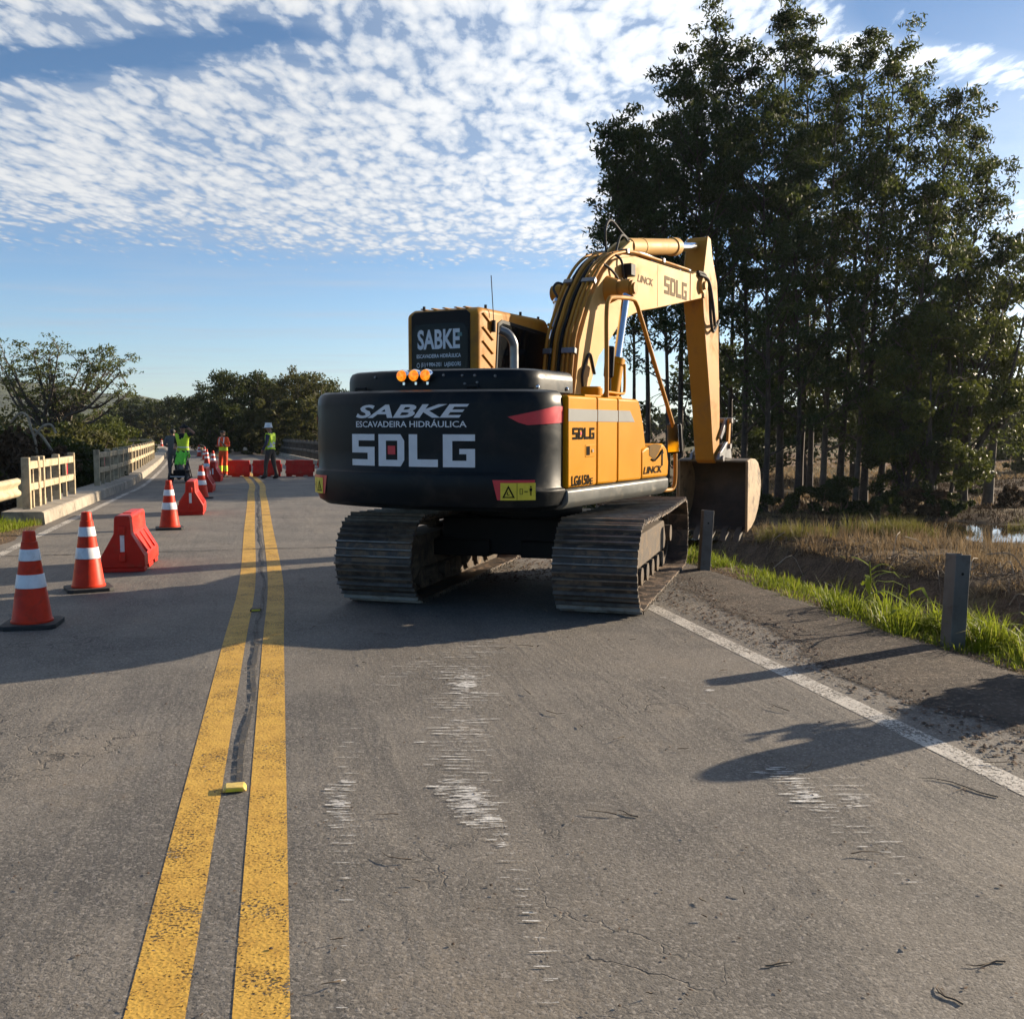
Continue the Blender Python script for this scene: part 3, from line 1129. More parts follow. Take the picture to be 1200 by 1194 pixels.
def block_logo():
    """four square block letters S D L G in the width 0..1; returns letters and the little square"""
    gl = []
    s = 0.30
    S = rects([(0, .80, 1, 1), (0, .60, s, .80), (0, .41, 1, .60), (1 - s, .2, 1, .41), (0, 0, 1, .2)])
    Dv, Df = rects([(0, 0, s, 1), (s, .80, .86, 1), (s, 0, .86, .2), (.74, .2, 1, .8)])
    b = len(Dv)
    Dv += [(.86, .8), (1, .8), (.86, 1), (.86, .2), (1, .2), (.86, 0)]
    Df += [(b, b + 1, b + 2), (b + 4, b + 3, b + 5)]
    L = rects([(0, 0, s, 1), (s, 0, 1, .23)])
    Gl = rects([(0, 0, s, 1), (s, .80, 1, 1), (s, 0, 1, .2), (.74, .2, 1, .40), (.52, .40, 1, .56)])
    w, gap = 0.222, 0.037
    for i, (v, f) in enumerate((S, (Dv, Df), L, Gl)):
        gl.append((v, f, i * (w + gap), 0, w, 1))
    sq = rects([(0, 0, 1, 1)])
    square = (sq[0], sq[1], w + gap + w * 0.37, 0.37, w * 0.29, 0.27)
    return gl, square


def scaled(parts, x0, y0, w, h):
    return [(v, f, x0 + a * w, y0 + b * h, c * w, d * h) for v, f, a, b, c, d in parts]


# ------------------------------------------------------------------ the digger
EX = Vector((0.14, 10.17, 0.0))
EH = R(28.7)
ex = empty('excavator', EX, -EH, 'large yellow and black tracked excavator on the right lane with its bucket over the verge', 'excavator')
UC = R(28.7 - 16.2)         # the crawler frame is turned against the upper body
RU = Matrix.Rotation(UC, 4, 'Z')


def build_tracks():
    half, rad, w = 1.40, 0.335, 0.70
    per = 4 * half + 2 * math.pi * rad
    n = 46
    pitch = per / n
    # one shoe: plate with three grouser bars; 48 triangles
    b = MB()
    b.prism([(-pitch * 0.60, 0.010), (pitch * 0.47, 0.020), (pitch * 0.47, 0.034), (-pitch * 0.60, 0.020)], -w / 2, w / 2, 'x')
    b.cur = 1
    for yy, hh in ((-0.34, 0.056), (0.04, 0.050), (0.42, 0.060)):
        b.prism([(yy * pitch - 0.011, 0.029), (yy * pitch + 0.011, 0.029), (yy * pitch + 0.006, hh), (yy * pitch - 0.006, hh)], -w / 2, w / 2, 'x')
    shoe_me = b.mesh('track_shoe')
    shoe_me.materials.append(M['track_steel'])
    shoe_me.materials.append(M['worn_edge'])
    # chain link pair under each shoe
    lk = MB()
    lk.prism([(-0.13, -0.06), (-0.09, -0.06), (-0.09, -0.015), (0.09, -0.015), (0.09, -0.06), (0.13, -0.06), (0.13, 0.009), (-0.13, 0.009)], -pitch * 0.49, pitch * 0.49, 'y')
    link_me = lk.mesh('chain_link')
    link_me.materials.append(M['roller_dirt'])
    ro = random.Random(4)
    for sx in (-1, 1):
        fr = MB()
        fr.prism([(-1.12, 0.26), (1.12, 0.26), (1.2, 0.36), (1.05, 0.56), (-1.05, 0.56), (-1.2, 0.36)], -0.17, 0.17, 'x')
        fr.box((-0.05, -0.35, 0.562), (0.05, 0.35, 0.60))
        o = fr.build('crawler_track', M['roller_dirt'], ex, 30, 0.012)
        p = RU @ Vector((sx * 0.965, 0, 0)) + Vector((0.10, 0, 0))
        o.location = p
        o.rotation_euler = (0, 0, UC)
        zc = rad + 0.06
        # sprocket (rear) and idler (front)
        sp = MB()
        prof = []
        for i in range(42):
            a = 2 * math.pi * i / 42
            r_ = 0.285 if i % 2 else 0.25
            prof.append((-half + r_ * math.cos(a), zc + r_ * math.sin(a)))
        sp.prism(prof, -0.045, 0.045, 'x')
        sp.tube([(-0.16, -half, zc), (0.22, -half, zc)], 0.2, 20)
        sp.tube([(0.2 * sx, -half, zc), (0.27 * sx, -half, zc)], [0.17, 0.13], 20)
        sp.build('drive_sprocket', M['roller_dirt'], o, 30)
        idl = MB()
        idl.tube([(-0.07, half, zc), (0.07, half, zc)], 0.275, 28)
        idl.tube([(-0.2, half, zc), (0.2, half, zc)], 0.09, 14)
        idl.build('idler_wheel', M['roller_dirt'], o, 30)
        for y in np.linspace(-1.02, 1.02, 7):
            rl = MB()
            rl.lathe([(0.055, -0.17), (0.085, -0.165), (0.09, -0.085), (0.065, -0.08), (0.065, 0.08), (0.09, 0.085), (0.085, 0.165), (0.055, 0.17)], 14, M=Matrix.Translation((0, y, 0.155)) @ Matrix.Rotation(R(90), 4, 'Y'))
            rl.build('track_roller', M['roller_dirt'], o, 30)
        for y in (-0.5, 0.55):
            rl = MB()
            rl.tube([(-0.12, y, 0.66), (0.12, y, 0.66)], 0.06, 12)
            rl.build('carrier_roller', M['roller_dirt'], o, 30)
        # shoes round the loop
        for i in range(n):
            d = (i + 0.3) * pitch
            if d < 2 * half:
                y, z, a = -half + d, 0.06, math.pi
            elif d < 2 * half + math.pi * rad:
                q = (d - 2 * half) / rad
                y, z, a = half + rad * math.sin(q), zc - rad * math.cos(q), math.pi + q
            elif d < 4 * half + math.pi * rad:
                y = half - (d - 2 * half - math.pi * rad)
                z, a = zc + rad - 0.02 * math.sin(math.pi * (half - y) / (2 * half)), 0.0
            else:
                q = (d - 4 * half - math.pi * rad) / rad
                y, z, a = -half - rad * math.sin(q), zc + rad * math.cos(q), q
            for me_, nm in ((shoe_me, 'track_shoe'), (link_me, 'chain_link')):
                so = bpy.data.objects.new(nm, me_)
                COL.objects.link(so)
                so.parent = o
                so.location = (ro.uniform(-0.004, 0.004) if nm == 'track_shoe' else 0, y, z)
                so.rotation_euler = (a, 0, 0)
    c = MB()
    c.prism([(-0.72, 0.36), (0.72, 0.36), (0.66, 0.70), (-0.66, 0.70)], -0.64, 0.64, 'x', RU)
    c.box((-0.85, -0.75, 0.34), (-0.15, -0.3, 0.5), RU @ Matrix.Rotation(R(0), 4, 'Z'))
    c.box((0.15, -0.75, 0.34), (0.85, -0.3, 0.5), RU)
    c.box((-0.85, 0.3, 0.34), (-0.15, 0.75, 0.5), RU)
    c.box((0.15, 0.3, 0.34), (0.85, 0.75, 0.5), RU)
    c.build('undercarriage_frame', M['black_plain'], ex, 30, 0.015)
    s = MB()
    s.lathe([(0.52, 0.60), (0.56, 0.62), (0.56, 0.82), (0.50, 0.88)], 40)
    s.build('swing_bearing', M['black_plain'], ex, 30)


build_tracks()


def arc_outline(rr, half, front, fil, n=28):
    """plan outline of a tail: straight sides, rounded corners, rear on a circle about the swing centre; from left front to right front"""
    pts = []
    yc = -math.sqrt(rr * rr - half * half)
    # rear arc between the corner fillets
    xa = half - fil
    ya = -math.sqrt(rr * rr - xa * xa)
    side_y = yc + fil * 1.05
    right = []
    for i in range(8):          # corner as a quadratic blend
        t = i / 7
        p0, p1, p2 = Vector((half, side_y)), Vector((half, yc + 0.02)), Vector((xa, ya))
        right.append((1 - t) ** 2 * p0 + 2 * t * (1 - t) * p1 + t * t * p2)
    arc = []
    a0 = math.asin(xa / rr)
    for i in range(1, n):
        a = a0 - 2 * a0 * i / n
        arc.append(Vector((rr * math.sin(a), -rr * math.cos(a))))
    rs = [Vector((half, front))] + right + arc + [Vector((-p.x, p.y)) for p in reversed(right)] + [Vector((-half, front))]
    return rs


def inset(outl, d):
    n = len(outl)
    out = []
    for i in range(n):
        a, b = outl[max(i - 1, 0)], outl[min(i + 1, n - 1)]
        t = (b - a).normalized()
        out.append(outl[i] + Vector((t.y, -t.x)) * d)
    return out


def loft(rings, mats, name, parent, smooth=40, closed_front=True):
    """rings: list of lists of 3d points, same length; closes bottom, top and the straight front"""
    n = len(rings[0])
    vs = [p for r_ in rings for p in r_]
    fs = []
    for i in range(len(rings) - 1):
        for j in range(n):
            q = (j + 1) % n
            fs.append((i * n + j, i * n + q, (i + 1) * n + q, (i + 1) * n + j))
    fs.append(tuple(range(n))[::-1])
    fs.append(tuple(range((len(rings) - 1) * n, len(rings) * n)))
    b = MB()
    b.add(vs, fs)
    return b.build(name, mats, parent, smooth)


CWR = 2.30


def tail():
    base = [Vector((p.x + 0.045, p.y)) for p in arc_outline(CWR, 1.175, -1.63, 0.26)]

    def ring(d, zf):
        o = inset(base, d)
        return [Vector((p.x, p.y, zf(p.x) if callable(zf) else zf)) for p in o]

    def lip(x):
        a = abs(x)
        k_ = min(1, max(0, (a - 0.98) / 0.17))
        k_ = k_ * k_ * (3 - 2 * k_)
        return 1.185 - 0.125 * k_
    rings = [ring(0.16, 0.885), ring(0.10, 0.89), ring(0.035, 0.93), ring(0.012, 0.99), ring(0.0, 1.05), ring(0.0, lambda x: lip(x) - 0.022), ring(0.006, lambda x: lip(x) - 0.006),
             ring(0.02, lambda x: lip(x) + 0.004), ring(0.028, lambda x: lip(x) + 0.02), ring(0.026, 1.36), ring(0.026, 1.72), ring(0.034, 1.785), ring(0.055, 1.82), ring(0.09, 1.838), ring(0.15, 1.842)]
    cw = loft(rings, M['black_paint'], 'counterweight', ex, 30)

    def rear_of(o_):
        q = sorted([(p.x, p.y) for p in o_ if p.y < -1.70])
        return [a for a, _ in q], [b for _, b in q]
    upper, lower = rear_of(inset(base, 0.026)), rear_of(base)

    def on_cw(x, z, lift=0.006):
        """surface of the tail; x is measured along the outline as plain sideways distance"""
        o_ = upper if z > 1.19 else lower
        return (x, float(np.interp(x, o_[0], o_[1])) - lift, z)
    v, f = text_mesh('SABKE', 0.028, 0.32)
    letters_on('lettering', [(v, f, -0.385, 1.618, 1.05, 0.107)], M['white_mark'], cw, on_cw)
    v, f = text_mesh('ESCAVADEIRA HIDRÁULICA', 0.012)
    letters_on('lettering', [(v, f, -0.385, 1.545, 1.03, 0.061)], M['white_mark'], cw, on_cw)
    lg, sq = block_logo()
    letters_on('lettering', scaled(lg, -0.435, 1.235, 1.145, 0.255), M['white_mark'], cw, on_cw)
    letters_on('logo_square', scaled([sq], -0.435, 1.235, 1.145, 0.255), M['red_mark'], cw, on_cw)

    # reflective red wedge that wraps round the right corner (and the left one)
    ol = inset(base, 0.026)

    def corner_pts(sgn, x_from):
        pts = [p for p in ol if p.x * sgn > 0]
        if sgn > 0:
            pts = pts[::-1]
        return pts
    for sgn in (1, -1):
        cp = [p for p in (ol[::-1] if sgn > 0 else ol) if p.x * sgn > 0.93]
        # from the rear round to the side
        L = [0.0]
        for a, b in zip(cp[:-1], cp[1:]):
            L.append(L[-1] + (b - a).length)
        vs, fs = [], []
        tot = L[-1]
        order = list(range(len(cp))) if L else []
        # find direction: start must be the rear end (most negative y)
        if cp[0].y > cp[-1].y:
            cp = cp[::-1]
            L = [tot - q for q in L[::-1]]
        out_n = inset(cp, -0.0) if False else cp
        for i, p in enumerate(cp):
            q = L[i] / tot
            nrm = Vector((p.x - sgn * 0.9, p.y + 1.55)).normalized()
            pp = p + nrm * 0.006
            top = 1.625 + 0.085 * min(1, q / 0.75)
            bot = 1.625 - 0.065 * min(1, q / 0.22) + 0.03 * max(0, q - 0.22)
            vs += [(pp.x, pp.y, bot), (pp.x, pp.y, top)]
        for i in range(len(cp) - 1):
            fs.append((2 * i, 2 * i + 2, 2 * i + 3, 2 * i + 1))
        me = bpy.data.meshes.new('red_reflector')
        me.from_pydata(vs, [], fs)
        link_mesh('red_reflector', me, M['red_mark'], cw, 60)

        # safety sticker low on the tail
        mx = (lambda q: q - 0.02) if sgn > 0 else (lambda q: 0.09 - (q - 0.02))
        def rect_on(name, x0, z0, x1, z1, mat, lift, n=6, skew=0.0):
            v_, f_ = [], []
            for i in range(n + 1):
                x = x0 + (x1 - x0) * i / n
                v_ += [on_cw(mx(x), z0, lift), on_cw(mx(x - (skew if i == 0 else 0)), z1, lift)]
            for i in range(n):
                f_.append((2 * i, 2 * i + 2, 2 * i + 3, 2 * i + 1))
            me_ = bpy.data.meshes.new(name)
            me_.from_pydata(v_, [], f_)
            return link_mesh(name, me_, mat, cw)
        rect_on('red_sticker', 0.905, 0.985, 1.145, 1.140, M['red_mark'], 0.005, 6, 0.035)
        rect_on('warning_sticker', 0.930, 0.985, 1.150, 1.118, M['sticker_yellow'], 0.009)
        # warning triangle, divider, machine and walking figure
        tri = [(0.945, 1.003), (1.030, 1.003), (0.9875, 1.100)]
        tin = [(0.9600, 1.012), (1.015, 1.012), (0.9875, 1.077)]
        v_ = [on_cw(mx(a), b, 0.012) for a, b in tri + tin]
        f_ = [(0, 1, 4, 3), (1, 2, 5, 4), (2, 0, 3, 5)]
        me_ = bpy.data.meshes.new('sticker_print')
        b0 = len(v_)
        for x0, z0, x1, z1 in ((1.042, 0.987, 1.045, 1.116), (1.060, 1.03, 1.063, 1.075), (1.075, 1.03, 1.078, 1.075), (1.063, 1.072, 1.075, 1.075), (1.063, 1.03, 1.075, 1.033), (1.088, 1.048, 1.108, 1.055), (1.118, 1.055, 1.132, 1.078), (1.121, 1.02, 1.124, 1.055), (1.126, 1.02, 1.129, 1.055), (1.121, 1.082, 1.129, 1.094), (0.982, 1.022, 0.996, 1.028), (0.978, 1.028, 0.984, 1.048)):
            q = len(v_)
            v_ += [on_cw(mx(a), b, 0.012) for a, b in ((x0, z0), (x1, z0), (x1, z1), (x0, z1))]
            f_.append((q, q + 1, q + 2, q + 3))
        me_.from_pydata(v_, [], f_)
        link_mesh('sticker_print', me_, M['dark_mark'], cw)
    # white and red diamond badge at the left corner
    pl = Vector((-1.1945, -1.70))
    bd = MB()
    bd.prism([(-1.80, 1.60), (-1.70, 1.50), (-1.60, 1.62), (-1.70, 1.76)], -1.1165, -1.108, 'x')
    bd.build('corner_badge', M['white_mark'], cw)
    bd = MB()
    bd.prism([(-1.74, 1.61), (-1.70, 1.56), (-1.66, 1.62), (-1.70, 1.68)], -1.122, -1.117, 'x')
    bd.build('badge_mark', M['red_mark'], cw)
    # narrow dark groove of the left flank recess and lifting eyes
    for x in (-0.55, 0.55):
        le = MB()
        le.tube([(x - 0.05, -1.95, 1.84), (x - 0.05, -1.95, 1.87), (x + 0.05, -1.95, 1.87), (x + 0.05, -1.95, 1.84)], 0.012, 8)
        le.build('lifting_eye', M['black_paint'], cw)

    # the hood above
    hb = [Vector((p.x + 0.045, p.y)) for p in arc_outline(2.0, 0.935, -1.0, 0.2)]

    def hr(d, z):
        return [Vector((p.x, p.y, z)) for p in inset(hb, d)]
    hood = loft([hr(0.0, 1.835), hr(0.0, 1.93), hr(0.006, 1.97), hr(0.025, 2.0), hr(0.06, 2.014), hr(0.12, 2.018)], M['black_paint'], 'engine_hood', ex, 30)
    for x in (-0.065, 0.055, 0.165):
        y = -math.sqrt(2.0 ** 2 - (x - 0.045) ** 2)
        Mx = Matrix.Translation((x, y - 0.005, 1.962)) @ Matrix.Rotation(R(90), 4, 'X')
        lm = MB()
        lm.lathe([(0.05, 0.0), (0.052, 0.03), (0.046, 0.045)], 20, M=Mx)
        lo = lm.build('lamp_housing', M['chrome'], hood, 40)
        lm = MB()
        lm.lathe([(0.046, 0.0455), (0.043, 0.055), (0.03, 0.064), (0.01, 0.067)], 20, M=Mx)
        lm.build('amber_lamp', M['amber_lamp'], hood, 60)
        lb = MB()
        lb.box((x - 0.012, y - 0.02, 1.885), (x + 0.012, y + 0.012, 1.915))
        lb.build('lamp_bracket', M['chrome'], hood, 30, 0.003)
    for x, z in ((0.30, 1.96), (0.46, 1.955), (0.56, 1.955), (0.72, 1.95), (-0.4, 1.96), (0.48, 1.89), (0.58, 1.90)):
        bt = MB()
        y = -math.sqrt(2.0 ** 2 - (x - 0.045) ** 2)
        bt.lathe([(0.012, 0), (0.012, 0.008), (0.006, 0.014)], 8, M=Matrix.Translation((x, y + 0.004, z)) @ Matrix.Rotation(R(90), 4, 'X'))
        bt.build('hood_bolt', M['steel_grey'], hood, 40)
    for y in (-1.66, -1.12):
        bt = MB()
        bt.lathe([(0.018, 0), (0.018, 0.012), (0.008, 0.02)], 10, M=Matrix.Translation((0.978, y, 1.868)) @ Matrix.Rotation(R(90), 4, 'Y'))
        bt.build('hood_bolt', M['chrome'], hood, 40)
    ra = MB()
    ra.tube([(-0.6, -1.82, 2.02), (-0.6, -1.82, 2.045), (0.2, -1.86, 2.045), (0.2, -1.86, 2.02)], 0.012, 8)


tail()


def body():
    b = MB()
    b.box((-1.03, -1.75, 0.98), (1.12, 0.62, 1.06))
    b.box((-1.01, -1.70, 1.06), (1.10, -0.16, 1.80))
    b.box((-0.62, -0.95, 0.86), (0.62, 0.95, 0.98))
    b.build('engine_bay', M['black_plain'], ex, 30, 0.02)
    bw = MB()
    bw.box((-1.0, -0.9, 0.872), (1.0, 0.9, 0.90))
    # grey skirts along both sides
    for sg in (1, -1):
        sh_ = 0.0 if sg > 0 else 0.09
        p = [(sg * 1.10, 0.885), (sg * 1.17, 0.885), (sg * 1.225, 0.93), (sg * 1.235, 0.955), (sg * 1.235, 1.035), (sg * 1.21, 1.05), (sg * 1.10, 1.05)]
        s = MB()
        s.prism([(a + sh_, z) for a, z in p], -1.622, 0.70, 'y')
        s.build('side_skirt', M['skirt_grey'], ex, 30, 0.012)

    def door(y0, y1, sg, prof=None, name='side_panel'):
        d = MB()
        pr = prof or [(y0, 1.058), (y1, 1.058), (y1, 1.80), (y0, 1.80)]
        d.prism(pr, 1.09 if sg > 0 else -1.0, 1.232 if sg > 0 else -1.142, 'x')
        return d.build(name, M['machine_yellow'], ex, 30, 0.022, 3)
    # right side
    d1 = door(-1.617, -1.048, 1)
    d2 = door(-1.040, -0.602, 1)
    d3 = door(0, 0, 1, [(-0.594, 1.058), (-0.024, 1.058), (-0.024, 1.33), (0.085, 1.345), (0.02, 1.56), (-0.075, 1.75), (-0.12, 1.80), (-0.594, 1.80)])
    for o in (d1, d2, d3):
        pass
    for o, y0, y1, sl in ((d1, -1.612, -1.052, 0), (d2, -1.036, -0.606, 0), (d3, -0.590, -0.33, 0.12)):
        s = MB()
        s.prism([(y0, 1.592), (y1 + sl, 1.592), (y1, 1.692), (y0, 1.692)], 1.2325, 1.2355, 'x')
        s.build('grey_band', M['band_grey'], o)
    side = lambda x, z, l=1.2365: (l, x, z)
    lg, sq = block_logo()
    letters_on('lettering', scaled(lg, -1.535, 1.447, 0.425, 0.095), M['dark_mark'], d1, side)
    letters_on('logo_square', scaled([sq], -1.535, 1.447, 0.425, 0.095), M['red_mark'], d1, side)
    v, f = text_mesh('LG6150', 0.028)
    v2, f2 = text_mesh('E', 0.02)
    letters_on('lettering', [(v, f, -1.55, 1.072, 0.345, 0.085), (v2, f2, -1.19, 1.072, 0.055, 0.052)], M['dark_mark'], d1, side)
    lk = MB()
    lk.box((1.226, -1.29, 1.298), (1.2352, -1.088, 1.402))
    lo = lk.build('lock_plate', M['machine_yellow'], d1, 30, 0.004)
    lk = MB()
    lk.box((1.2353, -1.27, 1.315), (1.2385, -1.205, 1.388))
    lk.build('lock_recess', M['dark_mark'], lo)
    lk = MB()
    lk.tube([(1.232, -1.15, 1.35), (1.243, -1.15, 1.35)], 0.014, 10)
    lk.build('lock_barrel', M['chrome'], lo)
    # low tool box in front of the panels
    tb = MB()
    tb.prism([(-0.016, 1.058), (0.70, 1.058), (0.715, 1.20), (0.66, 1.335), (0.56, 1.385), (0.10, 1.36), (-0.016, 1.322)], 0.62, 1.230, 'x')
    tbo = tb.build('tool_box', M['machine_yellow'], ex, 30, 0.025, 3)
    paint('tool_recess_shade', (0.13, 0.07, 0.014), 0.8, 0.15, spec=0.1)  # darkened panel colour that stands for the shade inside the recess
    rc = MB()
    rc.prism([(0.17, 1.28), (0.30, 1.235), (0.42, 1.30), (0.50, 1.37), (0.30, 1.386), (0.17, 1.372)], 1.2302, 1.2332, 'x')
    rc.build('recess_shade_plate', M['tool_recess_shade'], tbo)
    v, f = text_mesh('LINCK', 0.018, 0.25)
    letters_on('lettering', [(v, f, 0.02, 1.105, 0.50, 0.07)], M['dark_mark'], tbo, lambda x, z: (1.2345, x, z))
    ar = MB()
    ar.add([(1.2345, y, z) for y, z in ((0.50, 1.17), (0.535, 1.17), (0.535, 1.29), (0.56, 1.29), (0.518, 1.34), (0.475, 1.29), (0.50, 1.29))], [(0, 1, 2, 6), (5, 3, 4)])
    ar.tube([(1.2345, 0.22, 1.24), (1.24, 0.30, 1.225), (1.24, 0.42, 1.27), (1.24, 0.5, 1.32)], 0.008, 6)
    ar.build('step_mark', M['dark_mark'], tbo)
    # left side panels (seen only from the other side)
    door(-1.617, -1.0, -1)
    door(-0.99, -0.75, -1)
    # deck over the engine with filler caps and the grab rail
    dk = MB()
    dk.box((0.34, -0.97, 1.806), (1.08, -0.14, 1.826))
    dk.box((0.34, -0.14, 1.05), (0.60, 0.55, 1.30))
    dko = dk.build('top_deck', M['machine_yellow'], ex, 30, 0.006)
    cp = MB()
    cp.tube([(0.86, -0.34, 1.826), (0.86, -0.34, 1.90)], 0.10, 20)
    cp.tube([(0.86, -0.34, 1.90), (0.86, -0.34, 1.915)], 0.085, 20)
    cp.build('filler_cap', M['machine_yellow'], dko, 40)
    cp = MB()
    cp.tube([(0.62, -0.55, 1.826), (0.62, -0.55, 1.885)], 0.045, 14)
    cp.build('filler_cap', M['black_plain'], dko, 40)
    rl = MB()
    rl.tube(smooth_path([(1.06, -0.50, 1.83), (1.06, -0.45, 1.86), (1.06, -0.10, 1.855), (1.06, -0.04, 1.90), (1.06, -0.045, 2.13)], 4), 0.013, 8)
    rl.tube([(0.86, -0.15, 1.84), (1.06, -0.12, 1.855)], 0.012, 8)
    rl.build('grab_rail', M['machine_yellow'], ex, 60)
    # handrail hoop down the front corner
    hr = MB()
    hr.tube(smooth_path([(1.10, -0.55, 1.80), (1.10, -0.555, 2.2), (1.10, -0.56, 2.56), (1.10, -0.52, 2.66), (1.10, -0.42, 2.70), (1.10, 0.02, 2.735), (1.10, 0.14, 2.70), (1.10, 0.24, 2.60), (1.12, 0.62, 2.12), (1.14, 0.98, 1.67), (1.15, 1.08, 1.50), (1.15, 1.12, 1.30), (1.15, 1.13, 1.02), (1.14, 1.10, 0.92), (1.12, 1.0, 0.90), (1.1, 0.66, 0.92)], 5), 0.021, 10)
    hro = hr.build('handrail', M['arm_yellow'], ex, 60)
    mr = MB()
    mr.box((-0.085, -0.025, -0.155), (0.085, 0.035, 0.155))
    mo = mr.build('mirror', M['black_plain'], ex, 40, 0.03, 3)
    mo.location = (1.16, 1.07, 1.43)
    mo.rotation_euler = (0, R(-4), R(-14))
    mg = MB()
    mg.box((-0.068, -0.030, -0.138), (0.068, -0.0255, 0.138))
    mg.build('mirror_glass', M['chrome'], mo, 40)
    # second mirror ahead of the boom
    mr = MB()
    mr.box((-0.05, -0.03, -0.16), (0.05, 0.03, 0.16))
    mo = mr.build('mirror', M['black_plain'], ex, 40, 0.025, 3)
    mo.location = (0.62, 0.62, 2.2)
    mo.rotation_euler = (0, R(3), R(20))
    mp = MB()
    mp.tube([(0.62, 0.64, 1.30), (0.62, 0.64, 2.1)], 0.013, 8)
    mp.build('mirror_arm', M['black_plain'], ex)
    # exhaust
    e = MB()
    e.tube(smooth_path([(0.30, -0.80, 1.9), (0.30, -0.80, 2.22), (0.295, -0.81, 2.31), (0.26, -0.84, 2.38), (0.20, -0.88, 2.415)], 6), 0.040, 14, True)
    e.build('exhaust_pipe', M['steel_grey'], ex, 60)
    # front brackets that carry the boom
    for x in (-0.09, 0.37):
        fb = MB()
        fb.prism([(0.2, 0.98), (1.02, 0.98), (0.86, 1.55), (0.72, 1.72), (0.56, 1.70), (0.42, 1.4)], x - 0.03, x + 0.03, 'x')
        fb.build('boom_bracket', M['machine_yellow'], ex, 30, 0.01)
    fl = MB()
    fl.box((-1.03, 0.60, 0.92), (1.1, 0.98, 1.04))
    fl.build('front_deck', M['black_plain'], ex, 30, 0.015)


body()


def cab():
    c = MB()
    c.prism([(-0.66, 1.04), (0.90, 1.04), (1.02, 1.45), (1.02, 1.75), (0.84, 2.62), (0.76, 2.675), (-0.56, 2.675), (-0.66, 2.63)], -0.97, -0.165, 'x')
    co = c.build('cab', M['arm_yellow'], ex, 30, 0.05, 4)
    # rear: dark upper trim and window
    w = MB()
    w.prism([(-0.905, 1.95), (-0.245, 1.95), (-0.245, 2.61), (-0.285, 2.645), (-0.865, 2.645), (-0.905, 2.61)], -0.6665, -0.655, 'y')
    tr = w.build('rear_trim', M['black_plain'], co, 30, 0.003)
    w = MB()
    w.prism([(-0.885, 1.95), (-0.265, 1.95), (-0.265, 2.46), (-0.30, 2.515), (-0.35, 2.53), (-0.80, 2.53), (-0.85, 2.515), (-0.885, 2.46)], -0.6725, -0.667, 'y')
    wo = w.build('rear_window', M['glass_dark'], co, 30)
    back = lambda x, z: (x, -0.6745, z)
    v, f = text_mesh('SABKE', 0.03)
    letters_on('lettering', [(v, f, -0.83, 2.285, 0.48, 0.19)], M['white_mark'], wo, back)
    v, f = text_mesh('ESCAVADEIRA HIDRÁULICA', 0.02)
    letters_on('lettering', [(v, f, -0.84, 2.205, 0.50, 0.045)], M['white_mark'], wo, back)
    v, f = text_mesh('(51) 9 9904-2931   LAJEADO/RS', 0.015)
    v2, f2 = text_mesh('O', 0.0)
    letters_on('lettering', [(v, f, -0.79, 2.112, 0.45, 0.050), (v2, f2, -0.84, 2.112, 0.034, 0.050)], M['white_mark'], wo, back)
    st_ = MB()
    st_.prism([(-0.375, 2.40), (-0.325, 2.40), (-0.325, 2.435), (-0.375, 2.435)], -0.6765, -0.6752, 'y')
    paint('teal_sticker', (0.06, 0.16, 0.16), 0.4, 0.1)
    st_.build('window_sticker', M['teal_sticker'], wo)
    # right side window
    s = MB()
    s.prism([(-0.34, 1.90), (0.88, 1.90), (0.86, 2.32), (0.78, 2.53), (-0.20, 2.585), (-0.28, 2.55)], -0.1655, -0.157, 'x')
    s.build('side_frame', M['black_plain'], co, 30, 0.003)
    s = MB()
    s.prism([(-0.31, 1.90), (0.84, 1.90), (0.82, 2.30), (0.75, 2.49), (-0.19, 2.55), (-0.25, 2.52)], -0.1565, -0.152, 'x')
    s.build('side_window', M['glass_dark'], co, 30)
    # pressed ribs on the rear pillar
    for i in range(5):
        z = 2.02 + i * 0.13
        rb = MB()
        rb.prism([(-0.58, z + 0.075), (-0.54, z + 0.085), (-0.36, z - 0.02), (-0.38, z - 0.04)], -0.168, -0.150, 'x')
        rb.build('pillar_rib', M['arm_yellow'], co, 30, 0.006)
    for x, y in ((-0.80, -0.6), (-0.20, -0.45), (-0.20, 0.25), (-0.25, 0.74), (-0.9, 0.2)):
        bt = MB()
        bt.tube([(x, y, 2.67), (x, y, 2.705)], 0.014, 8)
        bt.build('roof_bolt', M['black_plain'], co)
    for i, x in enumerate((-0.78, -0.66, -0.53, -0.40, -0.30)):
        rb = MB()
        rb.prism([(x - 0.05, -0.62), (x - 0.02, -0.62), (x + 0.05, 0.55), (x + 0.02, 0.55)], 2.673, 2.684, 'z')
        rb.build('roof_rib', M['arm_yellow'], co, 30, 0.004)
    gh = MB()
    gh.tube(smooth_path([(-0.12, 0.72, 2.62), (-0.09, 0.90, 2.5), (-0.09, 0.97, 2.25), (-0.08, 0.85, 2.12), (-0.05, 1.0, 1.95)], 5), 0.016, 8)
    gh.build('grab_handle', M['arm_yellow'], co, 60)
    # front window and door glass so that the cab looks right from elsewhere
    s = MB()
    s.prism([(-0.62, 1.30), (0.86, 1.30), (0.94, 1.50), (0.94, 1.75), (0.80, 2.52), (-0.45, 2.55), (-0.55, 2.50)], -0.977, -0.9705, 'x')
    s.build('door_window', M['glass_dark'], co, 30)
    an = MB()
    an.tube([(-0.14, -0.40, 2.45), (-0.14, -0.40, 2.56)], 0.022, 10)
    an.tube([(-0.14, -0.40, 2.56), (-0.15, -0.43, 2.98)], 0.0045, 6)
    an.build('antenna', M['black_plain'], ex)


cab()


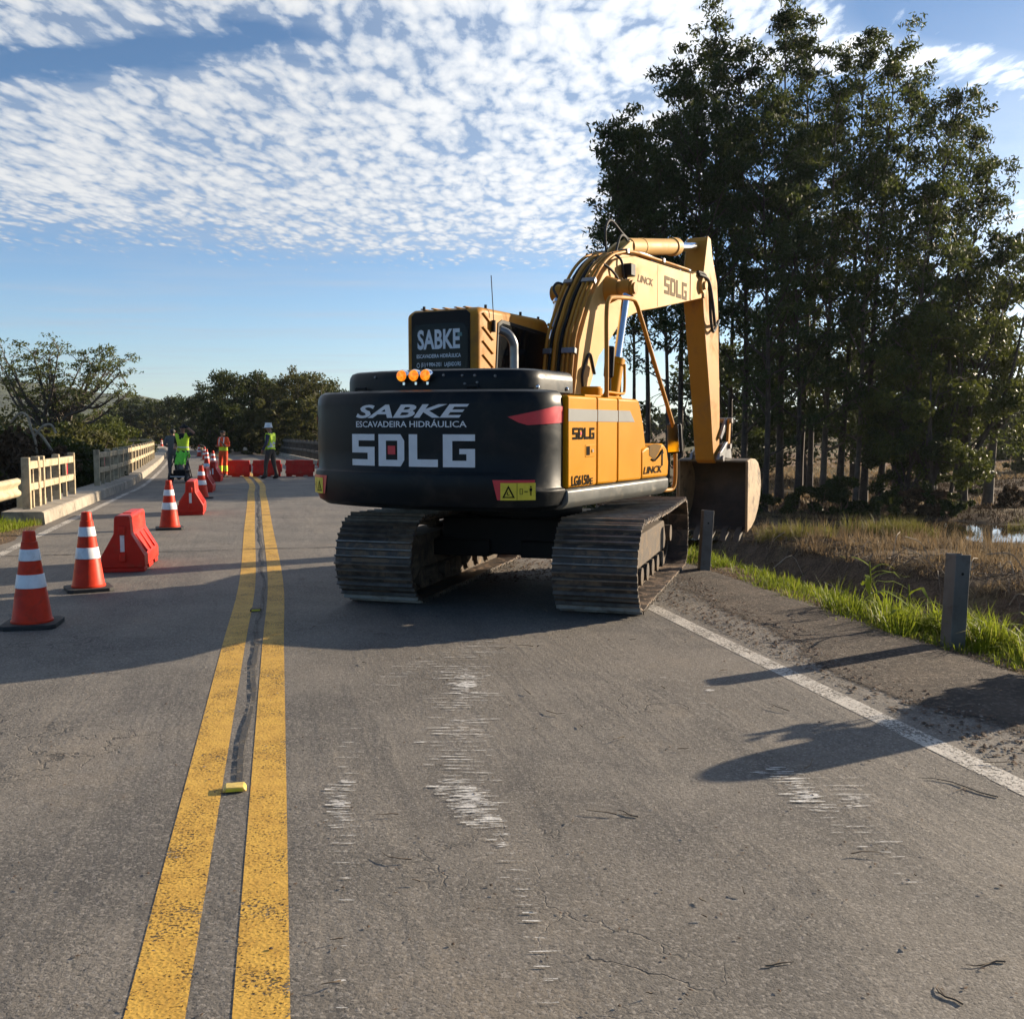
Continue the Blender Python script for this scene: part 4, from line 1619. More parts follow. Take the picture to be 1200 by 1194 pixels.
def boom():
    BV = 0.14
    x0, x1 = BV - 0.18, BV + 0.18
    prof = [(0.50, 1.58), (0.42, 1.75), (0.44, 1.92), (0.55, 2.40), (0.70, 2.66), (0.86, 2.89), (1.14, 3.17), (1.41, 3.335), (1.66, 3.41), (2.02, 3.475), (4.02, 3.53), (4.26, 3.60), (4.42, 3.50), (4.46, 3.36), (4.40, 3.26), (4.10, 3.205), (3.4, 3.08), (2.66, 2.95), (2.25, 2.885), (1.99, 2.82), (1.62, 2.695), (1.38, 2.52), (1.04, 2.29), (0.86, 2.03), (0.76, 1.88), (0.72, 1.62), (0.62, 1.53)]
    b = MB()
    b.prism(prof, x0, x1, 'x')
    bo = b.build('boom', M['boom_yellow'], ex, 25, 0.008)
    # flange plates and seams
    for y in (2.75,):
        s = MB()
        s.prism([(y, 2.985), (y + 0.012, 2.985), (y + 0.012, 3.475), (y, 3.475)], x1, x1 + 0.003, 'x')
        s.build('weld_seam', M['arm_yellow'], bo)
    s = MB()
    s.prism([(3.93, 3.19), (3.98, 3.19), (3.98, 3.525), (3.93, 3.525)], x1, x1 + 0.008, 'x')
    s.build('collar_plate', M['arm_yellow'], bo)
    lg, sq = block_logo()
    letters_on('lettering', scaled(lg, 2.98, 3.165, 0.82, 0.215), M['grey_mark'], bo, lambda x, z: (x1 + 0.004, x, z))
    v, f = text_mesh('LINCK', 0.02, 0.25)
    letters_on('lettering', [(v, f, 2.10, 3.20, 0.50, 0.085)], M['grey_mark'], bo, lambda x, z: (x1 + 0.004, x, z))
    # pivot boss of the lift rams, pin at the tip
    ps = MB()
    ps.tube([(BV - 0.48, 1.27, 3.01), (BV + 0.48, 1.27, 3.01)], 0.085, 22)
    ps.tube([(x1, 1.27, 3.01), (x1 + 0.13, 1.27, 3.01)], [0.15, 0.10], 22)
    ps.tube([(x0, 1.27, 3.01), (x0 - 0.13, 1.27, 3.01)], [0.15, 0.10], 22)
    ps.tube([(BV + 0.48, 1.27, 3.01), (BV + 0.50, 1.27, 3.01)], 0.06, 18)
    ps.build('ram_boss', M['arm_yellow'], bo, 40)
    pn = MB()
    pn.tube([(x0 - 0.05, 4.36, 3.42), (x1 + 0.05, 4.36, 3.42)], 0.10, 22)
    pn.tube([(x0 - 0.08, 4.36, 3.42), (x1 + 0.08, 4.36, 3.42)], 0.055, 16)
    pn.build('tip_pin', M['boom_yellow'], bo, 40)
    # bracket of the stick ram
    for x in (BV - 0.08, BV + 0.08):
        br = MB()
        br.prism([(1.50, 3.36), (2.36, 3.49), (2.28, 3.60), (2.20, 3.665), (2.10, 3.66), (1.98, 3.60)], x - 0.02, x + 0.02, 'x')
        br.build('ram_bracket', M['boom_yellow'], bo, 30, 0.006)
    # working light
    wl = MB()
    wl.box((x1 + 0.01, 1.62, 3.20), (x1 + 0.12, 1.76, 3.335))
    wl.build('work_lamp', M['black_plain'], bo, 30, 0.012)
    wl = MB()
    wl.box((x1 + 0.03, 1.66, 3.12), (x1 + 0.05, 1.69, 3.20))
    wl.build('lamp_stem', M['black_plain'], bo)

    def off(pts, d):
        v2 = [Vector(p) for p in pts]
        o = []
        for i in range(len(v2)):
            t = (v2[min(i + 1, len(v2) - 1)] - v2[max(i - 1, 0)]).normalized()
            o.append(v2[i] + Vector((-t.y, t.x)) * d)
        return o
    spine = [(0.44, 1.92), (0.55, 2.40), (0.70, 2.66), (0.86, 2.89), (1.14, 3.17), (1.41, 3.335), (1.66, 3.41), (2.02, 3.475)]
    long_ = spine + [(2.6, 3.495), (3.3, 3.515), (3.95, 3.53)]
    for i, (x, d, mat, rr_, pth) in enumerate(((-0.025, 0.055, 'arm_yellow', 0.017, long_), (0.02, 0.03, 'black_plain', 0.018, spine), (0.07, 0.045, 'arm_yellow', 0.022, spine), (0.125, 0.03, 'black_plain', 0.018, spine), (0.185, 0.05, 'arm_yellow', 0.017, spine), (0.235, 0.055, 'arm_yellow', 0.017, long_), (0.285, 0.05, 'arm_yellow', 0.017, long_))):
        h = MB()
        q = [Vector((x, p.x, p.y)) for p in off(pth, d)]
        q[0] = q[0] + Vector((0, 0.0, -0.05))
        h.tube(smooth_path(q, 4), rr_, 8)
        h.build('hydraulic_pipe', M[mat], bo, 60)
    # dark flat between the pipes
    for yz in ((0.52, 2.36), (0.60, 2.50)):
        pass
    for (y, z, a) in ((0.53, 2.30, 76), (0.995, 3.03, 46), (1.86, 3.45, 10), (3.0, 3.505, 2)):
        cl = MB()
        Mx = Matrix.Translation((0, y, z)) @ Matrix.Rotation(R(a), 4, 'X')
        cl.box((-0.05, -0.03, 0.03), (0.05, 0.03, 0.085), Mx)
        cl.box((0.16, -0.03, 0.03), (0.315, 0.03, 0.085), Mx)
        cl.build('pipe_clamp', M['steel_grey'], bo, 30, 0.005)
    # loose hoses round the knee
    for pts in ([(0.29, 1.2, 3.28), (0.34, 1.32, 3.22), (0.37, 1.42, 3.13), (0.36, 1.36, 3.05)], [(0.26, 1.5, 3.44), (0.35, 1.55, 3.36), (0.36, 1.60, 3.2), (0.36, 1.66, 3.12)],
                [(0.14, 1.62, 3.47), (0.14, 1.60, 3.72), (0.14, 1.75, 3.84), (0.17, 2.0, 3.74), (0.20, 2.22, 3.66)], [(0.22, 1.70, 3.47), (0.22, 1.82, 3.66), (0.2, 2.0, 3.70), (0.19, 2.2, 3.62)],
                [(-0.05, 0.80, 2.9), (-0.12, 0.84, 3.0), (-0.12, 0.93, 3.07), (-0.05, 0.98, 3.05)], [(0.325, 0.62, 1.95), (0.335, 0.60, 2.1), (0.33, 0.78, 2.3), (0.327, 0.92, 2.1)]):
        h = MB()
        h.tube(smooth_path(pts, 6), 0.014, 8)
        h.build('hose', M['rubber'], bo, 60)
    # lift rams on both sides
    for sx in (1, -1):
        x = BV + sx * 0.40
        a, b_ = Vector((x, 0.70, 1.35)), Vector((x, 1.27, 3.01))
        d = (b_ - a).normalized()
        r1 = MB()
        r1.tube([a, a + d * 0.92], 0.075, 18)
        r1.tube([a + d * 0.88, a + d * 0.95], 0.085, 18)
        c = r1.build('lift_ram', M['machine_yellow'], ex, 40)
        r2 = MB()
        r2.tube([a + d * 0.95, b_ - d * 0.08], 0.042, 16)
        r2.tube([b_ - d * 0.12, b_ - d * 0.05], 0.06, 16)
        r2.build('ram_rod', M['chrome'], c, 40)
        r3 = MB()
        r3.tube([b_ + Vector((-0.05, 0, 0)), b_ + Vector((0.05, 0, 0))], 0.10, 18)
        r3.build('ram_eye', M['arm_yellow'], c, 40)
    # stick ram along the top of the boom
    a, b_ = Vector((BV + 0.02, 2.16, 3.61)), Vector((BV + 0.02, 4.74, 4.00))
    d = (b_ - a).normalized()
    r1 = MB()
    r1.tube([a + d * 0.02, a + d * 1.52], 0.10, 22)
    r1.tube([a + d * 1.50, a + d * 1.66], 0.116, 22)
    r1.tube([a + d * 0.42, a + d * 0.46], 0.106, 22)
    r1.tube([a - d * 0.02 + Vector((-0.06, 0, 0)), a - d * 0.02 + Vector((0.06, 0, 0))], 0.07, 16)
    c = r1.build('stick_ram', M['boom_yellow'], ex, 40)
    r2 = MB()
    r2.tube([a + d * 1.66, b_ - d * 0.06], 0.06, 18)
    r2.build('ram_rod', M['chrome'], c, 40)
    r2 = MB()
    r2.tube([b_ + Vector((-0.07, 0, 0)), b_ + Vector((0.07, 0, 0))], 0.10, 18)
    r2.build('ram_eye', M['steel_grey'], c, 40)
    # steel pipes to the ram
    r2 = MB()
    r2.tube(smooth_path([(0.24, 2.05, 3.52), (0.26, 2.4, 3.56), (0.26, 3.0, 3.555), (0.25, 3.6, 3.57), (0.25, 4.1, 3.59)], 4), 0.022, 8)
    r2.build('hydraulic_pipe', M['steel_grey'], bo, 60)

    # stick
    ax0, ax1 = 0.03, 0.30
    prof = [(4.64, 4.06), (4.70, 4.12), (4.80, 4.06), (4.98, 3.78), (5.14, 3.55), (5.22, 3.1), (5.26, 2.62), (5.32, 2.1), (5.36, 1.72), (5.36, 1.30), (5.30, 1.08), (5.20, 1.03), (5.10, 1.08), (5.03, 1.35), (4.94, 1.75), (4.80, 2.25), (4.68, 2.65), (4.58, 3.0), (4.50, 3.28), (4.46, 3.42), (4.50, 3.58)]
    s = MB()
    s.prism(prof, ax0, ax1, 'x')
    so = s.build('stick', M['arm_yellow'], ex, 25, 0.01)
    for x in (ax0 - 0.012, ax1):
        pl = MB()
        pl.prism([(4.40, 3.30), (4.58, 3.28), (4.66, 3.45), (4.84, 3.95), (4.78, 4.10), (4.66, 4.12), (4.48, 3.55)], x, x + 0.012, 'x')
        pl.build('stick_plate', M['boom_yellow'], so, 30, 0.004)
    for pts in ([(0.33, 4.20, 3.58), (0.36, 4.42, 3.56), (0.37, 4.58, 3.38), (0.365, 4.66, 3.05), (0.36, 4.78, 2.86), (0.34, 4.95, 2.90), (0.33, 5.12, 3.02)], [(0.34, 4.22, 3.55), (0.39, 4.46, 3.50), (0.40, 4.62, 3.25), (0.39, 4.76, 2.98), (0.35, 4.92, 2.95)]):
        h = MB()
        h.tube(smooth_path(pts, 6), 0.022, 8)
        h.build('hose', M['rubber'], so, 60)
    # bucket ram on the front of the stick
    a, b_ = Vector((0.165, 5.33, 3.1)), Vector((0.165, 5.56, 1.62))
    d = (b_ - a).normalized()
    r1 = MB()
    r1.tube([a, a + d * 0.95], 0.07, 16)
    r1.tube([a + d * 0.9, a + d * 1.0], 0.082, 16)
    c = r1.build('bucket_ram', M['arm_yellow'], ex, 40)
    r2 = MB()
    r2.tube([a + d * 1.0, b_], 0.042, 14)
    r2.build('ram_rod', M['chrome'], c, 40)
    # tipping link
    for x in (0.0, 0.33):
        l = MB()
        l.prism([(5.24, 1.40), (5.30, 1.36), (5.60, 1.58), (5.62, 1.66), (5.55, 1.68)], x - 0.02, x + 0.02, 'x')
        l.build('tipping_link', M['steel_grey'], ex, 30, 0.008)
        l = MB()
        l.prism([(5.53, 1.64), (5.62, 1.64), (5.58, 1.25), (5.48, 1.25)], x + 0.025, x + 0.06, 'x')
        l.build('tipping_link', M['arm_yellow'], ex, 30, 0.008)
    l = MB()
    l.tube([(-0.06, 5.58, 1.64), (0.42, 5.58, 1.64)], 0.04, 14)
    l.tube([(-0.06, 5.20, 1.10), (0.42, 5.20, 1.10)], 0.045, 14)
    l.tube([(-0.06, 5.53, 1.27), (0.42, 5.53, 1.27)], 0.04, 14)
    l.build('link_pin', M['steel_grey'], ex, 40)

    # bucket: curved shell open towards the machine
    bx0, bx1 = -0.25, 0.72
    sh = [(5.24, 1.07), (5.42, 1.10), (5.64, 1.085), (5.80, 1.03), (5.92, 0.90), (5.97, 0.72), (5.94, 0.54), (5.84, 0.36), (5.68, 0.20), (5.50, 0.11), (5.27, 0.06)]
    vs, fs = [], []
    inner = []
    for i in range(len(sh)):
        a = Vector(sh[max(i - 1, 0)])
        c = Vector(sh[min(i + 1, len(sh) - 1)])
        t = (c - a).normalized()
        inner.append(Vector(sh[i]) + Vector((t.y, -t.x)) * 0.022)
    m = len(sh)
    for x in (bx0, bx1):
        vs += [(x, p[0], p[1]) for p in sh]
        vs += [(x, p.x, p.y) for p in inner]
    for i in range(m - 1):
        fs += [(i, i + 1, 2 * m + i + 1, 2 * m + i), (m + i, 3 * m + i, 3 * m + i + 1, m + i + 1)]
    fs += [(0, 2 * m, 3 * m, m), (m - 1, 2 * m - 1, 4 * m - 1, 3 * m - 1)]
    b = MB()
    b.add(vs, fs)
    bk = b.build('bucket', M['worn_steel'], ex, 40)
    for x, sx in ((bx0, -1), (bx1, 1)):
        sp = MB()
        sp.prism(sh, x, x + sx * 0.028, 'x')
        sp.build('bucket_side', M['bucket_side'], bk, 30, 0.006)
        sp = MB()
        sp.prism([(5.22, 1.06), (5.30, 1.06), (5.34, 0.10), (5.24, 0.06)], x + sx * 0.029, x + sx * 0.044, 'x')
        sp.build('side_cutter', M['bucket_side'], bk, 30, 0.004)
    for i in range(5):
        x = bx0 + 0.09 + (bx1 - bx0 - 0.18) * i / 4
        t = MB()
        t.prism([(5.40, 0.11), (5.32, 0.13), (5.20, 0.055), (5.13, -0.07), (5.20, -0.04), (5.30, 0.02)], x - 0.042, x + 0.042, 'x')
        t.build('bucket_tooth', M['worn_steel'], bk, 30, 0.006)
    for x in (-0.035, 0.365):
        e = MB()
        e.prism([(5.10, 1.08), (5.13, 1.18), (5.22, 1.21), (5.45, 1.33), (5.56, 1.34), (5.64, 1.26), (5.70, 1.08), (5.4, 1.105)], x - 0.02, x + 0.02, 'x')
        e.build('bucket_ear', M['steel_grey'], bk, 30, 0.006)


boom()
build = None

# ------------------------------------------------------------------ cones
def make_cone():
    root = empty('traffic_cone')
    b = MB()
    b.prism([(-0.205, -0.16), (-0.16, -0.205), (0.16, -0.205), (0.205, -0.16), (0.205, 0.16), (0.16, 0.205), (-0.16, 0.205), (-0.205, 0.16)], 0.0, 0.035, 'z')
    b.build('rubber_base', M['rubber'], root, 30, 0.006)
    b = MB()
    b.lathe([(0.155, 0.0355), (0.155, 0.05), (0.146, 0.06), (0.118, 0.26), (0.115, 0.265), (0.092, 0.42), (0.058, 0.66), (0.052, 0.665), (0.046, 0.735), (0.040, 0.745), (0.020, 0.747), (0.018, 0.735)], 28)
    b.build('cone_body', M['cone_red'], root, 40)
    for z0, z1 in ((0.305, 0.41), (0.515, 0.605)):
        r_ = lambda z: 0.1475 - (z - 0.06) * 0.1475 * 1.012
        b = MB()
        b.lathe([(r_(z0) + 0.001, z0), (r_(z0) + 0.004, z0 + 0.003), (r_(z1) + 0.004, z1 - 0.003), (r_(z1) + 0.001, z1)], 28)
        b.build('reflective_band', M['reflective_white'], root, 40)
    return root


CONES = [
    (38, 733, 1.0, 12, 'nearest red and white traffic cone, wholly in the shade at the left edge'),
    (104, 691, 1.0, 30, 'sunlit red and white traffic cone just before the nearest red plastic barrier'),
    (199, 620, 1.0, 20, 'red and white traffic cone alone on the road between the nearest two red barriers'),
    (236.5, 584, 1.0, 40, 'red and white cone right behind the second red barrier, hiding its far end'),
    (242.5, 568, 1.0, 15, 'red and white cone beyond the third barrier, in front of the wheeled cart'),
    (250.0, 547.5, 0.95, 5, 'red and white cone with one bright side at the foot of the worker in orange'),
    (242.5, 544.5, 0.95, 5, 'red and white cone behind the fourth single barrier, left of the worker in orange'),
    (240.0, 539.0, 0.95, 5, 'small red cone farther up the line, just behind the cone pair by the orange worker'),
    (233.5, 535.0, 0.95, 5, 'small faded cone near the far end of the line of cones on the bridge'),
    (189.5, 523.5, 1.05, 5, 'tiny sunlit cone at the far bend of the road beyond the left railing'),
]
c0 = make_cone()
for i, (px, py, sc, rz, lab) in enumerate(CONES):
    o = c0 if i == 0 else copy_tree(c0)
    p = G(px, py)
    o.location = p
    o.scale = (sc, sc, sc)
    o.rotation_euler = (0, 0, R(rz))
    tag(o, lab, 'traffic cone', 'cones along the closed lane')


# ------------------------------------------------------------------ red plastic barriers
def make_barrier():
    """length along local Y, 1 m long"""
    root = empty('plastic_barrier')
    L = 0.50
    prof = [(-0.215, 0.045), (0.215, 0.045), (0.222, 0.06), (0.222, 0.165), (0.215, 0.185), (0.095, 0.40), (0.088, 0.42), (0.080, 0.585), (0.066, 0.605), (-0.066, 0.605), (-0.080, 0.585), (-0.088, 0.42), (-0.095, 0.40), (-0.215, 0.185), (-0.222, 0.165), (-0.222, 0.06)]
    b = MB()
    b.prism(prof, -L, L, 'y')
    body_ = b.build('barrier_body', M['barrier_red'], root, 30, 0.018, 2)
    for y0, y1 in ((-L + 0.005, -0.29), (-0.14, 0.14), (0.29, L - 0.005)):
        f = MB()
        f.box((-0.216, y0, 0.0), (0.216, y1, 0.0448))
        f.build('barrier_foot', M['barrier_red'], root, 30, 0.008)
    sl = Vector((0.215 - 0.095, 0.185 - 0.40)).normalized()
    for sx in (1, -1):
        for y in (-0.27, 0.0, 0.27):
            r_ = MB()
            p0, p1 = (0.213, 0.190), (0.099, 0.394)
            nrm = (0.873, 0.487)
            poly = [(sx * (p0[0] + nrm[0] * -0.004), p0[1] - 0.002), (sx * (p0[0] + nrm[0] * 0.014), p0[1] + nrm[1] * 0.014 + 0.012), (sx * (p1[0] + nrm[0] * 0.014), p1[1] + nrm[1] * 0.014 - 0.012), (sx * (p1[0] + nrm[0] * -0.004), p1[1] + 0.002)]
            r_.prism(poly, y - 0.022, y + 0.022, 'y')
            r_.build('rib', M['barrier_red'], root, 30, 0.005)
    # end socket on one end, hooked lugs on the other
    e = MB()
    e.box((-0.022, -L - 0.012, 0.22), (0.022, -L - 0.001, 0.42))
    e.build('pin_slot', M['reflective_white'], root, 30, 0.003)
    for z0, z1 in ((0.40, 0.50), (0.11, 0.215)):
        e = MB()
        e.box((-0.035, -L - 0.030, z0), (0.035, -L - 0.0005, z1))
        e.build('pin_lug', M['barrier_red'], root, 30, 0.012)
    e = MB()
    e.box((-0.03, L + 0.0005, 0.16), (0.03, L + 0.055, 0.46))
    e.build('pin_tongue', M['barrier_red'], root, 30, 0.014)
    e = MB()
    e.prism([(-0.045, -0.16), (0.045, -0.16), (0.045, 0.16), (-0.045, 0.16)], 0.6055, 0.612, 'z')
    e.build('filler_plate', M['barrier_red'], root, 30, 0.002)
    return root


b0 = make_barrier()
first = True


def place_barrier(p, rz, lab, group, sc=1.0):
    global first
    o = b0 if first else copy_tree(b0)
    first = False
    o.location = p
    o.rotation_euler = (0, 0, rz)
    o.scale = (sc, sc, sc)
    return tag(o, lab, 'road barrier', group)


g1 = 'red barriers standing in the line of cones'
for (px, py, rz, lab) in ((144, 671, 11, 'nearest red water-filled barrier, end on, beside the second cone'),
                          (223.5, 604, 14, 'red water-filled barrier standing end on just behind the third cone'),
                          (238.5, 577, 12, 'red barrier mostly hidden behind the fourth cone of the line'),
                          (249.5, 564.5, 11, 'red end-on barrier close to the left foot of the worker in orange')):
    h = R(rz)
    c = G(px, py) + Vector((-math.sin(h), math.cos(h), 0)) * 0.52
    place_barrier(c, h, lab, g1)
ps = [G(266, 558.3), G(296, 558.3), G(335, 558.0), G(372, 557.6), G(408, 557.2)]
labs = ['leftmost barrier of the red row across the road, partly behind the worker in orange', 'red row barrier that the worker in the white helmet stands in front of',
        'fully visible red row barrier to the right of the worker in the white helmet', 'red row barrier half hidden by the left flank of the excavator']
for i in range(4):
    a = ps[i]
    d = (ps[-1] - ps[0]).normalized()
    rz = math.atan2(d.y, d.x) - math.pi / 2
    ln = (ps[min(i + 1, 4)] - a).length
    p = G((266, 296.5, 335, 372)[i] - (6 if i == 0 else 0), 558.6 - 0.2 * i) + d * 0.46
    place_barrier(p, rz, labs[i], 'red barriers in the row across the road', 0.9)


# ------------------------------------------------------------------ bare guard posts on the right
def make_guard_post():
    root = empty('guard_post')
    b = MB()
    # lipped channel, opening to the left of traffic
    o_ = [(-0.055, -0.07), (0.055, -0.07), (0.055, -0.04), (0.049, -0.04), (0.049, -0.064), (-0.049, -0.064), (-0.049, 0.064), (0.049, 0.064), (0.049, 0.04), (0.055, 0.04), (0.055, 0.07), (-0.055, 0.07)]
    b.prism(o_, -0.4, 0.655, 'z')
    b.build('channel_post', M['post_steel'], root, 25, 0.004)
    h = MB()
    h.tube([(0.0, -0.0705, 0.52), (0.0, -0.073, 0.52)], 0.010, 10)
    h.build('bolt_hole', M['black_plain'], root)
    return root


gp = make_guard_post()
for i, (px, py, tilt, rz, lab) in enumerate(((1116, 757, 3.0, 6, 'bare grey steel guard post standing in the bright green grass at the right'), (824.5, 669, 3.5, 2, 'bare grey steel guard post standing in front of the excavator bucket'))):
    o = gp if i == 0 else copy_tree(gp)
    o.location = G(px, py)
    o.rotation_euler = (R(-2), R(tilt), R(rz))
    tag(o, lab, 'guard post', 'steel guard posts left without a rail')


# ------------------------------------------------------------------ bridge railings
def railing(name, t0, t1, s, posts, lab, mat, h=0.86, gap_bal=1, red=(), group='concrete railings of the bridge', base=0.2, lean=0.0, end_block=False):
    """posts: list of t for the main posts; thin balusters between; two rails"""
    a = on_road((t0 + t1) / 2, s, base)
    root = empty(name, a, 0, lab, 'railing', group)
    inv = lambda p: p - a

    def pt(t, ds, z):
        return inv(on_road(t, s + ds, base + z))

    def frame_box(t, half_t, half_s, z0, z1, nm, m_, par=root):
        b = MB()
        c = pt(t, 0, 0)
        rz = -road_dir(t)
        Mx = Matrix.Translation(c) @ Matrix.Rotation(rz, 4, 'Z') @ Matrix.Rotation(R(lean), 4, 'X')
        b.box((-half_s, -half_t, z0), (half_s, half_t, z1), Mx)
        return b.build(nm, m_, par, 30, 0.01)
    for i, t in enumerate(posts):
        frame_box(t, 0.05, 0.065, 0.0, h, 'post', mat)
    for i in range(len(posts) - 1):
        ta, tb = posts[i] + 0.052, posts[i + 1] - 0.052
        if tb - ta < 0.2:
            continue
        for z0, z1 in ((h - 0.20, h - 0.07), (0.30, 0.42)):
            b = MB()
            vs = []
            for t in (ta, tb):
                for ds, z in ((-0.05, z0), (0.05, z0), (0.05, z1), (-0.05, z1)):
                    vs.append(pt(t, ds, z))
            b.add(vs, [(0, 1, 2, 3), (7, 6, 5, 4), (0, 4, 5, 1), (1, 5, 6, 2), (2, 6, 7, 3), (3, 7, 4, 0)])
            b.build('rail', mat, root, 30, 0.008)
        tm = (ta + tb) / 2
        frame_box(tm, 0.032, 0.04, 0.425, h - 0.205, 'baluster', mat)
        frame_box(tm, 0.032, 0.04, 0.0, 0.295, 'baluster', mat)
        if i in red:
            c = pt(tm + (tb - ta) * 0.22, -0.02, 0)
            Mx = Matrix.Translation(c) @ Matrix.Rotation(-road_dir(tm), 4, 'Z')
            b = MB()
            b.box((-0.015, -0.10, 0.43), (0.012, 0.10, h - 0.16), Mx)
            b.build('reflector_plate', M['red_mark'], root, 30, 0.004)
    return root


def t_of(px, py, dz=0.2):
    p = G(px, py, dz)
    return st1(p)


S_RAIL = -3.72
tt = [T_BR + 0.1 + q for q in (0.0, 1.75, 2.05, 3.75, 5.2)]
pr_t = [st1(G(px, py, 0.2)) for px, py in ((17, 597), (45, 593), (51, 591), (71, 585), (87, 579))]
tt = [q[1] for q in pr_t]
railing('bridge_railing', tt[0], tt[-1], S_RAIL, tt, 'short weathered concrete railing section at the near end of the bridge on the left', M['concrete_rail'], 0.86, red=(3,))
t2 = st1(G(116, 569, 0.2))[1]
posts2 = [t2 + 1.75 * i for i in range(17)]
railing('bridge_railing', t2, posts2[-1], S_RAIL, posts2, 'long weathered concrete railing curving away along the left of the bridge', M['concrete_rail'], 0.86, red=(0, 2, 4, 5, 6, 7, 8, 9))
eb = MB()
# right-hand railing; the shade of the grove is painted into its concrete
t3 = T0 + 27
posts3 = [t3 + 1.75 * i for i in range(30)]
railing('bridge_railing', t3, posts3[-1], 3.75, posts3, 'long concrete railing with painted-in shade along the far right side of the bridge behind the red row', M['concrete_shaded'], 0.92)
# left rail far beyond the bridge
def wbeam(name, t0, t1, s, lab, dt=1.0, post_dt=2.0, z=0.46, curl=False):
    a = on_road((t0 + t1) / 2, s, 0)
    root = empty(name, a, 0, lab, 'guardrail')
    prof = [(0.00, 0.0), (0.045, 0.035), (0.045, 0.085), (0.0, 0.13), (0.0, 0.18), (0.045, 0.225), (0.045, 0.275), (0.0, 0.31)]
    full = prof + [(x - 0.006, z_) for x, z_ in prof[::-1]]
    b = MB()
    ts = np.arange(t0, t1 + 1e-6, dt)
    vs = [on_road(t, s + x, z + z_) - a for t in ts for x, z_ in full]
    n = len(full)
    fs = []
    for i in range(len(ts) - 1):
        for j in range(n):
            q = (j + 1) % n
            fs.append((i * n + j, i * n + q, (i + 1) * n + q, (i + 1) * n + j))
    fs += [tuple(range(n)), tuple(range((len(ts) - 1) * n, len(ts) * n))]
    b.add(vs, fs)
    b.build('rail_beam', M['guardrail_steel'], root, 60)
    t = t0 + 0.5
    while t < t1:
        q = MB()
        c = on_road(t, s - 0.075, 0) - a
        Mx = Matrix.Translation(c) @ Matrix.Rotation(-road_dir(t), 4, 'Z')
        q.box((-0.05, -0.05, -0.35), (0.05, 0.05, z + 0.28), Mx)
        q.build('post', M['guardrail_steel'], root, 30, 0.006)
        t += post_dt
    return root


wbeam('guardrail', T_BR - 8.0, T_BR + 0.55, -3.80, 'rusty tan steel guardrail end overlapping the near end of the left bridge railing', z=0.42)
wbeam('guardrail', T_BR + 62, T_BR + 120, -4.3, 'distant steel guardrail along the left bend of the road beyond the bridge', 2.0, 4.0)
wbeam('guardrail', T_BR + 66, T_BR + 120, 4.6, 'distant steel guardrail on the outer right side of the bend', 2.0, 4.0)

# ------------------------------------------------------------------ road studs
def stud(px, py, lab, mat, rz=0):
    p = G(px, py)
    o = empty('road_stud', p + Vector((0, 0, 0.004)), R(rz), lab, 'road stud', 'studs between the yellow lines')
    b = MB()
    b.prism([(-0.052, 0.0), (0.052, 0.0), (0.040, 0.021), (-0.040, 0.021)], -0.036, 0.036, 'y')
    b.build('stud_body', mat, o, 30, 0.006)
    b = MB()
    b.add([(-0.036, -0.0385, 0.004), (0.036, -0.0385, 0.004), (0.033, -0.0372, 0.017), (-0.033, -0.0372, 0.017)], [(0, 1, 2, 3)])
    b.build('reflector', M['sticker_yellow'], o)


stud(275, 926, 'yellow plastic road stud in the sun between the two yellow lines', M['stud_yellow'], 13)
stud(300, 716, 'dull worn road stud in the shade between the yellow lines', M['twig_brown'], 13)


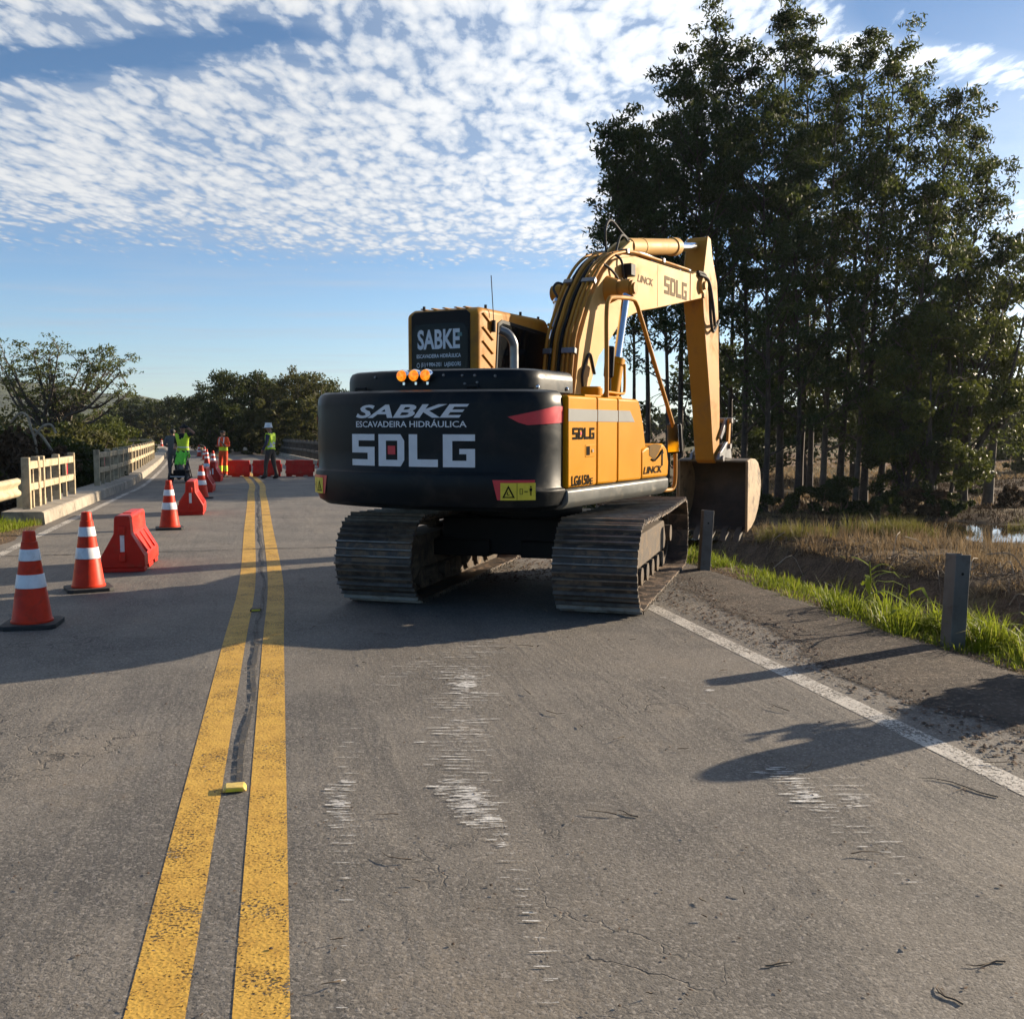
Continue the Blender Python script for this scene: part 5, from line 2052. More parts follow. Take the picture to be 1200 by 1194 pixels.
# ------------------------------------------------------------------ people
def person(px, py, py_top, face_deg, lab, clothes, pose, group=None, hat=0.0):
    """the figure is laid out for a height of 1.75 m, facing +Y, and scaled to the picture"""
    foot = G(px, py)
    d = foot.y
    # height from the picture
    r0 = ray(px, py_top)
    t = foot.y / r0.y
    H = EYE + r0.z * t - foot.z
    sc = (H - hat) / 1.75
    root = empty('person', foot, R(face_deg), lab, 'person', None)
    root.scale = (sc, sc, sc)
    J = dict(pelvis=(0, 0, .96), waist=(0, 0.0, 1.08), chest=(0, 0.0, 1.28), neck=(0, -0.01, 1.47), chin=(0, 0.015, 1.545), skull=(0, 0.02, 1.635), crown=(0, 0.005, 1.705), nose=(0, 0.105, 1.60),
             shr=(.185, -.01, 1.42), elr=(.235, -.03, 1.14), wrr=(.235, .06, .90), har=(.23, .085, .82),
             shl=(-.185, -.01, 1.42), ell=(-.235, -.03, 1.14), wrl=(-.235, .06, .90), hal=(-.23, .085, .82),
             hir=(.095, 0, .90), knr=(.105, .02, .50), anr=(.11, -.01, .10), heelr=(.11, -.04, .045), toer=(.125, .16, .03),
             hil=(-.095, 0, .90), knl=(-.105, .02, .50), anl=(-.11, -.01, .10), heell=(-.11, -.04, .045), toel=(-.125, .16, .03))
    J.update(pose)
    J = {k_: Vector(v) for k_, v in J.items()}
    chains = [(('pelvis', 'waist'), .135, .125, 'top'), (('waist', 'chest'), .125, .150, 'top'), (('chest', 'neck'), .15, .062, 'top'), (('neck', 'chin'), .06, .066, 'skin'), (('chin', 'skull'), .066, .092, 'skin'), (('skull', 'crown'), .092, .07, 'skin')]
    rad = dict(pelvis=.14, waist=.128, chest=.15, neck=.06, chin=.062, skull=.088, crown=.062)
    nodes = list(rad)
    edges = [('pelvis', 'waist'), ('waist', 'chest'), ('chest', 'neck'), ('neck', 'chin'), ('chin', 'skull'), ('skull', 'crown')]
    seg = [('pelvis', 'waist', 'top'), ('waist', 'chest', 'top'), ('chest', 'neck', 'top'), ('neck', 'chin', 'skin'), ('chin', 'skull', 'skin'), ('skull', 'crown', 'skin')]
    for s_ in 'rl':
        rad.update({'sh' + s_: .078, 'el' + s_: .052, 'wr' + s_: .036, 'ha' + s_: .040, 'hi' + s_: .112, 'kn' + s_: .074, 'an' + s_: .052, 'heel' + s_: .048, 'toe' + s_: .042})
        edges += [('chest', 'sh' + s_), ('sh' + s_, 'el' + s_), ('el' + s_, 'wr' + s_), ('wr' + s_, 'ha' + s_), ('pelvis', 'hi' + s_), ('hi' + s_, 'kn' + s_), ('kn' + s_, 'an' + s_), ('an' + s_, 'heel' + s_), ('an' + s_, 'toe' + s_)]
        seg += [('chest', 'sh' + s_, 'top'), ('sh' + s_, 'el' + s_, 'upper_arm'), ('el' + s_, 'wr' + s_, 'forearm'), ('wr' + s_, 'ha' + s_, 'skin'), ('pelvis', 'hi' + s_, 'bottom'), ('hi' + s_, 'kn' + s_, 'bottom'), ('kn' + s_, 'an' + s_, 'bottom'), ('an' + s_, 'heel' + s_, 'boot'), ('an' + s_, 'toe' + s_, 'boot')]
        # fingers, unequal and slightly curled, and a thumb from the side of the palm
        w, h = J['wr' + s_], J['ha' + s_]
        ax = (h - w).normalized()
        side = ax.cross(Vector((0, 1, 0)) if abs(ax.y) < 0.8 else Vector((0, 0, 1))).normalized()
        curl = side.cross(ax).normalized()
        if s_ == 'l':
            curl, side = -curl, side
        for q, (off_, ln) in enumerate(((-0.030, .070), (-0.010, .080), (0.011, .074), (0.030, .058))):
            n1, n2 = f'f{q}a{s_}', f'f{q}b{s_}'
            J[n1] = h + curl * 0.0 + side * off_ + ax * (0.02 + ln * 0.5)
            J[n2] = J[n1] + ax * ln * 0.42 + curl * ln * 0.3
            rad[n1], rad[n2] = .010, .008
            edges += [('ha' + s_, n1), (n1, n2)]
            seg += [('ha' + s_, n1, 'skin'), (n1, n2, 'skin')]
        n1, n2 = 'ta' + s_, 'tb' + s_
        J[n1] = w.lerp(h, 0.6) + curl * 0.035 - side * 0.035
        J[n2] = J[n1] + ax * 0.045 + curl * 0.012
        rad[n1], rad[n2] = .013, .010
        edges += [('wr' + s_, n1), (n1, n2)]
        seg += [('wr' + s_, n1, 'skin'), (n1, n2, 'skin')]
    names = list(rad)
    idx = {n_: i for i, n_ in enumerate(names)}
    me = bpy.data.meshes.new('body')
    me.from_pydata([tuple(J[n_]) for n_ in names], [(idx[a], idx[b]) for a, b in edges], [])
    tmp = bpy.data.objects.new('body', me)
    COL.objects.link(tmp)
    md = tmp.modifiers.new('skin', 'SKIN')
    md.use_smooth_shade = True
    for n_, sv in zip(names, me.skin_vertices[0].data):
        wx = 1.25 if n_ in ('chest', 'waist', 'pelvis') else 1.0
        sv.radius = (rad[n_] * wx if n_ in ('chest', 'waist', 'pelvis') else rad[n_], rad[n_] * (0.85 if wx > 1 else 1))
    me.skin_vertices[0].data[idx['pelvis']].use_root = True
    ss = tmp.modifiers.new('sub', 'SUBSURF')
    ss.levels = 2
    ss.render_levels = 2
    dg = bpy.context.evaluated_depsgraph_get()
    bm_ = bpy.data.meshes.new_from_object(tmp.evaluated_get(dg))
    bpy.data.objects.remove(tmp)
    bm_.name = 'body'
    slots = ['skin', 'top', 'upper_arm', 'forearm', 'bottom', 'boot']
    nf = len(bm_.polygons)
    cen = np.zeros(nf * 3)
    bm_.polygons.foreach_get('center', cen)
    cen = cen.reshape(-1, 3)
    best = np.full(nf, 1e9)
    which = np.zeros(nf, int)
    for a, b, k_ in seg:
        A, B = np.array(J[a]), np.array(J[b])
        AB = B - A
        u = np.clip(((cen - A) @ AB) / max(AB @ AB, 1e-9), 0, 1)
        q = A + u[:, None] * AB
        dd = np.linalg.norm(cen - q, axis=1) / (rad[a] * (1 - u) + rad[b] * u)
        m2 = dd < best
        best[m2] = dd[m2]
        which[m2] = slots.index(k_)
    bo = link_mesh('body', bm_, [M[clothes[s_]] for s_ in slots], root, 179)
    bm_.polygons.foreach_set('material_index', which)
    # small features of the head
    hd = J['skull']
    for sx in (-1, 1):
        e = MB()
        e.lathe([(0.004, -0.004), (0.011, 0.0), (0.004, 0.004)], 8, M=Matrix.Translation(hd + Vector((sx * 0.032, 0.083, 0.0))) @ Matrix.Rotation(R(90), 4, 'X'))
        e.build('eye', M['hair'], root)
        e = MB()
        e.tube([hd + Vector((sx * 0.086, -0.01, -0.035)), hd + Vector((sx * 0.098, -0.012, -0.005)), hd + Vector((sx * 0.092, -0.015, 0.025))], [0.010, 0.016, 0.010], 8)
        e.build('ear', M['skin'], root, 60)
    e = MB()
    e.tube([hd + Vector((0, 0.080, 0.005)), hd + Vector((0, 0.104, -0.035)), hd + Vector((0, 0.086, -0.045))], [0.008, 0.014, 0.010], 8)
    e.build('nose', M['skin'], root, 60)
    e = MB()
    e.tube([hd + Vector((-0.026, 0.074, -0.075)), hd + Vector((0, 0.084, -0.077)), hd + Vector((0.026, 0.074, -0.075))], 0.005, 6)
    e.build('mouth', M['boot'], root, 60)

    def shell(name, sel, mats, idx_of, lift):
        """a garment: part of the body surface lifted off it"""
        vco = np.zeros(len(bm_.vertices) * 3)
        bm_.vertices.foreach_get('co', vco)
        vno = np.zeros(len(bm_.vertices) * 3)
        bm_.vertices.foreach_get('normal', vno)
        vco, vno = vco.reshape(-1, 3), vno.reshape(-1, 3)
        v2 = vco + vno * lift
        used, vs, fs, mi = {}, [], [], []
        for i, p in enumerate(bm_.polygons):
            if not sel(cen[i], which[i]):
                continue
            f = []
            for v in p.vertices:
                if v not in used:
                    used[v] = len(vs)
                    vs.append(tuple(v2[v]))
                f.append(used[v])
            fs.append(f)
            mi.append(idx_of(cen[i]))
        me_ = bpy.data.meshes.new(name)
        me_.from_pydata(vs, [], fs)
        o = link_mesh(name, me_, mats, root, 179)
        me_.polygons.foreach_set('material_index', mi)
        return o
    return root, J, shell, sc, slots


TOP = 1
# man in grey behind the cart
root, J, shell, sc, slots = person(203.5, 561.5, 501.5, 10, 'man in dark grey shirt and trousers half behind the man in the yellow vest',
       dict(skin='skin', top='cloth_grey', upper_arm='cloth_grey', forearm='skin', bottom='cloth_grey', boot='boot'),
       dict(elr=(.27, -.05, 1.17), wrr=(.10, .16, 1.13), har=(.02, .19, 1.14), ell=(-.27, -.06, 1.17), wrl=(-.10, .17, 1.10), hal=(-.02, .20, 1.10), knl=(-.12, .05, .50)))
shell('hair', lambda c, w: w == 0 and c[2] > 1.63 and c[1] < 0.085 or (w == 0 and c[2] > 1.56 and c[1] < -0.02), [M['hair']], lambda c: 0, 0.012)
shell('trouser_cuff', lambda c, w: w == 4 and c[2] < 0.2, [M['cloth_grey']], lambda c: 0, 0.018)

# man in the yellow vest with one arm raised to his brow
root, J, shell, sc, slots = person(215.5, 562.5, 497.5, 176, 'man in bright yellow safety vest raising an arm to his brow behind the cart',
       dict(skin='skin', top='cloth_black', upper_arm='cloth_black', forearm='skin', bottom='cloth_navy', boot='boot'),
       dict(shl=(-.19, .0, 1.44), ell=(-.42, .10, 1.47), wrl=(-.235, .16, 1.64), hal=(-.15, .165, 1.685), elr=(.25, .0, 1.13), wrr=(.20, .20, 1.02), har=(.17, .28, 1.0)))
shell('safety_vest', lambda c, w: w in (1, 4) and 0.93 < c[2] < 1.46 and not (abs(c[0]) < 0.05 + (c[2] - 1.25) * 0.3 and c[2] > 1.30 and c[1] > 0.02), [M['hi_vis'], M['reflective_white']],
      lambda c: 1 if (1.02 < c[2] < 1.06) else 0, 0.022)
shell('cap', lambda c, w: w == 0 and c[2] > 1.64, [M['cloth_black']], lambda c: 0, 0.016)

# man in orange with a clipboard
root, J, shell, sc, slots = person(262.5, 559.5, 503.5, 150, 'worker in an orange suit with yellow-green bands holding a clipboard',
       dict(skin='skin', top='cloth_orange', upper_arm='cloth_orange', forearm='cloth_orange', bottom='cloth_orange', boot='boot'),
       dict(ell=(-.27, -.02, 1.16), wrl=(-.30, .19, 1.16), hal=(-.31, .26, 1.18), elr=(.26, .0, 1.15), wrr=(.14, .20, 1.14), har=(.08, .25, 1.15), knr=(.13, .03, .50), anr=(.15, 0, .10), heelr=(.15, -.03, .045), toer=(.18, .16, .03)))
PERSON3 = root
P3J, P3S = J, sc
shell('hair', lambda c, w: w == 0 and c[2] > 1.64 and c[1] < 0.085 or (w == 0 and c[2] > 1.57 and c[1] < -0.02), [M['hair']], lambda c: 0, 0.014)
shell('reflective_band', lambda c, w: w in (1, 4) and 0.98 < c[2] < 1.12, [M['hi_vis']], lambda c: 0, 0.008)
shell('reflective_band', lambda c, w: w == 4 and 0.24 < c[2] < 0.44, [M['hi_vis']], lambda c: 0, 0.008)
shell('shoulder_band', lambda c, w: w == 1 and 1.12 < c[2] < 1.45 and 0.085 < abs(c[0]) < 0.125, [M['reflective_white']], lambda c: 0, 0.008)
cb = MB()
cb.box((-0.11, -0.15, -0.004), (0.11, 0.15, 0.004))
hp = Vector((-0.33, 0.33, 1.235))
cbw = PERSON3.location + Matrix.Rotation(PERSON3.rotation_euler.z, 3, 'Z') @ (hp * sc)
co_ = empty('clipboard', cbw, PERSON3.rotation_euler.z + R(30), 'white clipboard held out at the side of the worker in orange', 'clipboard')
co_.rotation_euler = (R(35), R(-30), PERSON3.rotation_euler.z)
cb.build('board', M['litter_brown'], co_, 30, 0.002)
cb = MB()
cb.box((-0.10, -0.14, 0.0045), (0.10, 0.125, 0.0065))
cb.build('paper_sheet', M['paper'], co_)
cb = MB()
cb.box((-0.03, 0.127, 0.0045), (0.03, 0.145, 0.012))
cb.build('clip', M['chrome'], co_)

# man with the white helmet, seen from his right back, looking left
root, J, shell, sc, slots = person(317.5, 561.5, 495.5, 78, 'man in white helmet and pale yellow vest facing left before the red row',
       dict(skin='skin', top='cloth_navy', upper_arm='cloth_navy', forearm='cloth_navy', bottom='cloth_trouser', boot='boot'),
       dict(chin=(0, 0.035, 1.54), skull=(0, 0.045, 1.63), crown=(0, 0.035, 1.70), elr=(.24, .0, 1.14), wrr=(.21, .13, .92), har=(.19, .17, .84), ell=(-.24, .02, 1.14), wrl=(-.18, .18, .95), hal=(-.14, .22, .88),
            knr=(.11, -.06, .50), anr=(.12, -.16, .10), heelr=(.12, -.20, .045), toer=(.13, .0, .03), knl=(-.10, .12, .50), anl=(-.11, .13, .10), heell=(-.11, .10, .045), toel=(-.125, .30, .03)), hat=0.05)
shell('safety_vest', lambda c, w: w in (1, 4) and 0.95 < c[2] < 1.46 and not (abs(c[0]) < 0.04 and c[2] > 1.3 and c[1] > 0.02), [M['hi_vis'], M['reflective_white']],
      lambda c: 1 if (1.04 < c[2] < 1.07 or 1.13 < c[2] < 1.16) else 0, 0.022)
hp = J['skull']
he = MB()
he.lathe([(0.150, 0.0), (0.152, 0.006), (0.126, 0.012), (0.122, 0.05), (0.105, 0.10), (0.07, 0.135), (0.03, 0.15), (0.005, 0.152)], 24, M=Matrix.Translation(hp + Vector((0, 0.01, 0.015))))
he.box((-0.075, 0.115, 0.013), (0.075, 0.185, 0.022), Matrix.Translation(hp + Vector((0, 0.0, 0.0))))
he.box((-0.014, -0.11, 0.10), (0.014, 0.11, 0.165), Matrix.Translation(hp + Vector((0, 0.01, 0.008))))
he.build('helmet', M['helmet_white'], root, 45)

# ------------------------------------------------------------------ cart
p = G(213.5, 565.5)
ct = empty('work_cart', p, R(172), 'black wheeled work cart with a bright green cloth over its handle', 'cart')
ct.scale = (0.9, 0.9, 0.9)
b = MB()
for sx in (-0.24, 0.24):
    b.tube([(sx, 0.30, 0.12), (sx, 0.26, 0.5), (sx * 0.85, -0.12, 1.0)], 0.018, 8)
    b.tube([(sx, -0.22, 0.16), (sx, 0.05, 0.72)], 0.016, 8)
    b.tube([(sx, 0.30, 0.17), (sx, -0.24, 0.17)], 0.018, 8)
b.tube([(-0.205, -0.12, 1.0), (0.205, -0.12, 1.0)], 0.018, 8)
b.tube([(-0.24, 0.30, 0.20), (0.24, 0.30, 0.20)], 0.018, 8)
b.build('cart_frame', M['black_plain'], ct, 40)
b = MB()
b.box((-0.2, -0.18, 0.20), (0.2, 0.24, 0.42))
b.build('engine_box', M['black_plain'], ct, 30, 0.03)
b = MB()
b.lathe([(0.10, 0.0), (0.12, 0.02), (0.12, 0.16), (0.06, 0.20), (0.05, 0.24)], 16, (0.02, 0.02, 0.421))
b.build('tank', M['steel_grey'], ct, 40)
b = MB()
b.box((-0.30, 0.318, 0.19), (0.30, 0.335, 0.225))
b.build('spray_bar', M['helmet_white'], ct, 30, 0.003)
for x, y, r_ in ((-0.29, 0.2, 0.16), (0.29, 0.2, 0.16), (0.0, -0.34, 0.13)):
    b = MB()
    b.lathe([(r_ * 0.6, -0.03), (r_ * 0.95, -0.035), (r_, -0.02), (r_, 0.02), (r_ * 0.95, 0.035), (r_ * 0.6, 0.03)], 18, M=Matrix.Translation((x, y, r_)) @ Matrix.Rotation(R(90), 4, 'Y'))
    w = b.build('wheel', M['rubber'], ct, 40)
    b = MB()
    b.lathe([(r_ * 0.59, -0.02), (r_ * 0.2, -0.045), (r_ * 0.2, 0.045), (r_ * 0.59, 0.02)], 14, M=Matrix.Translation((x, y, r_)) @ Matrix.Rotation(R(90), 4, 'Y'))
    b.build('rim', M['steel_grey'], w, 40)
# cloth: a wrinkled sheet hung over the handle
vs, fs = [], []
nx, ny = 14, 14
for j in range(ny + 1):
    for i in range(nx + 1):
        u, v = i / nx - 0.5, j / ny
        z = 1.03 - abs(v - 0.35) * 0.62 - 0.03 * math.sin(u * 17 + v * 5) - (0.10 * abs(u) if v > 0.5 else 0)
        y = -0.12 + (v - 0.35) * 0.30 + 0.025 * math.sin(u * 23 + v * 3) + (0.12 * (v - 0.35) if v > 0.35 else 0)
        vs.append((u * (0.44 - 0.14 * max(0, v - 0.4)), y, z))
for j in range(ny):
    for i in range(nx):
        a = j * (nx + 1) + i
        fs.append((a, a + 1, a + nx + 2, a + nx + 1))
me = bpy.data.meshes.new('green_cloth')
me.from_pydata(vs, [], fs)
gc = link_mesh('green_cloth', me, M['hi_vis_green'], None, 179)
sd_ = gc.modifiers.new('thick', 'SOLIDIFY')
sd_.thickness = 0.012
gc.location = ct.location
gc.rotation_euler = ct.rotation_euler
gc.scale = ct.scale
tag(gc, 'bright green cloth hung over the handle of the wheeled cart', 'cloth')

# ------------------------------------------------------------------ plants
def rand_unit(r, n):
    v = r.normal(size=(n, 3))
    return v / np.linalg.norm(v, axis=1)[:, None]


def leaf_cloud(r, cen, rad, cnt, length, width, droop=0.6, flat=1.0, core=0.45):
    """leaf-sized faces scattered through clusters; cen (k,3), rad (k,), cnt (k,)"""
    cen = np.asarray(cen, float)
    k_ = np.repeat(np.arange(len(cen)), cnt)
    n = len(k_)
    off = rand_unit(r, n) * (r.random(n) ** core)[:, None]
    off[:, 2] *= flat
    c = cen[k_] + off * np.asarray(rad)[k_][:, None]
    ax = rand_unit(r, n) + np.array([0, 0, -droop])
    ax /= np.linalg.norm(ax, axis=1)[:, None]
    sd = np.cross(ax, rand_unit(r, n))
    sd /= np.linalg.norm(sd, axis=1)[:, None] + 1e-9
    L = length * r.uniform(0.6, 1.35, n)[:, None]
    W = width * r.uniform(0.6, 1.35, n)[:, None]
    nr = np.cross(ax, sd) * L * 0.12
    p0, p1, p2, p3 = c - ax * L / 2, c + sd * W / 2 + nr, c + ax * L / 2, c - sd * W / 2 + nr
    v = np.stack([p0, p1, p2, p3], 1).reshape(-1, 3)
    f = np.arange(n * 4).reshape(n, 4)
    return v, f


def tree_obj(name, base, label, group, wood, leaf_v, leaf_f, bark, leaf, cat='tree'):
    root = empty(name, base, 0, label, cat, group)
    wood.build('trunk', M[bark], root, 60)
    link_mesh('crown', np_mesh('crown', leaf_v, leaf_f), M[leaf], root)
    return root


def eucalyptus(base, H, lean, seed, label, crown_lo=0.28, spread=2.4, leaves=9500, leaf='euca_leaf', bark='bark', fork=False, leaf_len=0.20):
    r = np.random.default_rng(seed)
    w = MB()
    n = 12
    tr = []
    wob = r.uniform(-1, 1, (4,))
    for i in range(n + 1):
        f = i / n
        tr.append(Vector((lean[0] * f ** 1.3 + 0.12 * wob[0] * math.sin(f * 5 + wob[2]), lean[1] * f ** 1.3 + 0.12 * wob[1] * math.sin(f * 4 + wob[3]), H * f * 0.97)))
    r0 = 0.0085 * H
    w.tube(tr, [max(0.018, r0 * (1.25 if i == 0 else 1) * (1 - 0.93 * (i / n) ** 0.9)) for i in range(n + 1)], 7)

    def at(f):
        q = f * n
        i = min(int(q), n - 1)
        return tr[i].lerp(tr[i + 1], q - i)
    cen, rad, cnt = [], [], []
    nb = 30
    az = r.uniform(0, 6.28)
    for b in range(nb):
        u = (b + r.uniform(0, 1)) / nb
        f = crown_lo + (0.97 - crown_lo) * u ** 0.85
        az += 2.4 + r.uniform(-0.5, 0.5)
        prof = math.sin(math.pi * (0.24 + 0.64 * u)) ** 0.7 * (1.0 - 0.15 * u)
        ln = spread * (0.35 + 0.75 * prof) * r.uniform(0.65, 1.2) * (1 - 0.30 * u * u)
        el = R(r.uniform(22, 50) + 6 * u)
        d = Vector((math.cos(az) * math.cos(el), math.sin(az) * math.cos(el), math.sin(el)))
        p = at(f)
        pts = [p]
        for j in range(4):
            d = (d + Vector((r.uniform(-.18, .18), r.uniform(-.18, .18), r.uniform(-0.05, .12)))).normalized()
            pts.append(pts[-1] + d * ln / 4)
        rb = 0.028 + 0.012 * ln * (1 - u)
        w.tube(pts, [rb, rb * .8, rb * .6, rb * .42, rb * .2], 4, False)
        for q in (2.0, 3.1, 3.95):
            i = min(int(q), 3)
            c = pts[i].lerp(pts[i + 1], q - i)
            for _ in range(2 if q > 3.5 else 1):
                cc = c + Vector(r.normal(0, 0.22, 3)) * (0.6 + ln * 0.28)
                w.tube([c, c.lerp(cc, .5) + Vector((0, 0, .05)), cc], [rb * .3, rb * .2, 0.006], 3, False)
                cen.append(cc)
                rr_ = r.uniform(0.30, 0.62) * (0.75 + 0.12 * ln)
                rad.append(rr_)
                cnt.append(rr_ ** 1.6 * r.uniform(0.5, 1.4))
    for _ in range(7):
        cen.append(at(r.uniform(0.9, 1.0)) + Vector(r.normal(0, 0.28, 3)) + Vector((0, 0, 0.25)))
        rad.append(r.uniform(0.3, 0.5))
        cnt.append(0.45)
    cnt = np.array(cnt)
    cnt = np.maximum(6, (cnt / cnt.sum() * leaves)).astype(int)
    v, f = leaf_cloud(r, [tuple(c) for c in cen], np.array(rad), cnt, leaf_len, leaf_len * 0.36, 0.75, 0.62, 0.6)
    return tree_obj('eucalyptus_tree', base, label, 'tall eucalyptus trees of the grove beyond the verge', w, v, f, bark, leaf)


def field_base(px, D):
    r = ray(px, 560)
    t = D / r.y
    x, y = r.x * t, D
    return Vector((x, y, tz(x, y) - 0.05))


GROVE = [
    # base px, top px, top py, distance, label
    (722, 726, 138, 36.0, 'slender eucalyptus at the left edge of the grove, its thin trunk standing clear'),
    (756, 758, 122, 38.5, 'eucalyptus second from the left edge of the grove, leaning on its taller neighbour'),
    (800, 796, 66, 37.5, 'eucalyptus on the left shoulder of the grove, its top just below the rounded left summit'),
    (842, 838, 14, 39.0, 'tall eucalyptus forming the left of the two highest summits of the grove'),
    (872, 874, 52, 36.0, 'eucalyptus in the dip between the two highest summits of the grove'),
    (914, 917, -2, 38.5, 'tallest eucalyptus, its top touching the upper edge of the picture'),
    (938, 950, 22, 41.0, 'eucalyptus just right of the tallest one, with light green foliage near its top'),
    (964, 988, 92, 37.0, 'eucalyptus whose thin crown lets the white sky through right of the tallest tree'),
    (985, 1012, 34, 40.0, 'eucalyptus with a narrow pointed top to the right of the bright gap in the crowns'),
    (1012, 1052, 38, 38.0, 'eucalyptus forming the right-hand summit of the grove'),
    (1030, 1082, 78, 41.0, 'eucalyptus on the right shoulder of the grove, just below the right-hand summit'),
    (1052, 1112, 100, 37.5, 'eucalyptus with a bushy dark head on the right slope of the grove'),
    (1076, 1140, 142, 39.5, 'eucalyptus halfway down the right slope of the grove'),
    (1092, 1164, 190, 38.0, 'eucalyptus low on the right slope of the grove, leaning outward'),
    (1112, 1176, 275, 37.0, 'rightmost eucalyptus, reaching out beyond the slope of the grove'),
    (782, 776, 175, 35.0, 'shorter eucalyptus in the left front row of the grove, behind the tip of the boom'),
    (858, 860, 140, 42.0, 'eucalyptus standing in the middle of the grove behind the stick of the excavator'),
    (896, 893, 120, 34.5, 'front eucalyptus with a dark straight trunk to the right of the bucket'),
    (935, 930, 175, 35.0, 'front eucalyptus in the centre of the grove, second trunk group right of the bucket'),
    (1000, 1035, 170, 35.5, 'front eucalyptus with a many-branched pale trunk right of the centre'),
    (1046, 1092, 215, 35.5, 'front eucalyptus on the right with long slanting limbs against the sky'),
    (948, 962, 120, 43.0, 'eucalyptus in the back row showing between the front trunks at the centre'),
    (826, 822, 120, 34.5, 'front eucalyptus directly behind the stick of the excavator'),
    (742, 738, 205, 40.0, 'low eucalyptus filling the left edge of the grove above the boom'),
]
for i, (bx, tx, ty, D, lab) in enumerate(GROVE):
    b = field_base(bx, D)
    top = GD(tx, ty, D)
    H = top.z - b.z
    lite = i in (7, 9, 12, 19, 20)
    edge = i in (0, 1, 23, 15, 16, 17, 18, 21, 22)
    eucalyptus(b, H, ((top.x - b.x), 0.6 * math.sin(i * 2.1)), 100 + i, lab,
               crown_lo=(0.16 if i in (13, 14, 20) else 0.46 if i in (0, 1, 23) else 0.36 if i in (2, 15, 22) else 0.13 if i % 3 else 0.22), spread=(1.45 if i in (0, 1, 23) else 1.9 if i == 2 else 2.25) * (0.9 + 0.2 * ((i * 7) % 5) / 5), leaves=(5400 if i in (0, 1, 23, 7, 9, 12, 13, 14, 10, 11, 20) else 7600),
               leaf='euca_leaf_light' if lite else 'euca_leaf', bark='pale_bark' if i in (7, 13, 19, 20) else 'bark')


def broad_tree(name, base, H, W, seed, label, group, leaf='broad_leaf', bark='bark', leaves=9000, leaf_len=0.3, lo=0.25, clusters=70, depth=None, cat='tree', limbs=7, cl_rad=0.15, droop=0.4):
    r = np.random.default_rng(seed)
    w = MB()
    D_ = depth or W
    th = H * lo
    lean = r.uniform(-.05, .05, 2) * H
    fork = Vector((lean[0], lean[1], th))
    r0 = 0.018 * H + 0.02
    w.tube([(0, 0, -0.1), (lean[0] * .5, lean[1] * .5, th * .5), fork], [r0 * 1.3, r0, r0 * .85], 7)
    cen, rad = [], []
    lb = []
    for i in range(limbs):
        a = 2 * math.pi * i / limbs + r.uniform(-.4, .4)
        e = r.uniform(0.35, 1.0)
        tip = Vector((math.cos(a) * W * .42 * e, math.sin(a) * D_ * .42 * e, H * (lo + (1 - lo) * r.uniform(.5, .92))))
        m1 = fork.lerp(tip, .45) + Vector((r.uniform(-.1, .1) * W, r.uniform(-.1, .1) * W, r.uniform(-.02, .08) * H))
        pts = smooth_path([fork, m1, tip], 4)
        w.tube(pts, [r0 * .6 * (1 - .85 * j / (len(pts) - 1)) for j in range(len(pts))], 5, False)
        lb.append(pts)
    for i in range(clusters):
        z = r.random() ** 0.8
        a = r.uniform(0, 6.283)
        env = math.sqrt(max(0.05, 1 - (2 * (z * 0.86 + 0.10) - 1) ** 2))
        q = r.random() ** .45
        c = Vector((math.cos(a) * W * .5 * env * q + lean[0], math.sin(a) * D_ * .5 * env * q + lean[1], H * (lo * .7 + (0.97 - lo * .7) * z)))
        c += Vector(r.normal(0, 0.04, 3)) * W
        cen.append(tuple(c))
        rad.append(cl_rad * min(H, W) * r.uniform(.55, 1.25))
        pts = lb[i % limbs]
        near = min((p for l_ in lb for p in l_), key=lambda p: (p - c).length)
        w.tube([near, near.lerp(c, .55) + Vector((0, 0, .03 * H)), c], [r0 * .16, r0 * .11, 0.01], 3, False)
    rad = np.array(rad)
    cn = rad ** 1.8 * r.uniform(.5, 1.4, len(rad))
    cnt = np.maximum(5, cn / cn.sum() * leaves).astype(int)
    v, f = leaf_cloud(r, cen, rad, cnt, leaf_len, leaf_len * .5, droop, 0.75)
    return tree_obj(name, base, label, group, w, v, f, bark, leaf, cat)


# broad trees and bushes at the right foot of the grove
RB = [
    (1088, 34.0, 1050, 372, 4.6, 'bushy broad-leaved tree at the right foot of the grove, foliage hanging to the ground', 'bush_leaf', 9000),
    (1128, 35.5, 1138, 300, 5.0, 'wide leafy tree with open branches at the right flank of the grove', 'bush_leaf', 8000),
    (1158, 38.5, 1160, 330, 4.6, 'open-crowned tree against the bright sky at the right end of the grove', 'euca_leaf_light', 5500),
    (1068, 34.2, 1068, 480, 2.8, 'dark shrubby tree below the right part of the grove beside the pond', 'broad_leaf', 6000),
]
for i, (bx, D, tx, ty, W, lab, lf, nl) in enumerate(RB):
    b = field_base(bx, D)
    H = GD(tx, ty, D).z - b.z
    broad_tree('broadleaf_tree', b, H, W, 300 + i, lab, 'broad-leaved trees at the foot of the grove', lf, 'pale_bark' if i == 2 else 'bark', int(nl * 1.5), 0.16, 0.16 if i != 2 else 0.3, 60, None, 'tree', 8, 0.11)

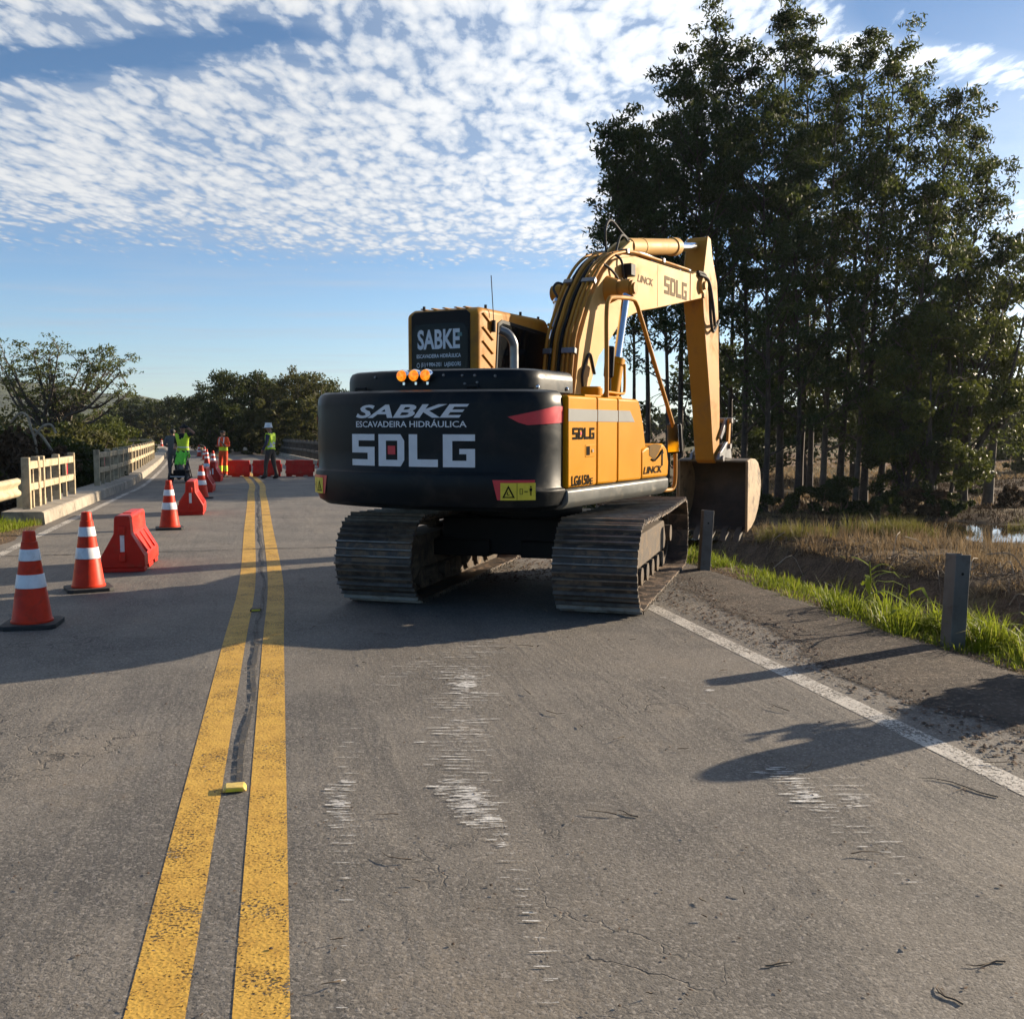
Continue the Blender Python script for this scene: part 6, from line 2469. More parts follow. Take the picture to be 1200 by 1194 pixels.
US = [(835, 47, 428, 8, 'dark leafy tree behind the stick in the back of the grove'),
      (890, 52, 395, 9, 'dark leafy tree at the back of the grove above the bucket'), (945, 48, 420, 8, 'dark leafy tree at the back behind the middle trunks'), (1000, 54, 390, 10, 'dark leafy tree at the back of the grove right of the centre'), (1050, 50, 400, 8, 'dark leafy tree at the back of the right part of the grove'), (1105, 56, 410, 9, 'dark leafy tree at the back under the right slope of the grove')]
for i, (bx, D, ty, W, lab) in enumerate(US):
    b = field_base(bx, D)
    H = GD(bx, ty, D).z - b.z
    broad_tree('understory_tree', b, H, W, 700 + i, lab, 'dark trees at the back of the grove', 'broad_leaf', 'bark', 5200, 0.24, 0.28, 70, W * .7, 'tree', 7, 0.11)

# dark scrub at the foot of the trees
SCR = [(905, 33.0, 0.6, 2.0), (955, 33.6, 0.9, 2.0), (985, 33.4, 1.2, 1.6), (1030, 33.0, 0.7, 1.8), (1075, 33.5, 0.9, 2.0), (1110, 33.8, 0.7, 1.6), (1190, 36.5, 0.7, 1.6), (870, 33.0, 0.8, 1.8), (1140, 44.0, 0.8, 1.6), (760, 33.0, 1.2, 3.0), (700, 33.5, 1.2, 3.0)]
slabs = ['low dark bush at the foot of the trunks right of the bucket', 'low dark bush under the tallest tree of the grove', 'rounded dark bush left of the middle of the pond bank', 'low dark bush at the water side below the right-hand summit',
         'dark bush with dead twigs on the bank left of the bright pond', 'small dark bush right behind the bright pond', 'brown-green bush on the bank at the right edge of the picture', 'low dark bush behind the right side of the bucket',
         'bush on the open ground right of the grove', 'bush behind the side panels of the excavator', 'bush behind the upper body of the excavator']
for i, ((bx, D, H, W), lab) in enumerate(zip(SCR, slabs)):
    b = field_base(bx, D)
    broad_tree('bush', b, H, W, 340 + i, lab, 'low bushes below the grove', 'dead_brown' if i in (4, 6) else 'broad_leaf', 'twig_brown', 1700, 0.17, 0.05, 26, W * .8, 'bush', 6, 0.2)

# far trees on the right behind the fields
FR = [(1188, 88, 478, 6.5, 'round-headed tree far off at the right edge of the picture'), (1172, 96, 470, 6.0, 'tree far off just left of the right edge of the picture'), (1196, 62, 520, 3.6, 'leafy pale green bush in the field at the right edge'),
      (1110, 165, 488, 12, 'far tree beyond the fields right of the grove'), (1060, 170, 492, 13, 'far tree seen between the right trunks'), (1010, 160, 490, 12, 'far tree seen behind the middle of the grove'), (955, 165, 486, 13, 'far tree seen behind the left trunks'), (905, 150, 490, 12, 'far tree seen behind the bucket side of the grove'), (860, 160, 486, 13, 'far tree hidden in the shade behind the stick'),
      (1150, 180, 490, 12, 'far tree in the gap right of the grove'), (1210, 150, 476, 14, 'far tree cut by the right edge of the picture'), (810, 150, 488, 13, 'far tree behind the boom'), (760, 160, 487, 13, 'far tree behind the cab side')]
for i, (bx, D, ty, W, lab) in enumerate(FR):
    b = field_base(bx, D)
    H = GD(bx, ty, D).z - b.z
    broad_tree('distant_tree', b, H, W, 380 + i, lab, 'far trees beyond the fields', 'bush_leaf' if i == 2 else 'broad_leaf', 'bark', 2600, 0.26 + D * .0028, 0.12, 40, W, 'tree', 6, 0.16)


# the spreading tree on the left
def spreading_tree():
    r = np.random.default_rng(51)
    D = 46.0
    b = field_base(62, D)
    w = MB()
    zt = lambda py: GD(60, py, D).z - b.z
    xs = lambda px: GD(px, 500, D).x - b.x
    H = zt(402)
    cen, rad, cnt = [], [], []
    limb_tips = [(-20, 428), (18, 414), (64, 410), (95, 410), (112, 411), (-8, 444), (8, 420), (32, 412), (52, 414), (84, 412), (104, 413), (124, 412), (146, 420), (160, 434), (158, 450), (20, 430), (70, 420), (100, 424), (130, 430), (150, 462), (45, 425), (0, 425), (60, 440)]
    fork_z = zt(496)
    for i, (px, py) in enumerate(limb_tips):
        tip = Vector((xs(px), r.uniform(-2.2, 2.2), zt(py) - 0.15))
        x0 = xs(52 + 22 * (i % 3) / 2)
        base = Vector((x0, r.uniform(-.2, .2), -0.2))
        mid1 = Vector((x0 + (tip.x - x0) * .12, tip.y * .2, fork_z * r.uniform(.85, 1.1)))
        mid2 = mid1.lerp(tip, .5) + Vector((0, 0, -0.25))
        pts = smooth_path([base, mid1, mid2, tip], 5)
        k_ = len(pts) - 1
        w.tube(pts, [0.15 * (1 - .88 * (j / k_) ** .8) for j in range(k_ + 1)], 5, False)
        for j in range(int(k_ * .45), k_ + 1):
            for _ in range(2):
                p = pts[j]
                a = r.uniform(0, 6.28)
                L = r.uniform(.3, 1.0)
                q = p + Vector((math.cos(a) * L, math.sin(a) * L, r.uniform(0.1, .6)))
                w.tube([p, p.lerp(q, .5) + Vector((0, 0, .08)), q], [0.022, 0.016, 0.006], 3, False)
                cen.append(tuple(q))
                up = max(0.15, (j / k_ - .35) / .65)
                rad.append(r.uniform(.25, .5))
                cnt.append(26 * up * r.uniform(.3, 1.5))
    v, f = leaf_cloud(r, cen, np.array(rad), np.maximum(3, np.array(cnt) * 1.15).astype(int), 0.15, 0.065, 0.1, 0.40)
    tree_obj('spreading_tree', b, 'spreading flat-topped tree with bare curving limbs at the far left', None, w, v, f, 'pale_bark', 'acacia_leaf')


spreading_tree()

# bushes and trees left of the bridge
LB = [(8, 24, 503, 3.0, 'dead_brown', 'brownish dry bush cut by the left edge above the guardrail end'), (28, 27, 505, 3.0, 'bush_leaf', 'yellow-green bush behind the near railing section'), (50, 32, 509, 3.0, 'olive_leaf', 'olive bush below the left limbs of the spreading tree'),
      (-14, 30, 490, 4.5, 'olive_leaf', 'tall olive bush cut by the left edge under the spreading tree'), (78, 38, 502, 3.4, 'broad_leaf', 'dark bush under the spreading tree behind the railing gap'), (100, 36, 500, 3.0, 'olive_leaf', 'loose olive bush right below the trunk fork of the spreading tree'),
      (128, 50, 492, 4.5, 'bush_leaf', 'sunlit green bush left of the long railing, right of the spreading tree'), (66, 28, 520, 2.4, 'broad_leaf', 'low dark bush showing through the railing gap'), (92, 30, 522, 2.4, 'broad_leaf', 'low dark bush just before the long railing'), (112, 42, 505, 3.0, 'olive_leaf', 'small olive bush between spreading tree and long railing'), (40, 50, 492, 4.0, 'broad_leaf', 'dark tree mass at the foot of the spreading tree'), (-30, 40, 486, 6, 'olive_leaf', 'bush beyond the left edge')]
for i, (bx, D, ty, W, lf, lab) in enumerate(LB):
    b = field_base(bx, D)
    H = GD(bx, ty, D).z - b.z
    broad_tree('bush', b, H, W, 420 + i, lab, 'bushes beside the left railing', lf, 'twig_brown', 6500, 0.16, 0.08, 70, W, 'bush', 9, 0.13)

# dead pale branches sticking out of the bushes at the left
db = MB()
o0 = GD(44, 545, 24)
for pts in ([(44, 545), (42, 520), (36, 500), (33, 488)], [(40, 512), (50, 500), (60, 498), (66, 508)], [(33, 488), (24, 484), (12, 495)], [(62, 530), (50, 512), (40, 503)]):
    q = [GD(px, py, 24) - o0 for px, py in pts]
    db.tube(smooth_path(q, 4), 0.03, 5)
bro = db.build('dead_branch', M['twig_pale'], None, 60)
bro.location = o0
tag(bro, 'bare pale dead branches sticking up from the bushes behind the near railing', 'branch')

# tree belts beyond the bridge
BG = []
for i, (px, ty, D, W) in enumerate(((258, 450, 84, 5.5), (282, 437, 80, 6.5), (305, 446, 88, 6.0), (330, 444, 82, 6.0), (352, 436, 78, 5.5), (370, 440, 84, 5.5), (392, 452, 80, 6), (268, 474, 74, 4.0), (318, 472, 70, 4.5), (346, 470, 66, 4.5), (376, 474, 64, 5), (297, 486, 72, 4.0), (420, 462, 86, 7), (450, 470, 90, 8), (500, 478, 95, 9), (560, 480, 90, 9), (620, 478, 90, 9), (670, 470, 85, 8))):
    BG.append((px, ty, D, W, i))
blabs = ['dark tree at the left end of the near tree belt beyond the bridge', 'highest dark tree of the belt, straight above the worker in orange', 'tree with a loose twiggy head right of the highest dark tree of the belt', 'tree in the middle of the belt above the white helmet',
         'tall thin-headed tree of the belt left of the excavator', 'tree of the belt just left of the counterweight corner', 'tree of the belt half hidden by the counterweight', 'low dark tree in front of the left end of the belt', 'low tree in front of the belt behind the white helmet',
         'low olive tree behind the right-hand railing', 'low olive tree next to the left side of the excavator', 'low dark tree behind the clipboard of the worker in orange', 'tree of the belt behind the counterweight', 'tree of the belt behind the cab', 'tree of the belt behind the cab door', 'tree of the belt behind the boom foot', 'tree of the belt behind the lift rams', 'tree of the belt behind the handrail']
for (px, ty, D, W, i), lab in zip(BG, blabs):
    b = field_base(px, D)
    H = GD(px, ty, D).z - b.z
    broad_tree('belt_tree', b, H, W, 460 + i, lab, 'trees of the belt beyond the right railing', 'olive_leaf' if i in (2, 3, 4, 5, 8, 9, 10) else 'broad_leaf', 'pale_bark' if i in (4, 10) else 'bark', 8000 if i < 12 else 2000, 0.22, 0.10, 110, W, 'tree', 9, 0.10)
flabs = ['far dark tree at the left end of the low belt behind the left railing', 'far rounded tree of the low belt above the bend of the road', 'far tree of the low belt above the man in grey', 'far tree of the low belt above the man in the yellow vest', 'far tree closing the low belt next to the near tall belt', 'far pale olive tree low in front of the belt above the bend', 'far small tree in the left gap of the low belt',
         'far tree of the low belt left of the bend', 'far tree seen over the road between the two belts']
for i, (px, ty, D, W, lf) in enumerate(((148, 472, 150, 9, 'broad_leaf'), (168, 468, 155, 10, 'broad_leaf'), (196, 472, 150, 9, 'broad_leaf'), (218, 468, 140, 9, 'broad_leaf'), (236, 474, 130, 8, 'broad_leaf'), (180, 492, 135, 7, 'olive_leaf'), (132, 488, 160, 9, 'olive_leaf'), (118, 486, 120, 7, 'bush_leaf'), (245, 486, 120, 6, 'broad_leaf'))):
    b = field_base(px, D)
    H = GD(px, ty, D).z - b.z
    broad_tree('far_tree', b, H, W, 500 + i, flabs[i], 'far low trees beyond the bend', lf, 'bark', 5000, 0.38, 0.08, 60, W, 'tree', 6, 0.13)

# dark traffic signs by the far bend
for i, (px, py, D, lab) in enumerate(((108, 511, 70, 'dark back of a small road sign by the far left bend'),)):
    p = GD(px, 520, D)
    z0 = tz(p.x, p.y)
    o = empty('road_sign', (p.x, p.y, z0), 0, lab, 'sign')
    b = MB()
    b.tube([(0, 0, 0), (0, 0, GD(px, 503, D).z - z0)], 0.05, 8)
    b.build('sign_post', M['post_steel'], o, 40)
    b = MB()
    b.box((-0.5, -0.02, GD(px, 513, D).z - z0), (0.5, 0.02, GD(px, 503, D).z - z0 + 0.1))
    b.build('sign_board', M['black_plain'], o, 30, 0.01)


# ------------------------------------------------------------------ hills
def hill(name, pts, D, depth, seed):
    """pts: crest as picture points at distance D; a real mound with depth"""
    m_, k, bs, P, out = base_mat('hill_forest') if 'hill_forest' not in MATS else (MATS['hill_forest'],) + (None,) * 4
    if k:
        n = k.noise(P, 0.05, 6, 0.65)
        n2 = k.noise(P, 0.006, 4, 0.6)
        c = k.mix(k.step(n, .35, .65), (0.016, 0.024, 0.012), (0.055, 0.066, 0.026))
        c = k.mix(k.m('MULTIPLY', k.step(n2, .52, .62), .6), c, (0.11, 0.11, 0.05))
        k.put(bs.inputs['Base Color'], c)
        bs.inputs['Roughness'].default_value = 0.95
        b = k.n('ShaderNodeBump')
        b.inputs['Strength'].default_value = 1.0
        b.inputs['Distance'].default_value = 8.0
        k.put(b.inputs['Height'], n)
        k.L.new(b.outputs[0], bs.inputs['Normal'])
    cr = [GD(px, py, D) for px, py in pts]
    xs = np.array([p.x for p in cr])
    zs = np.array([p.z for p in cr])
    X = np.linspace(xs[0], xs[-1], 90)
    Z = np.interp(X, xs, zs)
    vs = []
    rows = np.linspace(-1, 1, 17)
    for q in rows:
        y = D + q * depth
        f = math.cos(q * math.pi / 2) ** 1.2 if abs(q) < 1 else 0
        wob = vnoise(X, np.full_like(X, y), 0.006, seed) * 26 * (1 - abs(q)) * min(1, abs(q) * 4) + vnoise(X, np.full_like(X, y), 0.03, seed + 1) * 6 * (1 - abs(q))
        for x, z, w_ in zip(X, Z, wob):
            vs.append((x, y, -3 + (z + 3) * f + w_))
    n = len(X)
    fs = [(i * n + j, i * n + j + 1, (i + 1) * n + j + 1, (i + 1) * n + j) for i in range(len(rows) - 1) for j in range(n - 1)]
    o = link_mesh(name, np_mesh(name, vs, fs), m_, None, 179)
    tag(o, kind='structure')


hill('hill', [(-420, 500), (-300, 470), (-160, 448), (-60, 444), (0, 450), (40, 458), (80, 466), (125, 470), (150, 474), (180, 482), (230, 492), (300, 500)], 900, 330, 21)
hill('hill', [(1040, 500), (1110, 488), (1160, 472), (1200, 462), (1280, 452), (1420, 446), (1600, 460), (1800, 500)], 1300, 400, 31)


# ------------------------------------------------------------------ grass and litter
def blades(name, xy, h, wd, mat, bend=0.5, seed=1, sink=0.02, dirs=None):
    r = np.random.default_rng(seed)
    xy = np.asarray(xy)
    n = len(xy)
    z = terrain_z(xy[:, 0], xy[:, 1])
    a = r.uniform(0, 6.283, n)
    if dirs is not None:
        a = dirs + r.normal(0, 0.5, n)
    d = np.stack([np.cos(a), np.sin(a)], 1)
    b_ = r.uniform(0.15, 1.0, n) * bend
    hh = np.asarray(h) * r.uniform(.45, 1.25, n)
    ww = wd * r.uniform(.6, 1.4, n)
    ang = a + np.pi / 2 + r.normal(0, 0.6, n)
    sd = np.stack([np.cos(ang), np.sin(ang)], 1)
    base = np.column_stack([xy, z - sink])
    w2 = np.column_stack([sd * ww[:, None] / 2, np.zeros(n)])
    mid = base + np.column_stack([d * (hh * b_ * .35)[:, None], hh * .6 * (1 - .25 * b_)])
    tip = base + np.column_stack([d * (hh * b_)[:, None], hh * np.clip(1 - .62 * b_, 0.05, 1)])
    v = np.stack([base - w2, base + w2, mid + w2 * .75, mid - w2 * .75, tip], 1).reshape(-1, 3)
    i0 = np.arange(n) * 5
    f = np.concatenate([np.stack([i0, i0 + 1, i0 + 2], 1), np.stack([i0, i0 + 2, i0 + 3], 1), np.stack([i0 + 3, i0 + 2, i0 + 4], 1)])
    o = link_mesh(name, np_mesh(name, v, f), M[mat])
    return tag(o, kind='stuff')


def tufts(name, cen, per, rad, h, wd, mat, bend, seed, cond=None):
    """clumps: blades spring from a centre and lean outward"""
    r = np.random.default_rng(seed)
    cen = np.asarray(cen)
    k_ = r.integers(int(per * .4), int(per * 1.6) + 1, len(cen))
    big = r.uniform(.5, 1.5, len(cen))
    idx = np.repeat(np.arange(len(cen)), k_)
    a = r.uniform(0, 6.283, len(idx))
    q = rad * big[idx] * np.sqrt(r.random(len(idx)))
    xy = cen[idx] + np.column_stack([np.cos(a), np.sin(a)]) * q[:, None]
    hh = np.asarray(h) * (big[idx] * .7 + .3)
    if cond is not None:
        m = cond(xy)
        xy, a, hh = xy[m], a[m], hh[m]
    return blades(name, xy, hh, wd, mat, bend, seed + 500, 0.02, a)


def road_pts(r, n, t0, t1, s0, s1):
    t = r.uniform(t0, t1, n)
    s = r.uniform(s0, s1, n)
    x = np.interp(t, T, CL[:, 0]) + s * np.interp(t, T, NR[:, 0])
    y = np.interp(t, T, CL[:, 1]) + s * np.interp(t, T, NR[:, 1])
    return np.column_stack([x, y]), s, t


r = np.random.default_rng(77)
# bright verge on the right: short turf in patches, taller clumps here and there
def verge_edge(t):
    return 4.62 + 0.14 * np.sin(t * 1.3) + 0.11 * np.sin(t * 3.1 + 1)


xy, s, t = road_pts(r, 52000, T0 + 3, T0 + 20, 4.4, 5.6)
pat = vnoise(xy[:, 0], xy[:, 1], 1.6, 9) + vnoise(xy[:, 0], xy[:, 1], 5.0, 10) * .8
keep = (s > verge_edge(t)) & (pat > -0.15) & (r.random(len(s)) < np.clip((s - verge_edge(t)) / .35, .1, 1))
blades('verge_grass', xy[keep], 0.06 + 0.05 * (pat[keep] > .15), 0.007, 'grass_green', 1.1, 2)
xy, s, t = road_pts(r, 30000, T0 + 3, T0 + 20, 4.2, 5.5)
pat = vnoise(xy[:, 0], xy[:, 1], 2.1, 12) + vnoise(xy[:, 0], xy[:, 1], 6.0, 13) * .6
k_ = (pat > -0.02) & (s > verge_edge(t) - .25)
blades('verge_dry_grass', xy[k_], 0.06, 0.006, 'grass_dry', 1.4, 3)
xy, s, t = road_pts(r, 620, T0 + 3, T0 + 20, 4.6, 5.5)
k_ = s > verge_edge(t) + .08
tufts('verge_tufts', xy[k_], 34, 0.10, 0.13, 0.007, 'grass_green', 1.1, 61)
# tall fresh clumps round the nearer post
cen = []
for px, py, n, sp in ((1030, 718, 4, .16), (1060, 730, 5, .18), (1082, 738, 4, .12), (1150, 742, 12, .16), (1172, 742, 20, .22), (1195, 747, 26, .26), (1220, 755, 22, .3), (1190, 735, 16, .25), (1250, 765, 20, .3), (1215, 738, 14, .3), (1290, 790, 18, .35), (815, 655, 5, .15), (800, 662, 4, .12)):
    p = G(px, py)
    cen.append(np.column_stack([r.normal(p.x, sp, n), r.normal(p.y, sp, n)]))
cen = np.concatenate(cen)
s_, t_ = st(cen[:, 0], cen[:, 1])
tufts('tall_grass', cen[s_ > 4.72], 62, 0.10, 0.27, 0.009, 'grass_green', 0.95, 62)
# left verge
xy, s, t = road_pts(r, 52000, T0 + 5.5, T_BR + 0.5, -6.2, -3.3)
pat = vnoise(xy[:, 0], xy[:, 1], 1.4, 14)
lim = -3.55 - 0.18 * np.sin(t * 1.1)
k_ = (s < lim) & (pat > -.3) & ((t < T_BR - 0.2) | (s < -3.95))
blades('verge_grass', xy[k_], 0.16 + 0.14 * np.clip(-3.7 - s[k_], 0, 1), 0.010, 'grass_green', 0.8, 5)
xy, s, t = road_pts(r, 9000, T0 + 5, T_BR, -5.0, -3.35)
blades('verge_dry_grass', xy, 0.09, 0.007, 'grass_dry', 1.0, 6)

# field: dry grass, olive tussocks by the water
def field_pts(n, D0, D1, px0, px1):
    D = np.sqrt(r.uniform(D0 ** 2, D1 ** 2, n))
    px = r.uniform(px0, px1, n)
    x = (px - CX) / F_PX * D / math.cos(PITCH) * 1.0
    return np.column_stack([x, D])


def clear_of_ponds(p, k_=1.0):
    ok = np.ones(len(p), bool)
    z = terrain_z(p[:, 0], p[:, 1])
    return z > -1.44


def in_field(xy):
    s, t = st(xy[:, 0], xy[:, 1])
    return (s > 12.0) & clear_of_ponds(xy)


p = field_pts(2500, 14, 33, 640, 1270)
pat = vnoise(p[:, 0], p[:, 1], .5, 20) + vnoise(p[:, 0], p[:, 1], 1.5, 21) * .7
tufts('dry_grass', p[pat > -.12], 34, 0.16, 0.20, 0.010, 'grass_dry', 1.5, 63, in_field)
p = field_pts(2600, 14, 32, 640, 1270)
pat = vnoise(p[:, 0], p[:, 1], .5, 25) + vnoise(p[:, 0], p[:, 1], 1.8, 26) * .5
tufts('dead_stems', p[pat > -.25], 30, 0.22, 0.15, 0.012, 'dead_brown', 2.2, 64, in_field)
p = field_pts(420, 19, 27, 860, 1270)
tufts('pale_straw', p, 11, 0.10, 0.50, 0.008, 'grass_dry', 0.9, 65, in_field)
cen = []
for px, D, n, sp in ((880, 25.5, 7, .7), (930, 25.2, 12, .6), (960, 26, 6, .7), (1040, 26.0, 40, .5), (1062, 26.3, 30, .4), (1195, 30, 18, .6), (905, 24, 6, .7), (820, 25, 20, 1.0), (780, 23, 20, 1.0)):
    c = field_base(px, D)
    cen.append(np.column_stack([r.normal(c.x, sp, n), r.normal(c.y, sp * .6, n)]))
cen = np.concatenate(cen)
tufts('olive_tussocks', cen, 60, 0.16, 0.50, 0.010, 'grass_olive', 0.9, 66, lambda q: (terrain_z(q[:, 0], q[:, 1]) > -1.60) & (st(q[:, 0], q[:, 1])[0] > 12.2))
# scrub and dead leaves on the floor of the grove and the bare ground behind
p = field_pts(60000, 31, 60, 640, 1260)
pat = vnoise(p[:, 0], p[:, 1], .4, 30)
k_ = (pat > -.1) & clear_of_ponds(p)
blades('grove_floor_litter', p[k_], 0.22, 0.03, 'dead_brown', 1.5, 10)
p = field_pts(26000, 36, 90, 860, 1260)
k_ = vnoise(p[:, 0], p[:, 1], .25, 31) > .0
blades('field_stubble', p[k_], 0.30, 0.05, 'grass_dry', 1.2, 11)
# grass slope left of the bridge
p = field_pts(26000, 22, 75, -60, 170)
s, t = st(p[:, 0], p[:, 1])
k_ = s < -4.6
blades('slope_grass', p[k_], 0.45, 0.03, 'grass_olive', 0.9, 12)

# roots and dead vines on the dark ditch bank
vb = MB()
rr = random.Random(17)
for i in range(230):
    t_ = T0 + rr.uniform(6, 26)
    s0 = rr.uniform(10.9, 13.0)
    q = on_road(t_, s0, 0)
    a = rr.uniform(0, 6.28)
    pts = []
    L = rr.uniform(.3, 1.3)
    for j in range(5):
        x, y = q.x + math.cos(a) * L * j / 4, q.y + math.sin(a) * L * j / 4
        pts.append((x, y, tz(x, y) + 0.02 + 0.22 * L * math.sin(j / 4 * math.pi) * rr.random()))
        a += rr.uniform(-.5, .5)
    vb.tube(pts, [0.012, .011, .009, .007, .004], 4, False)
tag(vb.build('dead_vines', M['twig_brown'], None, 60), kind='stuff')
vb = MB()
for i in range(34):
    t_ = T0 + rr.uniform(7, 24)
    s0 = rr.uniform(10.4, 13.5)
    q = on_road(t_, s0, 0)
    a = rr.uniform(0, 6.28)
    z = tz(q.x, q.y)
    L = rr.uniform(.25, .8)
    pts = [(q.x, q.y, z), (q.x + math.cos(a) * L * .4, q.y + math.sin(a) * L * .4, z + L * rr.uniform(.3, .7)), (q.x + math.cos(a) * L, q.y + math.sin(a) * L, z + L * rr.uniform(.2, .9))]
    vb.tube(smooth_path(pts, 3), 0.010, 4)
tag(vb.build('pale_sticks', M['twig_pale'], None, 60), kind='stuff')

# broad-bladed reed plants by the near post: each a thing
def reed(px, py, seed, lab, n=9, h=0.55):
    r2 = random.Random(seed)
    p = G(px, py)
    p.z = tz(p.x, p.y)
    o = empty('reed_plant', p, 0, lab, 'plant', 'broad-bladed plants on the verge')
    st_ = MB()
    st_.tube([(0, 0, -0.02), (0.01, 0, h * .5), (0.0, 0.01, h * .8)], [0.008, 0.006, 0.004], 6)
    st_.build('stem', M['grass_green'], o, 60)
    for i in range(n):
        a = r2.uniform(0, 6.28)
        z = h * (.15 + .65 * i / n)
        L = r2.uniform(.22, .42)
        d = Vector((math.cos(a), math.sin(a), 0))
        sd = Vector((-d.y, d.x, 0))
        vs = []
        for j in range(6):
            f = j / 5
            c = Vector((0, 0, z)) + d * L * f * .9 + Vector((0, 0, L * (.75 * f - .75 * f * f * r2.uniform(.7, 1.1))))
            wv = 0.016 * math.sin(math.pi * min(1, .12 + f * .88)) + .001
            vs += [tuple(c - sd * wv), tuple(c + sd * wv)]
        me = bpy.data.meshes.new('leaf_blade')
        me.from_pydata(vs, [], [(2 * j, 2 * j + 1, 2 * j + 3, 2 * j + 2) for j in range(5)])
        link_mesh('leaf_blade', me, M['grass_green'], o, 60)


reed(1018, 716, 1, 'broad-bladed green plant standing tallest on the verge left of the near guard post')
reed(1064, 736, 2, 'broad-bladed plant in the bright grass just left of the near guard post', 7, .45)
reed(1160, 742, 3, 'broad-bladed plant in the tall grass just right of the near guard post', 8, .5)

# a rounded slab and weeds added outside the right edge to shade the lane
mb_ = MB()
pr_ = [(-0.17, -1.3), (0.17, -1.3), (0.17, 0.0)] + [(0.17 * math.cos(a), 0.20 * math.sin(a)) for a in np.linspace(0.15, math.pi - 0.15, 12)] + [(-0.17, 0.0)]
mb_.prism(pr_, -0.06, 0.06, 'y')
ms_ = mb_.build('shadow_slab', M['concrete'], None, 30, 0.01)
ms_.location = (3.62, 5.95, 0.74)
ms_.rotation_euler = (0, 0, -SUN_AZ)
tag(ms_, 'unseen rounded concrete slab added past the right edge to shade the lane', 'shadow slab')
# weeds, likewise added for their shadow
for i, (x, y, h, w_, lab) in enumerate(((4.05, 6.45, 0.92, 0.5, 'leafy weed added out of frame behind the shadow slab'), (4.5, 6.3, 0.95, 0.6, 'broad weed added out of frame beyond the shadow slab'))):
    b = Vector((x, y, max(tz(x, y), -0.4)))
    b.z = tz(x, y)
    H = h - b.z
    broad_tree('shade_weed', b, H, w_, 640 + i, lab, 'unseen plants added to shade the lane', 'bush_leaf', 'twig_brown', 900, 0.09, 0.3, 26, w_, 'plant', 5, 0.22)

# small litter on the road and shoulder
def litter(name, n, pick, size, mat, seed, aspect=(1, 3)):
    r2 = np.random.default_rng(seed)
    xy = pick(r2, n)
    n = len(xy)
    z = np.maximum(terrain_z(xy[:, 0], xy[:, 1]), grade_np(xy[:, 1])) + 0.006
    a = r2.uniform(0, 6.283, n)
    L = size * r2.uniform(.4, 1.6, n)
    W = L / r2.uniform(*aspect, n)
    hgt = W * r2.uniform(.1, .45, n)
    d = np.column_stack([np.cos(a), np.sin(a), np.zeros(n)])
    sd = np.column_stack([-np.sin(a), np.cos(a), np.zeros(n)])
    c = np.column_stack([xy, z])
    up = np.column_stack([np.zeros(n), np.zeros(n), hgt])
    v = np.stack([c - d * L[:, None] / 2, c + sd * W[:, None] / 2, c + d * L[:, None] / 2, c - sd * W[:, None] / 2, c + up], 1).reshape(-1, 3)
    i0 = np.arange(n) * 5
    f = np.concatenate([np.stack([i0 + a_, i0 + b_, i0 + 4], 1) for a_, b_ in ((0, 1), (1, 2), (2, 3), (3, 0))])
    tag(link_mesh(name, np_mesh(name, v, f), M[mat]), kind='stuff')


def on_lane(s0, s1, t0, t1, k_=1.0):
    def pick(r2, n):
        t = t0 + (t1 - t0) * r2.random(n) ** k_
        s = r2.uniform(s0, s1, n)
        x = np.interp(t, T, CL[:, 0]) + s * np.interp(t, T, NR[:, 0])
        y = np.interp(t, T, CL[:, 1]) + s * np.interp(t, T, NR[:, 1])
        return np.column_stack([x, y])
    return pick


litter('road_grit', 900, on_lane(-3.2, 4.0, T0 + 2, T0 + 14, 1.4), 0.012, 'chip_grey', 1)
litter('road_grit_dark', 1100, on_lane(-1.0, 4.2, T0 + 2, T0 + 12, 1.3), 0.014, 'litter_brown', 2)
litter('shoulder_litter', 16000, on_lane(3.45, 4.9, T0 + 3, T0 + 22), 0.026, 'litter_brown', 3)
litter('shoulder_stones', 2500, on_lane(3.4, 4.8, T0 + 3, T0 + 20), 0.018, 'chip_grey', 4, (1, 1.6))
litter('mud_crumbs', 5000, on_lane(2.2, 4.3, T0 + 10, T0 + 15.5), 0.03, 'litter_brown', 5, (1, 2))
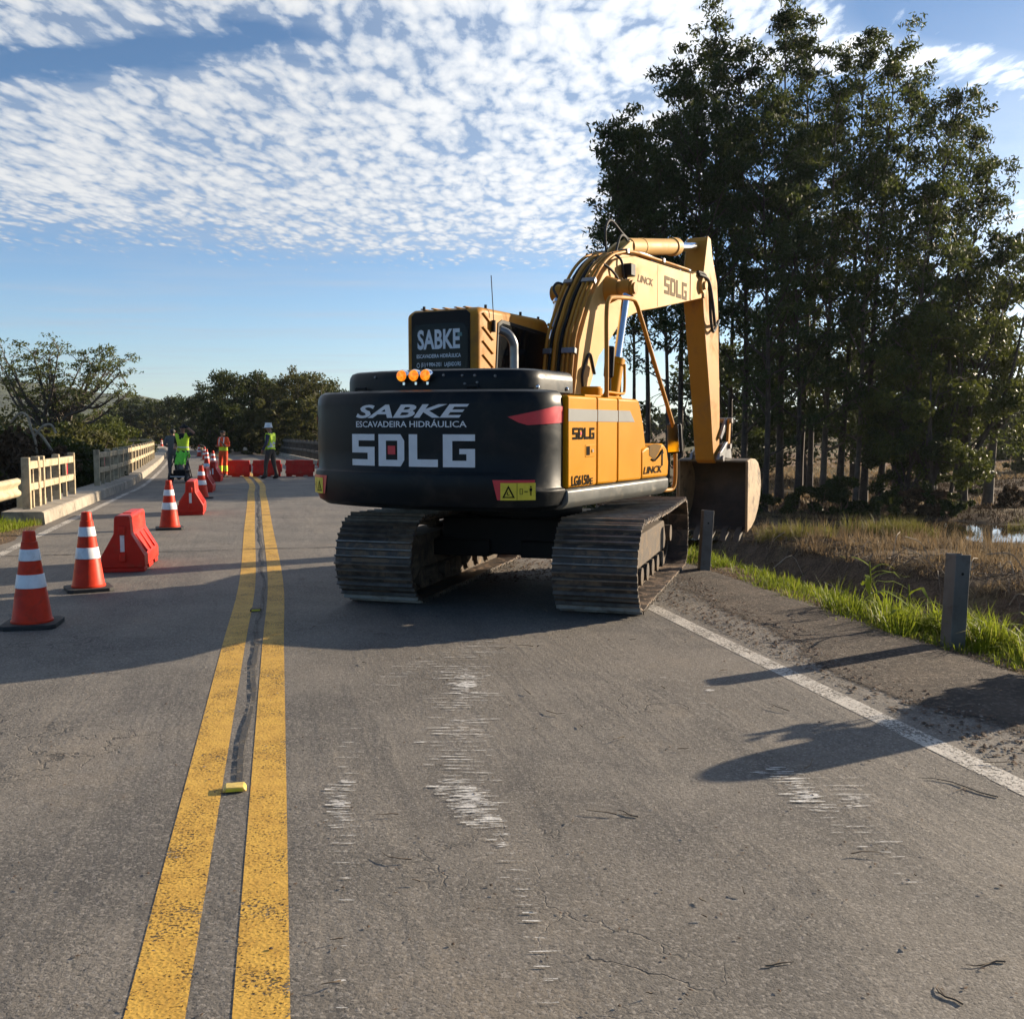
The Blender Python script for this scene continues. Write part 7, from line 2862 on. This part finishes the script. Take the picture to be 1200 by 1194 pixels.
# twigs blown over the lane
tw = MB()
rr = random.Random(23)
for i in range(80):
    t_ = T0 + 2 + 9 * rr.random() ** 1.2
    s0 = rr.uniform(0.3, 4.1)
    q = on_road(t_, s0, 0.012)
    a = rr.uniform(0, 6.28)
    L = rr.choice((.02, .03, .04, .05, .06, .09, .13))
    pts = [q]
    for j in range(3):
        a += rr.uniform(-.6, .6)
        pts.append(pts[-1] + Vector((math.cos(a) * L / 3, math.sin(a) * L / 3, rr.uniform(-.002, .005))))
    tw.tube(pts, [.0028, .0024, .002, .001], 4)
tag(tw.build('twig_litter', M['twig_brown'], None, 60), kind='stuff')
for i, (px, py, L, rz, lab) in enumerate(((1170, 935, .36, 150, 'forked dry twig lying at the right edge beside the white line'), (897, 1133, .09, 5, 'short straight twig alone low on the lane'), (1178, 1128, .13, 140, 'crooked twig near the bottom right corner'), (1128, 1178, .12, 120, 'bent twig at the bottom edge on the right'), (748, 958, .10, 160, 'leafy dark twig in the middle of the lane left of the long shadow'))):
    b = MB()
    a = R(rz)
    rr = random.Random(60 + i)
    pts = [Vector((0, 0, 0.005))]
    for j in range(5):
        a += rr.uniform(-.65, .65)
        pts.append(pts[-1] + Vector((math.cos(a) * L / 5, math.sin(a) * L / 5, rr.uniform(-.0012, .0016))))
    b.tube(pts, [.003, .003, .0027, .0023, .0017, .001], 6)
    b.tube([pts[2], pts[2] + Vector((math.cos(a + .8) * L * .3, math.sin(a + .8) * L * .3, .004))], [.0025, .001], 5)
    o = b.build('twig', M['twig_brown'], None, 60)
    o.location = G(px, py)
    tag(o, lab, 'twig', 'twigs lying on the lane')

# ------------------------------------------------------------------ thin morning haze
def haze():
    m_ = bpy.data.materials.new('haze_air')
    m_.use_nodes = True
    t = m_.node_tree
    t.nodes.clear()
    k = NT(t)
    out = k.n('ShaderNodeOutputMaterial')
    pv = k.n('ShaderNodeVolumePrincipled')
    pv.inputs['Color'].default_value = (0.86, 0.92, 1.0, 1)
    pv.inputs['Density'].default_value = 0.00012
    pv.inputs['Anisotropy'].default_value = 0.5
    t.links.new(pv.outputs[0], out.inputs['Volume'])
    b = MB()
    b.box((-3600, -3500, -6), (3600, 3700, 150))
    o = b.build('haze', m_, None, None)
    tag(o, kind='stuff')


haze()
